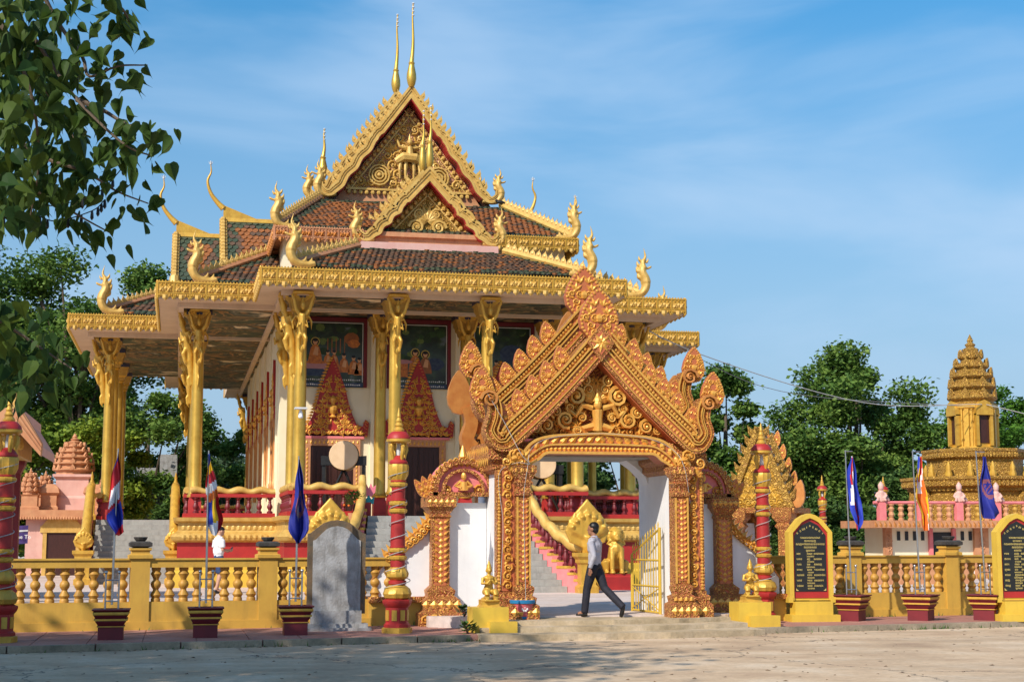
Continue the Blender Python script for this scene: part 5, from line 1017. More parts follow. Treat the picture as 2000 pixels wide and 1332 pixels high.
flagpole((14.69, 28.95, z0), 'various' if False else 'striped', 2.95, -1.3, 'broad dark red planter in the middle of the right three', 'flagpole with yellow orange and white striped flag before the pink terrace', 5, 1.5, [(0, -.01, .03), (.3, -.10, .08), (.55, -.12, .13), (.8, .0, .19), (1, .06, .14)], .13, 1.04, rad(45))
flagpole((16.03, 28.75, z0), 'blue', 2.95, -2.0, 'broad dark red planter at the far right, half behind a yellow plinth', 'flagpole with dark blue emblem flag near the right picture edge', 6, 1.26, [(0, -.01, .02), (.35, -.10, .13), (.7, -.12, .27), (.9, -.08, .36), (1, -.04, .3)], .15, 1.04, rad(45))
# ------------------------------------------------------------------ stone tablet
TB = thing('stone_tablet', 'tall weathered grey stone tablet with arched dark border by the wall', 'tablet', (2.82, 28.0, .1))
def arch(hw, z0, zs, za): q = [(hw, zs), (hw * .88, zs + .02), (hw * .66, zs + (za - zs) * .45), (hw * .45, zs + (za - zs) * .78), (hw * .22, za - .015)]; return [(-hw, z0), (hw, z0)] + q + [(0, za)] + [(-x, z) for x, z in reversed(q)]
def tb(mb, n, m, p=TB): mb.v = [(x + 2.82, y + 28.0, z + .1) for x, y, z in mb.v]; return mb.build(n, m, p)
b = MB(); b.prism(arch(.52, .3, 1.72, 1.97), 'y', -.02, .12); o = tb(b, 'border', G['stoneedge'])
b = MB(); b.prism(arch(.43, .34, 1.60, 1.86), 'y', -.045, 0); tb(b, 'panel', G['stone'], o)
b = MB(); b.box(-.45, .45, -.1, .15, .13, .36); b.box(-.62, .62, -.22, .2, 0, .06); b.box(-.56, .56, -.16, .18, .06, .13); tb(b, 'plinth', G['stone'])
# ------------------------------------------------------------------ inscription boards
KH = 'កខគឃងចឆជឈញដឋឌឍណតថទធនបផពភមយរលវសហឡអ'
def ktext(s, size, loc, parent, mt, align='CENTER', rot=None, ext=.002, dx=0, name='lettering'):
    c = bpy.data.curves.new('t', 'FONT'); c.body = s; c.size = size; c.extrude = ext; c.align_x = align; c.resolution_u = 2
    o = bpy.data.objects.new('t', c); COL.objects.link(o); dg = bpy.context.evaluated_depsgraph_get(); me = bpy.data.meshes.new_from_object(o.evaluated_get(dg)); bpy.data.objects.remove(o)
    me.transform(Matrix.Rotation(rad(90), 4, 'X')); mats(me, mt); q = put(me, name, parent, loc)
    if rot: q.rotation_euler = rot
    return q
def board(loc, label, sc=1.0, seed=1, rz=0.0):
    t = thing('inscription_board', label, 'sign', loc, 'black inscription boards', local=True, rz=rz); r = random.Random(seed)
    O = [(-.42, .38), (.42, .38), (.42, 1.62), (.22, 1.86), (.10, 1.93), (0, 1.96), (-.10, 1.93), (-.22, 1.86), (-.42, 1.62)]; I_ = [(-.35, .42), (.35, .42), (.35, 1.58), (.18, 1.79), (0, 1.87), (-.18, 1.79), (-.35, 1.58)]
    b = MB(); b.prism(O, 'y', .0, .16); b.ribbon(O[1:] + [O[0]], [(0, -.05), (.085, -.05), (.085, 0), (0, 0)], 0); b.box(-.45, -.36, -.06, .1, .34, .44); b.box(.36, .45, -.06, .1, .34, .44); b.build('frame', G['yped'], t)
    b = MB(); b.prism(I_, 'y', -.012, .0); b.build('red_ground', G['red'], t)
    b = MB(); b.prism([(-.30, .54), (.30, .54), (.30, 1.56), (.16, 1.74), (0, 1.82), (-.16, 1.74), (-.30, 1.56)], 'y', -.022, -.01); sl = b.build('slab', G['slab'], t)
    b = MB(); b.box(-.36, .36, -.16, .14, .12, .36); b.box(-.46, .46, -.26, .16, 0, .125); b.build('plinth', G['yped'], t)
    W_ = lambda n: ''.join(r.choice(KH) for _ in range(n))
    zz = 1.50
    for k, n in enumerate((9, 5, 14, 6, 4)): ktext(W_(n), .052, (0, -.025, zz), sl, G['text']); zz -= .058
    for k in range(8):
        if zz < .56: break
        ktext(W_(3), .05, (-.27, -.025, zz), sl, G['text'], 'LEFT'); ktext(W_(r.randint(2, 3)), .05, (-.07, -.025, zz), sl, G['text'], 'LEFT'); ktext(W_(r.randint(5, 6)), .05, (.06, -.025, zz), sl, G['text'], 'LEFT'); zz -= .047
        if zz > .56: ktext(W_(5), .043, (0, -.025, zz), sl, G['text']); zz -= .05
    for k in range(9):
        a = (k - 4) / 4; ktext(W_(1), .055, (a * .235, -.025, 1.715 - .13 * abs(a) ** 1.2), sl, G['text'], rot=(0, a * .62, 0))
    for q in (-1, 1):
        c = MB(); c.prism([(q * .285, .555), (q * .285, .60), (q * .27, .575), (q * .24, .56), (q * .24, .555)], 'y', -.025, -.02); c.build('corner_mark', G['text'], sl)
    t.scale = (sc,) * 3; return t
board((12.42, 29.15, .1), 'black inscription board with gilt script in a pointed yellow frame, beside the lamp column', 1.09, 3, -rad(3)); board((16.56, 28.4, .1), 'black inscription board in yellow frame cut by the right picture edge', 1.09, 5, -rad(3))
# ------------------------------------------------------------------ flower pot
FP = thing('flower_pot', 'pink glazed pot with a blue rim and base at the left gate pillar', 'flower pot', (6.22, 27.85, .275), local=True)
b = MB(); b.lathe([(.14, 0), (.15, .04), (.155, .05)], 24, 1); b.lathe([(.15, .05), (.20, .20), (.215, .28)], 24, 0); b.lathe([(.215, .28), (.235, .29), (.24, .34), (.215, .35), (.20, .30)], 24, 1); b.build('body', [G['pot'], G['potblue']], FP, 40)
b = MB()
for x, z in ((0, .22), (-.045, .19), (.045, .19), (-.02, .16), (.02, .16)): b.ell((x, -.195, z), (.018, .012, .024), 6, 4)
b.build('painted_flower', G['wtext'], FP); b = MB(); b.lathe([(.2, .30), (.05, .31)], 16); b.build('soil', G['urn'], FP)
# ------------------------------------------------------------------ statues
def kneel_mesh():
    b = MB()   # kneeling figure with joined hands, facing -y, base at 0
    b.tube([(0, .05, .22), (0, .0, .36), (0, .0, .50)], [.12, .085, .11], 10); b.ell((0, 0, .50), (.135, .08, .06)); b.tube([(0, 0, .52), (0, 0, .60)], [.045, .04], 8); b.ell((0, -.01, .655), (.06, .065, .075), 10, 8)
    b.lathe([(.065, 0), (.06, .04), (.045, .06), (.05, .08), (.03, .11), (.006, .19)], 10, 0, Matrix.Translation((0, .0, .69)))
    for s in (-1, 1):
        b.tube([(s * .075, .04, .2), (s * .10, -.14, .20), (s * .10, -.19, .12)], [.075, .07, .06], 8); b.tube([(s * .10, -.19, .10), (s * .10, .0, .05), (s * .09, .18, .04)], [.06, .05, .035], 8)
        b.tube([(s * .13, 0, .50), (s * .165, -.04, .38), (s * .08, -.14, .38), (s * .015, -.15, .46)], [.045, .04, .033, .022], 8); b.ell((s * .066, .01, .65), (.012, .02, .035))
    b.ell((0, -.07, .655), (.012, .015, .02)); b.tube([(-.13, .02, .50), (0, -.06, .44), (.13, .02, .5)], .02, 6); b.box(-.17, .17, -.24, .22, 0, .035)
    return mats(solid(b, .0115, 2, 'kneeling_statue'), G['gold'])
KN = kneel_mesh()
def pedestal(u, v, s, label, slabel):
    t = thing('pedestal', label, 'pedestal', (u, v, 0), 'yellow pedestals by the steps', local=True)
    b = MB(); b.box(-.34, .30, -.28, .26, 0, .54); b.build('block', G['yped'], t); b = MB(); b.box(-.06 if s > 0 else -.18, .42, -.44, -.275, 0, .30); b.build('step_block', G['yped'], t)
    b = MB(); b.mold(-.16, .16, -.14, .14, [(.03, .54), (.0, .58), (.0, .64)]); b.build('cap', G['gold'], t)
    k = put(KN, 'kneeling_statue', None, (u, v, .64), rz=rad(8) * s, scale=.82); tag(k, slabel, 'statue', 'golden kneeling statues')
pedestal(5.42, 27.0, 1, 'stepped yellow pedestal at the left end of the entrance steps', 'golden kneeling statue with joined hands left of the gate opening')
pedestal(10.72, 28.05, -1, 'stepped yellow pedestal at the right end of the entrance steps', 'golden kneeling statue with pointed crown right of the gate opening')
def lion_mesh():
    b = MB()   # seated guardian lion facing -y
    b.tube([(0, .22, .22), (0, .08, .5), (0, -.04, .78), (0, -.06, .9)], [.22, .22, .2, .16], 12); b.ell((0, .2, .2), (.25, .24, .2)); b.ell((0, -.1, .70), (.19, .16, .2))
    b.ell((0, -.09, 1.06), (.19, .18, .19), 12, 8); b.ell((0, -.25, 1.02), (.11, .1, .085)); b.ell((0, -.30, 1.08), (.055, .05, .04)); b.tube([(-.09, -.28, .98), (0, -.33, .96), (.09, -.28, .98)], .03, 6)
    for k in range(11):
        a = math.pi * (k / 10) * 1.3 - .47; b.ell((.2 * math.cos(a), -.02, 1.06 + .2 * math.sin(a)), (.07, .09, .07), 6, 5)
    for s in (-1, 1):
        b.tube([(s * .12, -.12, .72), (s * .135, -.2, .4), (s * .135, -.22, .1)], [.105, .075, .065], 8); b.ell((s * .135, -.28, .045), (.085, .12, .055)); b.tube([(s * .2, .2, .3), (s * .27, .0, .28), (s * .25, .02, .1)], [.15, .13, .08], 8); b.ell((s * .26, -.08, .05), (.08, .14, .05)); b.ell((s * .08, -.22, 1.1), (.035, .03, .03)); b.ell((s * .17, -.02, 1.18), (.05, .04, .06)); b.tube([(s * .16, -.12, .95), (s * .24, -.06, .84), (s * .14, -.14, .78)], [.05, .05, .03], 6)
    b.lathe([(.2, 0), (.12, .06), (.03, .12)], 10, 0, Matrix.Translation((0, -.04, 1.2))); b.tube([(0, .36, .1), (-.3, .3, .1), (-.34, .2, .3), (-.27, .2, .42)], [.06, .06, .06, .03], 7)
    return mats(solid(b, .02, 2, 'lion_statue'), G['gold'])
l = put(lion_mesh(), 'lion_statue', None, (12.15, 42.3, .74), rz=rad(-6)); tag(l, 'golden seated guardian lion on a red block, framed by the gate opening', 'statue')
b = MB(); b.mold(-.40, .40, -.38, .38, [(0, 0), (0, .36), (-.05, .40), (-.05, .44)]); p = put(b.mesh('lion_plinth', G['red']), 'lion_plinth', None, (12.15, 42.3, .3)); tag(p, 'red block carrying the golden guardian lion', 'plinth')
# ------------------------------------------------------------------ drums
def drum(u, v, z, label, slab, rz):
    t = thing('drum_stand', slab, 'stand', (u, v, FZ), 'black drum stands', local=True, rz=rz); h = z - .28 - FZ
    for s in (-1, 1):
        for y in (-.28, .2): b = MB(); b.box(s * .58 - .05, s * .58 + .05, y, y + .1, 0, h); b.build('leg', G['black'], t)
    for s in (-1, 1):
        b = MB(); b.tube([(s * .56, -.25, .15), (0, -.25, h - .1)], .04, 4); b.build('brace', G['black'], t)
    b = MB(); b.prism([(-.66, h), (-.66, h + .28), (-.42, h + .26), (-.25, h + .05), (0, h - .02), (.25, h + .05), (.42, h + .26), (.66, h + .28), (.66, h)], 'y', -.32, -.26); b.build('cradle', G['black'], t)
    d = thing('drum', label, 'drum', (u, v, z), 'barrel drums', local=True, rz=rz)
    b = MB(); Mx = Matrix.Rotation(rad(90), 4, 'X'); b.lathe([(.40, -.45), (.44, -.25), (.45, 0), (.44, .25), (.415, .40)], 28, 0, Mx); b.build('barrel', G['wood'], d, 40)
    b = MB(); b.lathe([(.42, .38), (.425, .42), (.41, .445)], 28, 0, Mx); b.build('drum_skin', G['drum'], d, 30)
drum(4.72, 45.1, 4.12, 'large barrel drum with pale skin before the left temple door', 'black wooden drum stand before the left temple door', rad(-8)); drum(10.62, 45.1, 3.92, 'large barrel drum with pale skin, half behind the gate lintel', 'black wooden drum stand seen through the gate opening', rad(-5))
# ------------------------------------------------------------------ people
def cap(b, pts, r, n=9): b.tube(pts, r, n)
def hand(b, wrist, d, side, curl=.4):
    """palm and five fingers hanging along d"""
    w = Vector(wrist); d = Vector(d).normalized(); sx = Vector(side).normalized(); nm = d.cross(sx).normalized()
    b.tube([w - d * .02, w + d * .05, w + d * .09], [.024, .03, .028], 8, flat=.8)
    for k in range(4):
        o = w + d * .085 + sx * (.018 * (k - 1.5) * 1.15); ln = (.062, .072, .068, .052)[k]; b.tube([o, o + d * ln * .5 + nm * curl * .012, o + d * ln * .85 + nm * curl * .034], [.0105, .0095, .008], 6)
    o = w + d * .03 - sx * .026; b.tube([o, o + d * .035 - sx * .02 + nm * .012, o + d * .062 - sx * .018 + nm * .024], [.013, .011, .009], 6)
def head(b, c, f):
    c = Vector(c); f = Vector(f).normalized(); s = Vector((-f.y, f.x, 0)); z = Vector((0, 0, 1))
    M = Matrix(((f.x, s.x, 0, c.x), (f.y, s.y, 0, c.y), (0, 0, 1, c.z), (0, 0, 0, 1)))
    b.ell((0, 0, .025), (.098, .077, .105), 12, 9, 0, M); b.ell((.03, 0, -.045), (.066, .058, .075), 10, 8, 0, M); b.tube([M @ Vector((.085, 0, .02)), M @ Vector((.108, 0, -.012)), M @ Vector((.09, 0, -.02))], [.01, .015, .012], 6)
    for q in (-1, 1): b.ell((0, q * .077, .0), (.022, .012, .034), 6, 5, 0, M); b.ell((.082, q * .03, .03), (.014, .02, .008), 6, 4, 0, M)
    b.tube([M @ Vector((.083, -.022, -.05)), M @ Vector((.094, 0, -.05)), M @ Vector((.083, .022, -.05))], .009, 5); b.ell((.07, 0, -.09), (.022, .025, .018), 6, 5, 0, M)
    return M
def person(loc, rz, label, J, build):
    t = thing('person', label, 'person', loc, None, local=True, rz=rz)
    b = MB(); b.ell((0, 0, .97), (.11, .155, .12)); b.ell((0, 0, 1.10), (.095, .135, .14)); b.ell((0, 0, 1.28), (.11, .165, .18)); b.tube([(0, -.16, 1.40), (0, 0, 1.45), (0, .16, 1.40)], [.06, .07, .06], 8); cap(b, [(0, 0, 1.42), (.01, 0, 1.50), (.02, 0, 1.56)], [.07, .055, .055])
    head(b, J['head'], J['look'])
    for s in ('l', 'r'):
        H, K_, A, TO = J['leg' + s]; cap(b, [H, tuple(lerp(H[i], K_[i], .4) for i in range(3)), K_, tuple(lerp(K_[i], A[i], .35) for i in range(3)), A], [.085, .08, .055, .056, .036]); cap(b, [A, TO], [.04, .035])
        Sh, E_, Wr, dr, sd_ = J['arm' + s]; cap(b, [Sh, E_, tuple(lerp(E_[i], Wr[i], .3) for i in range(3)), Wr], [.05, .04, .04, .026]); hand(b, Wr, dr, sd_)
    put(mats(solid(b, .0105, 2, 'body'), build['skin']), 'body', t)
    b = MB(); fit = build['fit']; b.ell((0, 0, .985), (.13, .165, .1)); b.ell((-.005, 0, 1.10), (.115 + fit, .155 + fit, .17)); b.ell((0, 0, 1.28), (.125 + fit, .175 + fit, .17)); b.tube([(0, -.165, 1.395), (0, 0, 1.435), (0, .165, 1.395)], [.07, .075, .07], 8); cap(b, [(0, 0, 1.43), (.012, 0, 1.505)], [.08, .068])
    for s in ('l', 'r'):
        Sh, E_, Wr, dr, sd_ = J['arm' + s]
        if build['sleeve'] == 'long': cap(b, [Sh, tuple(lerp(Sh[i], E_[i], .5) for i in range(3)), E_, Wr], [.072, .065, .055, .042])
        else: cap(b, [Sh, tuple(lerp(Sh[i], E_[i], .75) for i in range(3))], [.078, .075])
    put(mats(solid(b, .016, 3, 'shirt'), build['shirt']), 'shirt', t)
    b = MB(); b.ell((0, 0, .955), (.125, .168, .095)); b.tube([(0, -.01, 1.0), (0, .01, .9)], [.125, .13], 10)
    for s in ('l', 'r'):
        H, K_, A, TO = J['leg' + s]
        if build['leg'] == 'long': cap(b, [H, tuple(lerp(H[i], K_[i], .5) for i in range(3)), K_, tuple(lerp(K_[i], A[i], .5) for i in range(3)), tuple(lerp(K_[i], A[i], 1.04) for i in range(3))], [.105, .098, .078, .075, .07])
        else: cap(b, [H, tuple(lerp(H[i], K_[i], .95) for i in range(3))], [.11, .098])
    put(mats(solid(b, .016, 3, 'trousers'), build['trouser']), 'trousers' if build['leg'] == 'long' else 'shorts', t)
    for s in ('l', 'r'):
        H, K_, A, TO = J['leg' + s]; b = MB(); A = Vector(A); TO = Vector(TO); d = (TO - A); hd = Vector((d.x, d.y, 0)); hd = hd.normalized() if hd.length > .03 else Vector((1, 0, 0)); dn = d.normalized()
        heel = A - dn * .05 + Vector((0, 0, -.045)); b.tube([heel, A + dn * .08 + Vector((0, 0, -.04)), TO + dn * .04 + Vector((0, 0, -.02))], [.042, .045, .035], 8); b.tube([A + Vector((0, 0, .02)), A + Vector((0, 0, -.04))], [.042, .045], 8)
        put(mats(solid(b, .012, 2, 'shoe'), build['shoe']), 'shoe', t)
    h = MB(); f = Vector(J['look']).normalized(); sx = Vector((-f.y, f.x, 0)); c = Vector(J['head']); M = Matrix(((f.x, sx.x, 0, c.x), (f.y, sx.y, 0, c.y), (0, 0, 1, c.z), (0, 0, 0, 1)))
    if build['hair'] == 'cap':
        h.ell((-.005, 0, .06), (.105, .085, .08), 12, 8, 0, M); h.box(.06, .17, -.06, .06, .045, .06, 0, M)
    else: h.ell((-.02, 0, .055), (.103, .086, .093), 12, 8, 0, M); h.ell((-.045, 0, -.01), (.07, .08, .075), 10, 8, 0, M)
    put(mats(solid(h, .011, 2, 'hair'), build['hm']), 'cap' if build['hair'] == 'cap' else 'hair', t)
    return t
# x forward, y left.  Walking: near-vertical front leg, rear leg stretched back with the heel up
J1 = dict(head=(.03, .0, 1.62), look=(1, .25, 0),
    legl=((.0, .085, .93), (.12, .09, .51), (.17, .09, .085), (.30, .095, .05)), legr=((0, -.085, .93), (-.16, -.09, .53), (-.53, -.09, .19), (-.50, -.09, .06)),
    arml=((0, .19, 1.39), (-.10, .24, 1.12), (-.02, .25, .90), (.1, .0, -1), (1, 0, .1)), armr=((0, -.19, 1.39), (.03, -.25, 1.12), (.16, -.24, .90), (.2, 0, -1), (1, 0, .2)))
person((7.70, 28.25, .285), rad(140), 'person in pale grey shirt and dark trousers walking through the gate', J1, dict(skin=G['skin'], shirt=G['shirt'], fit=.012, sleeve='long', leg='long', trouser=G['trouser'], shoe=G['shoe'], hair='short', hm=G['hair']))
J2 = dict(head=(.05, 0, 1.61), look=(1, -.1, -.2),
    legl=((0, .085, .93), (.08, .09, .50), (.02, .09, .085), (.15, .1, .05)), legr=((0, -.085, .93), (.02, -.09, .5), (-.1, -.09, .085), (.03, -.1, .05)),
    arml=((0, .19, 1.39), (-.02, .23, 1.12), (.23, .10, 1.10), (1, -.4, .1), (0, 0, 1)), armr=((0, -.19, 1.39), (0, -.23, 1.12), (.25, -.1, 1.12), (1, .4, .1), (0, 0, 1)))
person((1.08, 41.6, .305), rad(25), 'person in white T-shirt and dark cap looking at a phone in the courtyard', J2, dict(skin=G['skinp'], shirt=G['tee'], fit=.035, sleeve='short', leg='short', trouser=G['shorts'], shoe=G['shoe'], hair='cap', hm=G['black']))
b = MB(); b.box(-.04, .04, -.006, .006, -.07, .07); p = put(b.mesh('phone', G['black']), 'phone', None, (1.08 + .36 * math.cos(rad(25)), 41.6 + .36 * math.sin(rad(25)), 1.45), rot=(rad(-35), 0, rad(25) - rad(90))); tag(p, 'dark phone held by the person in the white T-shirt', 'phone')
# ------------------------------------------------------------------ small things on the porch
t = thing('solar_lamp', 'small white solar lamp bracketed on the left front temple column', 'lamp', (3.25, 42.7, 5.2), local=True)
b = MB(); b.box(-.17, .17, -.14, .12, .10, .125); b.box(-.175, .175, -.145, .125, .075, .099); b.build('panel', [G['ltgrey']], t); b = MB(); b.tube([(0, .2, .03), (0, 0, .06)], .02, 6); b.lathe([(.03, .06), (.05, -.02), (.07, -.14), (.05, -.17)], 10, 1); b.build('bulb', [G['steel'], G['fwhite']], t, 40)
t = thing('lotus_ornament', 'pink cut-out lotus with teal leaves on the porch rail', 'ornament', (5.12, 42.55, 2.6), local=True)
b = MB(); b.prism([(-.22, .4), (-.16, .58), (-.10, .5), (-.04, .62), (.02, .5), (.08, .64), (.14, .52), (.22, .60), (.20, .4), (.1, .28), (-.12, .28)], 'y', -.03, .03); b.build('petals', G['lotus'], t); b = MB(); b.prism([(-.2, .10), (-.12, .3), (-.04, .22), (.02, .32), (.10, .2), (.18, .28), (.16, .08)], 'y', -.045, .035); b.build('leaves', G['teal'], t); b = MB(); b.box(-.09, .09, -.05, .05, -.25, .12); b.build('stem_block', G['red'], t)
def bush(name, label, cat, loc, r, h, n, fruit=0, seed=1, group=None, leaf=.10, pot=True):
    t = thing(name, label, cat, loc, group, local=True); q = random.Random(seed); b = MB()
    for i in range(n):
        a = q.uniform(0, 6.283); e = q.uniform(-.2, 1.2); rr = r * q.uniform(.35, 1); c = Vector((rr * math.cos(a) * math.cos(e), rr * math.sin(a) * math.cos(e), h * (.45 + .5 * math.sin(e)))); d = Vector((math.cos(a), math.sin(a), q.uniform(-.2, .9))).normalized(); sx = d.cross(Vector((0, 0, 1))).normalized() * leaf * .28
        b.add([c, c + d * leaf * .45 + sx, c + d * leaf, c + d * leaf * .45 - sx], [(0, 1, 2, 3)])
    b.build('foliage', G['greenp'], t, norm=False, kind='stuff')
    b = MB(); [b.tube([(0, 0, 0), (q.uniform(-.3, .3) * r, q.uniform(-.3, .3) * r, h * .4), (q.uniform(-.7, .7) * r, q.uniform(-.7, .7) * r, h * .8)], [.012, .01, .005], 4) for _ in range(5)]; b.build('stems', G['wood'], t)
    for i in range(fruit): b = MB(); a = q.uniform(3.4, 6.0); b.ell((r * .85 * math.cos(a), r * .85 * math.sin(a), h * q.uniform(.25, .8)), .035, 7, 5); b.build('fruit', G['forange'], t)
    if pot: b = MB(); b.lathe([(.12, -.28), (.16, -.05), (.17, 0), (.15, 0), (.14, -.03)], 14); b.build('pot', G['brick'], t, 40)
bush('potted_citrus', 'leafy potted bush with orange fruit at the porch rail', 'potted plant', (4.70, 42.15, 2.42), .34, .62, 420, 7, 3)
bush('weed_tuft', 'small green weed tuft at the foot of the left pedestal', 'weed', (4.96, 26.6, .02), .10, .28, 60, 0, 4, None, .14, False); bush('weed_tuft', 'small leafy weed beside the base of the left wing pillar', 'weed', (5.25, 28.5, .28), .13, .2, 60, 0, 5, None, .12, False)
# ------------------------------------------------------------------ left background: shrine, pavilion, banner, ruin
def lotus_tower(b, cx, cy, z, r, h, tiers, m=0, m2=1, n=16):
    """tapering tower of stacked tiers edged with small antefixes"""
    zz = z
    for k in range(tiers):
        t = k / tiers; rr = r * (1 - .8 * t ** 2.0); hh = h / tiers * (1.15 - .3 * t); M = Matrix.Translation((cx, cy, zz)); b.lathe([(rr * .84, 0), (rr * .84, hh * .35), (rr * .95, hh * .45), (rr, hh * .55), (rr, hh * .65), (rr * .8, hh * .9)], n, m, M)
        for i in range(8):
            a = i * math.pi / 4 + math.pi / 8 * 0; x, y = cx + rr * .93 * math.cos(a), cy + rr * .93 * math.sin(a); Q = Matrix.Translation((x, y, zz + hh * .5)) @ Matrix.Rotation(a + math.pi / 2, 4, 'Z'); s = hh * .95; b.prism([(-s * .3, 0), (s * .3, 0), (s * .32, s * .4), (0, s * .85), (-s * .32, s * .4)], 'y', -.04, .05, m2, Q); b.prism([(-s * .16, .02), (s * .16, .02), (s * .16, s * .3), (0, s * .5), (-s * .16, s * .3)], 'y', -.06, -.03, m, Q)
        zz += hh * .86
    b.lathe([(r * .28, 0), (r * .34, .10 * h), (r * .16, .14 * h), (r * .22, .18 * h), (r * .1, .22 * h), (r * .13, .25 * h), (.01, .36 * h)], 12, m, Matrix.Translation((cx, cy, zz - .02)))
SH = thing('spirit_shrine', 'pink walled shrine with terracotta towers and a fretted roof edge, far left', 'shrine', (-4.1, 64, .3))
b = MB(); b.box(-5.75, -2.6, 62.6, 65.6, .28, 2.55); o = b.build('wall', G['pinkpale'], SH)
b = MB(); b.box(-5.1, -4.95, 62.5, 62.62, .3, 1.95); b.box(-3.85, -3.7, 62.5, 62.62, .3, 1.95); b.box(-5.2, -3.6, 62.48, 62.62, 1.95, 2.2); b.prism([(-5.15, 2.2), (-3.65, 2.2), (-3.9, 2.5), (-4.4, 2.58), (-4.9, 2.5)], 'y', 62.48, 62.62); b.build('door_surround', G['goldpale'], SH); b = MB(); b.box(-4.95, -3.85, 62.56, 62.62, .3, 1.95); b.build('door', G['wood'], SH)
b = MB(); b.box(-6.15, -2.2, 62.2, 66, 2.55, 2.82)
for k in range(40): b.stamp(PETAL, XF(-6.1 + k * .1, 62.2, 2.56, .13, math.pi, 1, .1))
b.build('roof_edge', G['brick'], SH)
for dx, dy, hh in ((-1.55, 0, 1.3), (1.4, 0, 1.3), (-1.2, 2.6, 1.3), (1.2, 2.6, 1.3)):
    b = MB(); b.mold(-4.1 + dx - .3, -4.1 + dx + .3, 62.8 + dy - .3, 62.8 + dy + .3, [(.08, 2.82), (.08, 2.92), (.0, 2.97), (0, 3.35), (.06, 3.42)]); lotus_tower(b, -4.1 + dx, 62.8 + dy, 3.42, .34, .85, 4, 0, 0, 10); b.build('corner_tower', G['brick'], SH)
b = MB(); b.mold(-4.75, -3.5, 63.4, 64.6, [(.1, 2.82), (.1, 3.3), (0, 3.4), (0, 4.05), (.12, 4.15), (.12, 4.25)], 1); lotus_tower(b, -4.12, 64.0, 4.25, .82, 1.35, 5, 0, 0); b.build('central_tower', [G['brick'], G['pinkpale']], SH)
for dx in (-.85, .85):
    b = MB(); b.mold(-4.12 + dx - .3, -4.12 + dx + .3, 63.0, 63.6, [(.06, 2.82), (.06, 2.95), (0, 3.0), (0, 3.4), (.1, 3.5), (.05, 3.7), (-.1, 3.85)]); b.build('side_aedicule', G['brick'], SH)
b = MB(); b.box(-8.4, -5.9, 60.95, 61.05, 1.05, 1.17); b.box(-8.4, -5.9, 60.95, 61.05, .3, .5)
w = tag(b.build('garden_rail', G['brick']), 'low terracotta balustrade beside the pink shrine', 'balustrade')
for k in range(9): put(BALR, 'baluster', w, (-8.25 + k * .28, 61, .5), scale=(.9, .9, 1.15))
PV = thing('side_pavilion', 'terracotta roofed pavilion with pink serpent finial, cut by the left edge', 'pavilion', (-6, 37, .3))
b = MB()   # roof edges at the right end: ridge runs along u, gable slopes shown by a stepped bargeboard
P = [(-3.48, 4.62), (-3.0, 3.85), (-3.02, 3.55), (-3.62, 4.2)]
b.prism(P, 'y', 35.6, 36.0); b.prism([(-3.50, 4.60), (-3.62, 4.2), (-4.3, 4.2), (-4.3, 4.62)], 'y', 35.62, 36.0)
for k in range(3): b.prism([(-3.5 + .0 - k * .035, 4.58 - k * .10), (-3.0 - k * .005, 3.82 - k * .09), (-3.0, 3.78 - k * .09), (-3.52 - k * .035, 4.53 - k * .10)], 'y', 35.55, 35.62)
b.build('bargeboard', G['brick'], PV)
b = MB(); b.box(-9, -3.4, 35.7, 40, 4.2, 4.55); b.prism([(-3.5, 4.5), (-3.05, 3.8), (-3.05, 3.6), (-3.6, 4.2)], 'y', 36.0, 40); b.build('roof', G['brick'], PV)
b = MB(); b.box(-9, -3.55, 36.2, 39.5, 3.6, 4.21); 
for k in range(14): b.stamp(LEAF, XF(-5.2 + k * .13, 36.2, 3.7, .3, 0, 1, .2))
b.build('entablature', G['golddark'], PV)
for u in (-3.9, -7.5):
    for v in (36.5, 39.2): b = MB(); b.mold(u - .14, u + .14, v - .14, v + .14, [(.06, .3), (.06, .6), (0, .65), (0, 3.3), (.1, 3.5), (.1, 3.62)]); b.build('pillar', G['darkred'], PV)
put(NAGA, 'naga_finial', PV, (-3.62, 35.8, 4.52), scale=(-.5, .5, .5)).material_slots[0].link = 'OBJECT'
PV.children[-1].material_slots[0].material = G['pinkpale']
b = MB(); n = 14
for i in range(n):
    u0, u1 = -7.9 + i * .19, -7.9 + (i + 1) * .19; y0, y1 = .05 * math.sin(i * .9), .05 * math.sin((i + 1) * .9); z0_, z1_ = .06 * math.sin(i / n * 3.14), .06 * math.sin((i + 1) / n * 3.14); b.add([(u0, 58 + y0, 1.55 + z0_ * -1), (u1, 58 + y1, 1.55 - z1_), (u1, 58 + y1, 2.2 - z1_), (u0, 58 + y0, 2.2 - z0_)], [(0, 1, 2, 3)], 0); b.add([(u0, 57.98 + y0, 1.98 - z0_), (u1, 57.98 + y1, 1.98 - z1_), (u1, 57.98 + y1, 2.04 - z1_), (u0, 57.98 + y0, 2.04 - z0_)], [(0, 1, 2, 3)], 1)
bn = tag(b.build('hanging_banner', [G['purple'], G['ltgrey']]), 'purple cloth banner with white lettering beside the pink shrine', 'banner')
ktext('World One To', .2, (-5.12, 57.88, 1.72), bn, G['wtext'], 'RIGHT')
RU = thing('ruined_tower', 'grey weathered stone tower half hidden by trees behind the left stair', 'tower', (-1.4, 80, 0))
r = random.Random(5); zz = 0.0
for k in range(11):
    h = .48; w = 1.5 - .05 * k if k < 7 else .85 - .12 * (k - 7); b = MB(); b.box(-1.6 - w, -1.6 + w, 79.5, 79.5 + 2 * w, zz, zz + h - .04); zz += h; b.build('stone_course', G['stone'], RU)
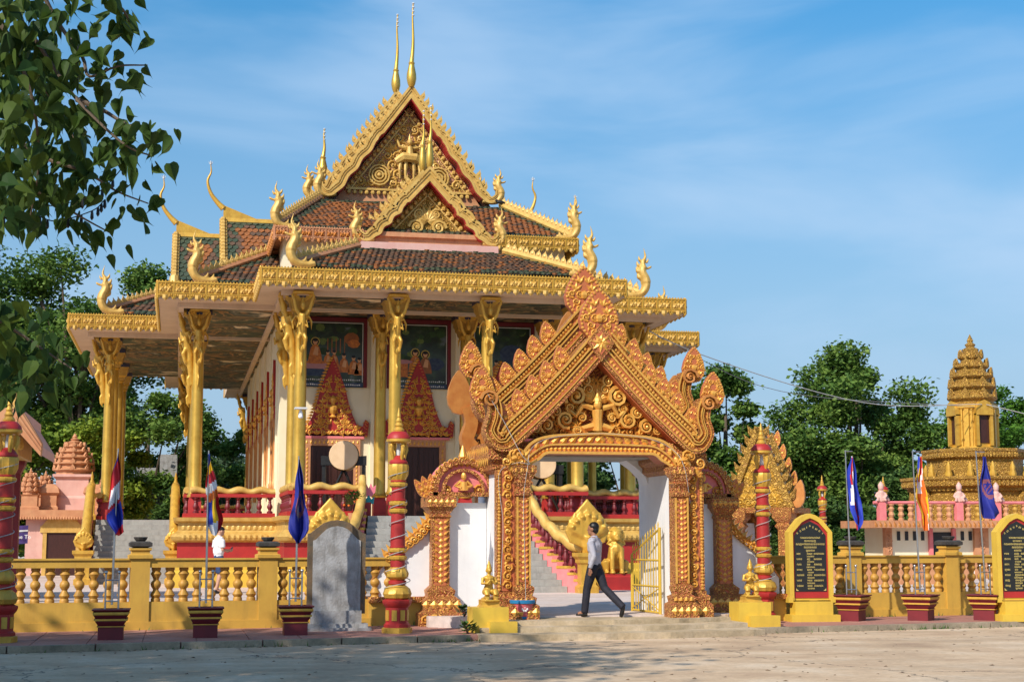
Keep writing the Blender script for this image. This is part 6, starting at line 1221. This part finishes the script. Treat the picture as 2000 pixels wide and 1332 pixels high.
b = MB(); b.box(-.95, -.1, 79.2, 80.2, 3.2, 5.9); b.build('corner_turret', G['stone'], RU); b = MB(); b.box(-2.2, -1.2, 79.45, 79.52, 2.7, 3.9); b.build('dark_window', G['black'], RU)
# ------------------------------------------------------------------ right background: small gateway, stupa terrace
SG = thing('small_gateway', 'small golden gabled gateway behind the right lamp column', 'gate', (17.4, 44.5, .3), local=True, rz=-rad(38))
b = MB(); Pt = [(-.95, 2.35), (.95, 2.35), (0, 4.75)]; b.prism(Pt, 'y', -.1, .1, 0); fill(b, poly_in(Pt, .16), 0, 1, 2.4, 4.7, -.1, .24, 1, 3, 0.0)
for s in (-1, 1):
    Q = [(0, 4.8), (s * .98, 2.35)]; b.ribbon(Q if s < 0 else Q[::-1], [(-.1, -.2), (.1, -.2), (.1, .1), (-.1, .1)], 0)
    for x, z, a in walk(Q, .3, .3): b.stamp(LEAF, XF(x + s * .07, -.1, z, .42, -s * .3, s, .5), 2)
b.build('gable', [G['carvedg'], G['gold'], G['carvedg']], SG)
for s in (-1, 1):
    put(FLP, 'flame_leaf', SG, (s * 1.12, 0, 2.35), rot=(0, s * rad(10), 0), scale=(.8, .8, .95))
    b = MB(); b.mold(s * .72 - .16, s * .72 + .16, -.16, .16, [(.1, 0), (.1, .3), (0, .4), (0, 1.7), (.08, 1.8), (.02, 1.9), (.14, 2.05), (.14, 2.35)], ms=[0, 0, 0, 1, 0, 0, 0]); b.build('pillar', [G['carved'], G['carved']], SG)
    b = MB(); b.box(s * .72 - .12, s * .72 + .12, -.14, 1.3, .0, 1.9); b.build('side_wall', G['white'], SG)
    b = MB(); b.mold(s * .72 - .16, s * .72 + .16, 1.3, 1.6, [(.1, 0), (.1, .3), (0, .4), (0, 1.7), (.14, 2.05), (.14, 2.35)]); b.build('pillar', G['carved'], SG)
b = MB(); b.prism(Pt, 'y', 1.3, 1.5); b.build('rear_gable', G['carvedg'], SG)
for k in range(5):
    for s in (-1, 1): put(FL1, 'flame_leaf', SG, (s * (.12 + .17 * k), 1.4, 4.3 - k * .42), rot=(0, s * rad(8), 0), scale=(.7, .8, .95))
b = MB(); b.box(-1.1, 1.1, -.25, 1.65, 2.2, 2.36); b.build('lintel', G['carved'], SG)
SP_ = thing('stupa', 'golden tiered stupa tower above a white walled terrace with pink balustrade', 'stupa', (29, 56, .3))
LV = 51.0
b = MB(); b.box(24.75, 28.6, LV, LV + 2, .28, 2.1); b.box(28.6, 42, LV, LV + 7.6, .28, 2.1); wl = b.build('terrace_wall', G['cream'], SP_)
b = MB(); b.box(24.6, 42, LV - .05, LV, .28, .95); b.build('dado', G['white'], wl)
for k in range(40):
    u = 25.05 + k * .31
    if 26.35 < u < 27.2 or 27.95 < u < 28.55: continue
    b = MB(); b.box(u, u + .12, LV - .03, LV + .05, 1.66, 1.98); b.build('vent_slot', G['black'], wl)
b = MB(); b.box(26.4, 27.15, LV - .02, LV + .05, .3, 1.95); b.build('door', G['black'], wl)
for u in (26.25, 27.15): b = MB(); b.box(u, u + .14, LV - .12, LV + .02, .3, 2.08); b.build('door_post', G['pink'], wl)
for u0, u1 in ((24.55, 24.8), (28.0, 28.55), (33.5, 34.1)):
    b = MB(); b.box(u0, u1, LV - .14, LV + .1, .28, 2.1)
    for k in range(8): b.stamp(SPI, XF((u0 + u1) / 2, LV - .14, .45 + k * .2, .24, k, 1, .2))
    b.build('pier', G['brick'], SP_)
b = MB(); b.box(23.9, 28.4, LV - .75, LV + 2.2, 2.1, 2.36, 0); b.box(28.4, 43, LV - .75, LV + 7.8, 2.1, 2.36, 0)
for k in range(60): b.stamp(LEAF, XF(23.95 + k * .18, LV - .75, 2.12, .24, .5, 1, .15), 1)
b.build('terrace_slab', [G['brick'], G['orange']], SP_)
fb = MB(); fb.lathe([(.11, 0), (.11, .05), (.07, .08), (.12, .18), (.07, .28), (.12, .38), (.07, .46), (.11, .5), (.11, .54)], 8); TBAL = fb.mesh('baluster', G['brick'], 40); fb.v = fb.v; TBAG = TBAL.copy(); TBAG.materials[0] = G['golddark']
b = MB(); b.tube([(23.9, LV - .6, 2.98), (30, LV - .6, 3.0), (43, LV - .6, 3.0)], .06, 6); b.build('top_rail', G['pink'], SP_)
for k in range(44):
    u = 24.2 + k * .37
    if k % 4 == 0: b = MB(); b.box(u - .13, u + .13, LV - .72, LV - .48, 2.36, 2.99); b.build('rail_post', G['pink'], SP_)
    else: put(TBAL if k < 9 or k % 2 else TBAG, 'baluster', SP_, (u, LV - .6, 2.36), scale=(1, 1, 1.06))
def imp():
    b = MB(); b.tube([(0, 0, 0), (0, 0, .22), (0, -.03, .32)], [.11, .1, .08], 8); b.ell((0, -.03, .42), (.09, .09, .1)); b.lathe([(.1, 0), (.05, .08), (.01, .14)], 8, 0, Matrix.Translation((0, -.02, .48)))
    for s in (-1, 1): b.tube([(s * .09, 0, .28), (s * .16, -.06, .18), (s * .08, -.12, .1)], [.04, .035, .03], 6); b.tube([(s * .07, 0, .06), (s * .12, -.16, .05)], [.05, .04], 6)
    b.tube([(.08, .05, .08), (.2, .05, .1), (.24, .05, .02)], [.06, .06, .03], 6); return mats(solid(b, .025, 1, 'guardian_figure'), G['pinkpale'])
IMP = imp()
for u in (24.2, 25.7, 27.2, 28.65): put(IMP, 'guardian_figure', SP_, (u, LV - .6, 3.0), rz=rad(-20), scale=1.2)
cu, cv = 30.95, 56.0
def cornice(b, hw, z, h, m=0, n=8):
    R = hw * 1.08; b.lathe([(R * .93, z), (R * .93, z + h * .2), (R * 1.0, z + h * .35), (R, z + h * .65), (R * 1.03, z + h * .8), (R * 1.03, z + h)], n, m, Matrix.Translation((cu, cv, 0)), rot=math.pi / 8)
    for i in range(n):
        a0 = math.pi / 8 + i * 2 * math.pi / n; a1 = a0 + 2 * math.pi / n
        for k in range(12): t = (k + .5) / 12; x, y = lerp(math.cos(a0), math.cos(a1), t) * R, lerp(math.sin(a0), math.sin(a1), t) * R; b.ell((cu + x, cv + y, z + h * .5), (.08, .08, h * .25), 5, 4, m)
b = MB(); b.lathe([(2.5, 2.3), (2.5, 3.6)], 8, 0, Matrix.Translation((cu, cv, 0)), rot=math.pi / 8); cornice(b, 2.62, 3.55, .55); b.lathe([(1.85, 4.05), (1.85, 4.75)], 8, 1, Matrix.Translation((cu, cv, 0)), rot=math.pi / 8); cornice(b, 1.85, 4.70, .50); b.build('stepped_base', [G['carvedg'], G['carvedg']], SP_, 35)
for i in range(16):
    a = i * 2 * math.pi / 16 + .2; b = MB(); M = Matrix.Translation((cu + 2.15 * math.cos(a), cv + 2.15 * math.sin(a), 4.08)); b.lathe([(.12, 0), (.15, .12), (.09, .28), (.11, .38), (.02, .6)], 8, 0, M); b.build('small_finial', G['gold'], SP_, 40)
for i in range(12):
    a = i * 2 * math.pi / 12 + .26; b = MB(); Q = Matrix.Translation((cu + 2.5 * math.cos(a), cv + 2.5 * math.sin(a), 2.4)) @ Matrix.Rotation(a + math.pi / 2, 4, 'Z'); b.prism([(-.28, 0), (.28, 0), (.28, .7), (0, 1.15), (-.28, .7)], 'y', -.1, .1, 0, Q); b.build('niche', G['carvedg'], SP_)
b = MB(); b.lathe([(.95, 5.15), (.95, 5.3), (.84, 5.35), (.82, 6.75), (.93, 6.85), (.93, 7.0)], 8, 0, Matrix.Translation((cu, cv, 0)), rot=math.pi / 8)
for i in range(8):
    a = i * math.pi / 4; Q = Matrix.Translation((cu + .77 * math.cos(a), cv + .77 * math.sin(a), 5.3)) @ Matrix.Rotation(a + math.pi / 2, 4, 'Z')
    if i % 2 == 0: b.box(-.24, .24, -.04, .05, .15, 1.25, 1, Q); b.prism([(-.36, 1.25), (.36, 1.25), (.36, 1.5), (.22, 1.75), (0, 1.85), (-.22, 1.75), (-.36, 1.5)], 'y', -.2, .05, 0, Q); [b.box(s * .3 - .06, s * .3 + .06, -.16, .05, .05, 1.3, 0, Q) for s in (-1, 1)]
    else: b.box(-.09, .09, -.12, .05, 0, 1.5, 0, Q); [b.box(s * .2 - .03, s * .2 + .03, -.09, .05, 0, 1.5, 0, Q) for s in (-1, 1)]
b.build('tower_shaft', [G['gold'], G['wood']], SP_); b = MB(); lotus_tower(b, cu, cv, 6.95, .98, 2.35, 5, 0, 0, 16); b.build('lotus_spire', G['carvedg'], SP_, 30)
b = MB(); b.box(17.5, 24.6, 45.0, 45.3, .28, 1.02); b.box(17.5, 24.6, 44.93, 45.37, 1.02, 1.12); tag(b.build('low_wall', G['brick']), 'low terracotta wall running from the small gateway to the stupa terrace', 'wall')
# ------------------------------------------------------------------ wires
def wire(pts, r, label, name='overhead_wire', mt=None): b = MB(); b.tube(bez(pts, 8), r, 5); return tag(b.build(name, mt or G['wire']), label, 'wire')
wire([(12.5, 45, 8.85), (17.5, 50, 8.0), (24.8, 53, 6.75), (30.8, 55.0, 6.95)], .018, 'pale overhead cable slung from temple eave to the stupa tower', mt=G['cable'])
wire([(31.0, 55.0, 6.95), (34, 54, 6.2), (40, 52, 5.2)], .016, 'overhead cable leaving the stupa tower to the right', mt=G['cable'])
wire([(16.6, 52.2, 8.9), (22, 54, 7.2), (30.8, 55.2, 6.85)], .012, 'thin lower cable beside the thick pale one')
bd = MB(); bd.ell((0, 0, .06), (.11, .05, .05), 8, 6); bd.ell((-.1, 0, .10), (.04, .035, .04), 7, 5); bd.tube([(.08, 0, .05), (.2, 0, .02)], [.035, .015], 5); bd.tube([(-.13, 0, .1), (-.17, 0, .095)], [.012, .003], 4)
p = put(mats(solid(bd, .012, 1, 'perched_bird'), G['black']), 'perched_bird', None, (UC + 2.95, 49.0, 12.72), scale=1.3); tag(p, 'small dark bird perched on the right roof ridge', 'bird')

# ------------------------------------------------------------------ cord of lights on the gateway, litter on the road
b = MB(); P = [(GC - 1.53, GV - .32, GZ + .3), (GC - 1.52, GV - .24, 1.2), (GC - 1.55, GV - .24, 2.4), (GC - 1.5, GV - .34, 3.0), (GC - 1.35, GV - .1, 3.42), (GC - .9, GV - .05, 3.62), (GC, GV - .05, 3.70), (GC + .9, GV - .05, 3.62), (GC + 1.4, GV - .1, 3.4), (GC + 1.55, GV - .3, 3.05), (GC + 1.72, GV - .1, 2.4)]; b.tube(bez(P, 5), .005, 4)
P = [(GC - 1.95, GV - .08, .9), (GC - 1.9, GV - .07, 2.0), (GC - 1.98, GV - .06, 2.9), (GC - 1.7, GV - .3, 3.12), (GC - 1.45, GV - .33, 3.1), (GC - 1.62, GV - .3, 3.3), (GC - 1.9, GV - .12, 3.9), (GC - 2.2, GV - .1, 4.4)]; b.tube(bez(P, 5), .005, 4); b.build('light_cord', G['cable'], GT)
G['litter'] = mat('dry_leaf', (.20, .11, .05), .8, 0, (.10, .06, .03))
q = random.Random(31); b = MB()
for k in range(420):
    u = q.uniform(-4, 17); v = q.uniform(18, 27.5); v = min(v, KER(u) - .1) if q.random() < .7 else KER(u) - abs(q.gauss(0, .15)) - .03; s_ = q.uniform(.015, .05); a = q.uniform(0, 6.28); c, d = math.cos(a) * s_, math.sin(a) * s_; h = q.uniform(.004, .02)
    b.add([(u - c, v - d, .003), (u - d * .5, v + c * .5, h), (u + c, v + d, .006), (u + d * .5, v - c * .5, h * .6)], [(0, 1, 2, 3)])
tag(b.build('leaf_litter', G['litter'], norm=False, kind='stuff'), 'scattered dry leaf litter on the dusty road', 'leaf litter')

b = MB()
for k in range(260):   # thin grass along the kerb foot and wall foot
    u = q.choice((q.uniform(-3, 4.6), q.uniform(10.9, 17), q.gauss(4.7, .3), q.gauss(14.2, .4))); v = KER(u) - q.uniform(.0, .04) if q.random() < .6 else WAL(u) - .2 - q.uniform(0, .05); z = 0 if v < KER(u) + .01 else .1; h = q.uniform(.03, .10); a = q.uniform(0, 6.28); dx, dy = .012 * math.cos(a), .012 * math.sin(a)
    b.add([(u - dx, v - dy, z), (u + dx, v + dy, z), (u + q.gauss(0, .03), v + q.gauss(0, .03), z + h)], [(0, 1, 2)])
tag(b.build('kerb_grass', G['greenp'], norm=False, kind='stuff'), 'thin grass sprouting along the kerb and wall foot', 'grass')
# ------------------------------------------------------------------ trees
def leafmat(name, c1, c2, c3, tr=.25):
    m = bpy.data.materials.new(name); m.use_nodes = True; t = m.node_tree; N = t.nodes; K = t.links.new; b = N['Principled BSDF']; b.inputs['Roughness'].default_value = .6; b.inputs['Specular IOR Level'].default_value = .2
    co = N.new('ShaderNodeTexCoord'); n = N.new('ShaderNodeTexNoise'); n.inputs['Scale'].default_value = .55; n.inputs['Detail'].default_value = 4; K(co.outputs['Object'], n.inputs['Vector'])
    ge = N.new('ShaderNodeNewGeometry'); ad = N.new('ShaderNodeMath'); ad.operation = 'MULTIPLY_ADD'; ad.inputs[1].default_value = .45; K(ge.outputs['Random Per Island'], ad.inputs[0]); K(n.outputs[0], ad.inputs[2])
    r = N.new('ShaderNodeValToRGB'); e = r.color_ramp.elements; e[0].position = .45; e[0].color = (*c1, 1); e[1].position = .98; e[1].color = (*c3, 1); q = e.new(.7); q.color = (*c2, 1); K(ad.outputs[0], r.inputs[0]); K(r.outputs[0], b.inputs['Base Color'])
    tb_ = N.new('ShaderNodeBsdfTranslucent'); K(r.outputs[0], tb_.inputs[0]); ms = N.new('ShaderNodeMixShader'); ms.inputs[0].default_value = tr; K(b.outputs[0], ms.inputs[1]); K(tb_.outputs[0], ms.inputs[2]); K(ms.outputs[0], N['Material Output'].inputs[0]); return m
LM = {'dark': leafmat('dark_foliage', (.03, .07, .018), (.06, .12, .026), (.12, .20, .045)), 'mid': leafmat('mid_foliage', (.045, .10, .02), (.085, .165, .028), (.18, .27, .05)), 'lime': leafmat('lime_foliage', (.07, .13, .018), (.13, .21, .024), (.26, .33, .035)), 'blue': leafmat('hazy_foliage', (.05, .09, .045), (.075, .12, .06), (.12, .18, .09)), 'fern': leafmat('feathery_foliage', (.035, .10, .014), (.07, .17, .02), (.12, .25, .03)), 'bodhi': leafmat('bodhi_leaf', (.014, .040, .012), (.028, .068, .014), (.085, .13, .018), .38)}
G['bark'] = mat('bark', (.13, .095, .065), .9, 0, (.07, .05, .035), scale=3, bump=.6, bscale=12, stretch=(3, 3, .6))
def leafcloud(C, N_, size, nr, flat=.5, dirs=None):
    """quads centred on C (k,3): returns verts, faces"""
    k = len(C); d = nr.normal(size=(k, 3)); d[:, 2] = d[:, 2] * flat; d /= np.linalg.norm(d, axis=1)[:, None] + 1e-9; u = nr.normal(size=(k, 3)); u[:, 2] *= flat; u -= (u * d).sum(1)[:, None] * d; u /= np.linalg.norm(u, axis=1)[:, None] + 1e-9
    s = size * nr.uniform(.55, 1.25, size=(k, 1)); a = C + d * s * .6; b_ = C + u * s * .32; c = C - d * s * .5; e = C - u * s * .32; V = np.stack([a, b_, c, e], 1).reshape(-1, 3); return V
def quads(name, V, mt, parent=None, kind='stuff'):
    n = len(V) // 4; me = bpy.data.meshes.new(name); me.vertices.add(len(V)); me.vertices.foreach_set('co', V.astype(np.float32).ravel()); me.loops.add(4 * n); me.loops.foreach_set('vertex_index', np.arange(4 * n, dtype=np.int32)); me.polygons.add(n); me.polygons.foreach_set('loop_start', np.arange(0, 4 * n, 4, dtype=np.int32)); me.polygons.foreach_set('loop_total', np.full(n, 4, dtype=np.int32)); me.update(); me.materials.append(mt); o = put(me, name, parent); 
    if kind: o['kind'] = kind
    return o
def tree(label, u, v, h, r, mt, seed, n=16000, leaf=.34, base=.35, lean=(0, 0), name='tree', group='trees behind the temple grounds', clumps=34, ry=None, flat=.6, z0=0.0, top=.0):
    nr = np.random.default_rng(seed); q = random.Random(seed); t = thing(name, label, 'tree', (u, v, z0), group); ry = ry or r
    cz = z0 + h * (base + 1) / 2; hz = h * (1 - base) / 2; cl = []
    for i in range(clumps):
        for _ in range(30):
            x, y, z = q.uniform(-1, 1), q.uniform(-1, 1), q.uniform(-1, 1); d = math.sqrt(x * x + y * y + z * z)
            if .35 < d < 1: break
        k = 1 - top * max(0, z); cl.append((u + lean[0] * z + x * r * k, v + y * ry * k, cz + z * hz, q.uniform(.22, .38) * r * .95))
    # trunk and limbs
    b = MB(); b.tube([(u, v, z0), (u + q.uniform(-.3, .3), v, z0 + h * base * .6), (u + q.uniform(-.3, .3) + lean[0] * .2, v, z0 + h * base * 1.1), (u + lean[0] * .5, v, cz + hz * .4)], [.035 * h, .026 * h, .02 * h, .008 * h], 8)
    for (x, y, z, c) in cl[::2]:
        f = q.uniform(.75, 1.15); s = Vector((u + lean[0] * .2, v, z0 + h * base * f)); e = Vector((x, y, z)); m_ = s.lerp(e, .5) + Vector((0, 0, q.uniform(-.05, .08) * h)); b.tube([s, m_, e], [.011 * h, .007 * h, .002 * h], 5)
    b.build('trunk', G['bark'], t, 60, norm=False)
    per = max(40, int(n * 2.3) // clumps); pts = []
    for (x, y, z, c) in cl:
        d = nr.normal(size=(per, 3)); d /= np.linalg.norm(d, axis=1)[:, None]; rr = c * nr.uniform(.25, 1, size=(per, 1)) ** .55; jit = nr.normal(size=(per, 3)) * c * .16; pts.append(np.array([[x, y, z]]) + d * rr * np.array([[1, 1, flat]]) + jit)
    C = np.concatenate(pts); quads('crown', leafcloud(C, n, leaf * .72, nr), LM[mt], t); return t
# left side
tree('tall green tree with uneven crown behind the left wing roof', -5.3, 82, 17.0, 4.9, 'mid', 1, 19000, .36, .30, (1.0, 0), clumps=40)
tree('tall leafy tree at the left edge behind the hanging leaves', -11.2, 84, 17.2, 5.0, 'mid', 2, 17000, .36, .25, clumps=40)
tree('rounded green tree right of the tall pair, behind the gold columns', -1.6, 80, 10.2, 3.2, 'mid', 3, 12000, .32, .12, clumps=30)
tree('bright lime green tree behind the pink shrine', -8.0, 72, 9.6, 3.3, 'lime', 4, 14000, .34, .08, clumps=34); tree('lime green shrubby tree behind the shrine towers', -3.9, 72, 7.6, 2.3, 'lime', 5, 10000, .32, .06, clumps=24)
tree('hazy blue green tree behind the ruined tower', 1.2, 95, 8.2, 3.4, 'blue', 6, 10000, .34, .05, clumps=26)
tree('low green tree between the left gold columns', 3.2, 88, 7.6, 2.5, 'mid', 7, 10000, .34, .05, clumps=24); tree('low green tree beside the cella wall', 5.2, 90, 6.9, 2.2, 'mid', 8, 9000, .34, .05, clumps=22)
tree('dark low tree hugging the ruined tower', .2, 78, 4.6, 1.5, 'dark', 9, 7000, .26, .05, clumps=20)
# behind the porch, seen through the gateway
tree('dark tree seen through the gate opening, left of its columns', 18.6, 78, 8.0, 3.0, 'dark', 10, 9000, .36, .05, clumps=22); tree('dark tree seen through the gate opening, right of its columns', 24.2, 80, 7.8, 3.0, 'dark', 11, 9000, .36, .05, clumps=22)
# right side
tree('tall narrow tree just right of the gateway', 28.6, 78, 10.9, 2.8, 'mid', 12, 15000, .36, .18, clumps=36, top=.35)
tree('largest spreading green tree right of the gateway', 36.9, 80, 12.2, 4.4, 'mid', 13, 22000, .36, .22, (0.5, 0), clumps=46, top=.4)
tree('green tree left of the stupa tower', 40.6, 78, 8.9, 2.5, 'mid', 14, 12000, .34, .15, clumps=28)
tree('feathery bright green tree right of the stupa tower', 46.8, 82, 10.3, 3.9, 'fern', 15, 16000, .32, .1, clumps=40, flat=.28)
tree('low dark tree under the largest tree, behind the low wall', 31.6, 72, 4.3, 3.0, 'dark', 16, 13000, .34, .02, clumps=30); tree('low dark tree beside the stupa terrace', 36.4, 70, 5.0, 2.8, 'dark', 17, 11000, .32, .02, clumps=26); tree('low dark tree behind the small gateway', 27.0, 70, 4.8, 2.6, 'dark', 18, 9000, .32, .02, clumps=24)
nr = np.random.default_rng(99); C = []
for k in range(70):
    x = -45 + k * 2.0; C.append(np.array([[x, 112, 1.9]]) + nr.normal(size=(260, 3)) * np.array([[1.3, 1.5, 1.2]]))
quads('distant_thicket', leafcloud(np.concatenate(C), 0, .6, nr), LM['mid'])
# ------------------------------------------------------------------ foreground bodhi tree: trunk left of the view, boughs over the road
_yaw = rad(12.2); _R = Vector((math.cos(_yaw), -math.sin(_yaw), 0)); _f = Vector((math.sin(_yaw), math.cos(_yaw), 0)); _th = math.atan(384 / 3000)
_F = _f * math.cos(_th) + Vector((0, 0, math.sin(_th))); _U = -_f * math.sin(_th) + Vector((0, 0, math.cos(_th)))
def at(x, y, d): return Vector((0, 0, 1.75)) + (_F + _R * ((x - 1000) / 3000) + _U * ((666 - y) / 3000)) * d
BT = thing('bodhi_tree', 'dark heart-leaved tree whose hanging boughs fill the upper left corner', 'tree', (-9.5, 13.5, 0))
b = MB(); b.tube([(-9.5, 13.5, -.1), (-9.3, 13.6, 2), (-9.0, 13.8, 4), (-8.4, 14.5, 6.5)], [.6, .45, .4, .3], 10)
for e in ((-5, 17, 9), (-12, 18, 9.5), (-9, 20, 10), (-13, 13, 9), (-6, 13, 8.5), (-10, 16, 11)): b.tube([(-9.0, 13.8, 3.9), Vector((-9, 14, 6)).lerp(Vector(e), .5) + Vector((0, 0, .5)), e], [.22, .14, .05], 7)
b.tube([(-9.0, 13.8, 3.8), (-6, 11.8, 5.3), (-3.4, 10.4, 5.7), at(-60, 60, 10)], [.2, .13, .07, .035], 7)
TW = [[(-60, -60), (40, 40), (110, 140), (150, 195), (210, 255), (255, 290), (300, 306)], [(60, -60), (110, 40), (160, 110), (175, 150), (230, 130), (288, 128)], [(-60, 180), (20, 260), (90, 310), (150, 330), (190, 350), (230, 375), (290, 398)], [(-60, 300), (10, 350), (60, 370), (110, 395), (160, 425), (215, 455)], [(120, -80), (190, -20), (240, 20), (258, 60)], [(-120, 560), (-50, 600), (20, 640), (80, 680), (140, 720)], [(-100, 620), (-30, 650), (10, 700), (50, 750)], [(-60, 100), (30, 130), (100, 190), (140, 260), (160, 300)], [(150, 195), (200, 215), (250, 245), (305, 262)], [(-60, -20), (10, 60), (50, 150), (70, 230), (75, 330), (60, 420)]]
q = random.Random(12); spots = []
for w, pth in enumerate(TW):
    d0 = 9.2 + .35 * (w % 4); P3 = [at(x, y, d0 + .15 * math.sin(i + w)) for i, (x, y) in enumerate(pth)]; P3 = [Vector(p) for p in bez([tuple(p) for p in P3], 4)]; n = len(P3); b.tube(P3, [lerp(.017, .004, i / n) for i in range(n)], 5)
    for i in range(1, n):
        x = 1000 + 3000 * (P3[i] - Vector((0, 0, 1.75))).dot(_R) / d0; dens = 7 if x < 60 else (4 if x < 140 else (2 if x < 210 else 2))
        for k in range(dens): spots.append(P3[i] + Vector((q.gauss(0, .10), q.gauss(0, .2), q.gauss(-.02, .09))) * (1.25 if x < 140 else .75))
for k in range(380):
    x = -60 + abs(q.gauss(0, 1)) * 95; y = q.uniform(-40, 440) if q.random() < .8 else q.uniform(610, 780)
    if (y > 470 and x > 130) or x > 240: continue
    spots.append(at(x, y, q.uniform(8.8, 11.0)))
b.build('trunk', G['bark'], BT, 60, norm=False)
def heart(fold):
    O = [(0, 0), (.20, -.06), (.36, .06), (.40, .26), (.30, .52), (.13, .78), (.03, .95), (0, 1.28)]; vs = [(0, .0, 0), (0, .04, -.35), (0, .02, -.75)]; L_ = []; R_ = []
    for x, z in O[1:-1]: R_.append(len(vs)); vs.append((x, -abs(x) * fold, -z)); L_.append(len(vs)); vs.append((-x, -abs(x) * fold, -z))
    t = len(vs); vs.append((0, -.06, -1.28)); f = []
    for S_ in (R_, L_): f += [(0, S_[0], S_[1], 1), (1, S_[1], S_[2]), (1, S_[2], S_[3], 2), (2, S_[3], S_[4]), (2, S_[4], S_[5], t)]
    return vs, f
me_l = []
for fo in (.15, .45, .8):
    vs, f = heart(fo); me = bpy.data.meshes.new('leaf'); me.from_pydata([(x * .1, y * .1, z * .1) for x, y, z in vs], [], f); me.materials.append(LM['bodhi']); me.polygons.foreach_set('use_smooth', [True] * len(f)); me_l.append(me)
q.shuffle(spots); HV, HF = heart(.4); HV = np.array(HV) * .1; rest = MB()
def view_x(p): return 1000 + 3000 * (p - Vector((0, 0, 1.75))).dot(_R) / (p - Vector((0, 0, 1.75))).dot(_F)
spots.sort(key=lambda p: -view_x(p)); inview = 0
for i, p in enumerate(spots):
    rot = (q.gauss(-.2, .55), q.gauss(0, .5), q.uniform(0, 6.283)); s = q.uniform(.8, 1.5)
    M = Matrix.Translation(p) @ Matrix.Rotation(rot[2], 4, 'Z') @ Matrix.Rotation(rot[1], 4, 'Y') @ Matrix.Rotation(rot[0], 4, 'X')
    if i < 300:
        o = put(q.choice(me_l), 'leaf', BT); o.matrix_parent_inverse = Matrix.Translation(-BT.location); o.location = p; o.rotation_euler = M.to_euler(); o.scale = (s,) * 3
    else: rest.stamp((HV, HF), M @ Matrix.Scale(s, 4))
rest.build('foliage', LM['bodhi'], BT, norm=False, kind='stuff')
nr = np.random.default_rng(5); C = []
for k in range(112):
    x, y, z = q.uniform(-1, 1), q.uniform(-1, 1), q.uniform(-1, 1)
    if x * x + y * y > 1.05: continue
    c = np.array([[-10.4 + 6.6 * x, 14.0 + 5.4 * y, 9.6 + 1.9 * z * (1 - .3 * (x * x + y * y))]]); C.append(c + nr.normal(size=(330, 3)) * np.array([[.85, .85, .45]]))
quads('upper_crown', leafcloud(np.concatenate(C), 0, .30, nr), LM['bodhi'], BT)
# strings of small bulbs through the boughs
for w, pth in enumerate(([(-20, 350), (60, 400), (140, 395), (200, 370), (262, 300)], [(-20, 430), (60, 420), (110, 432), (180, 412), (205, 390)])):
    P3 = [Vector(p) for p in bez([tuple(at(x, y, 10.4)) for x, y in pth], 6)]; sb = thing('string_lights', ('upper' if w == 0 else 'lower') + ' dark string of small bulbs hanging among the boughs', 'string lights', P3[0], 'strings of bulbs in the boughs'); b = MB(); b.tube(P3, .004, 4); b.build('cord', G['black'], sb)
    for p in P3[2::2]: b = MB(); b.lathe([(.006, 0), (.010, -.02), (.012, -.05), (.003, -.065)], 6, 0, Matrix.Translation(p)); b.build('bulb', G['black'], sb)
for o in LOCALS:
    if '_local' in o: del o['_local']
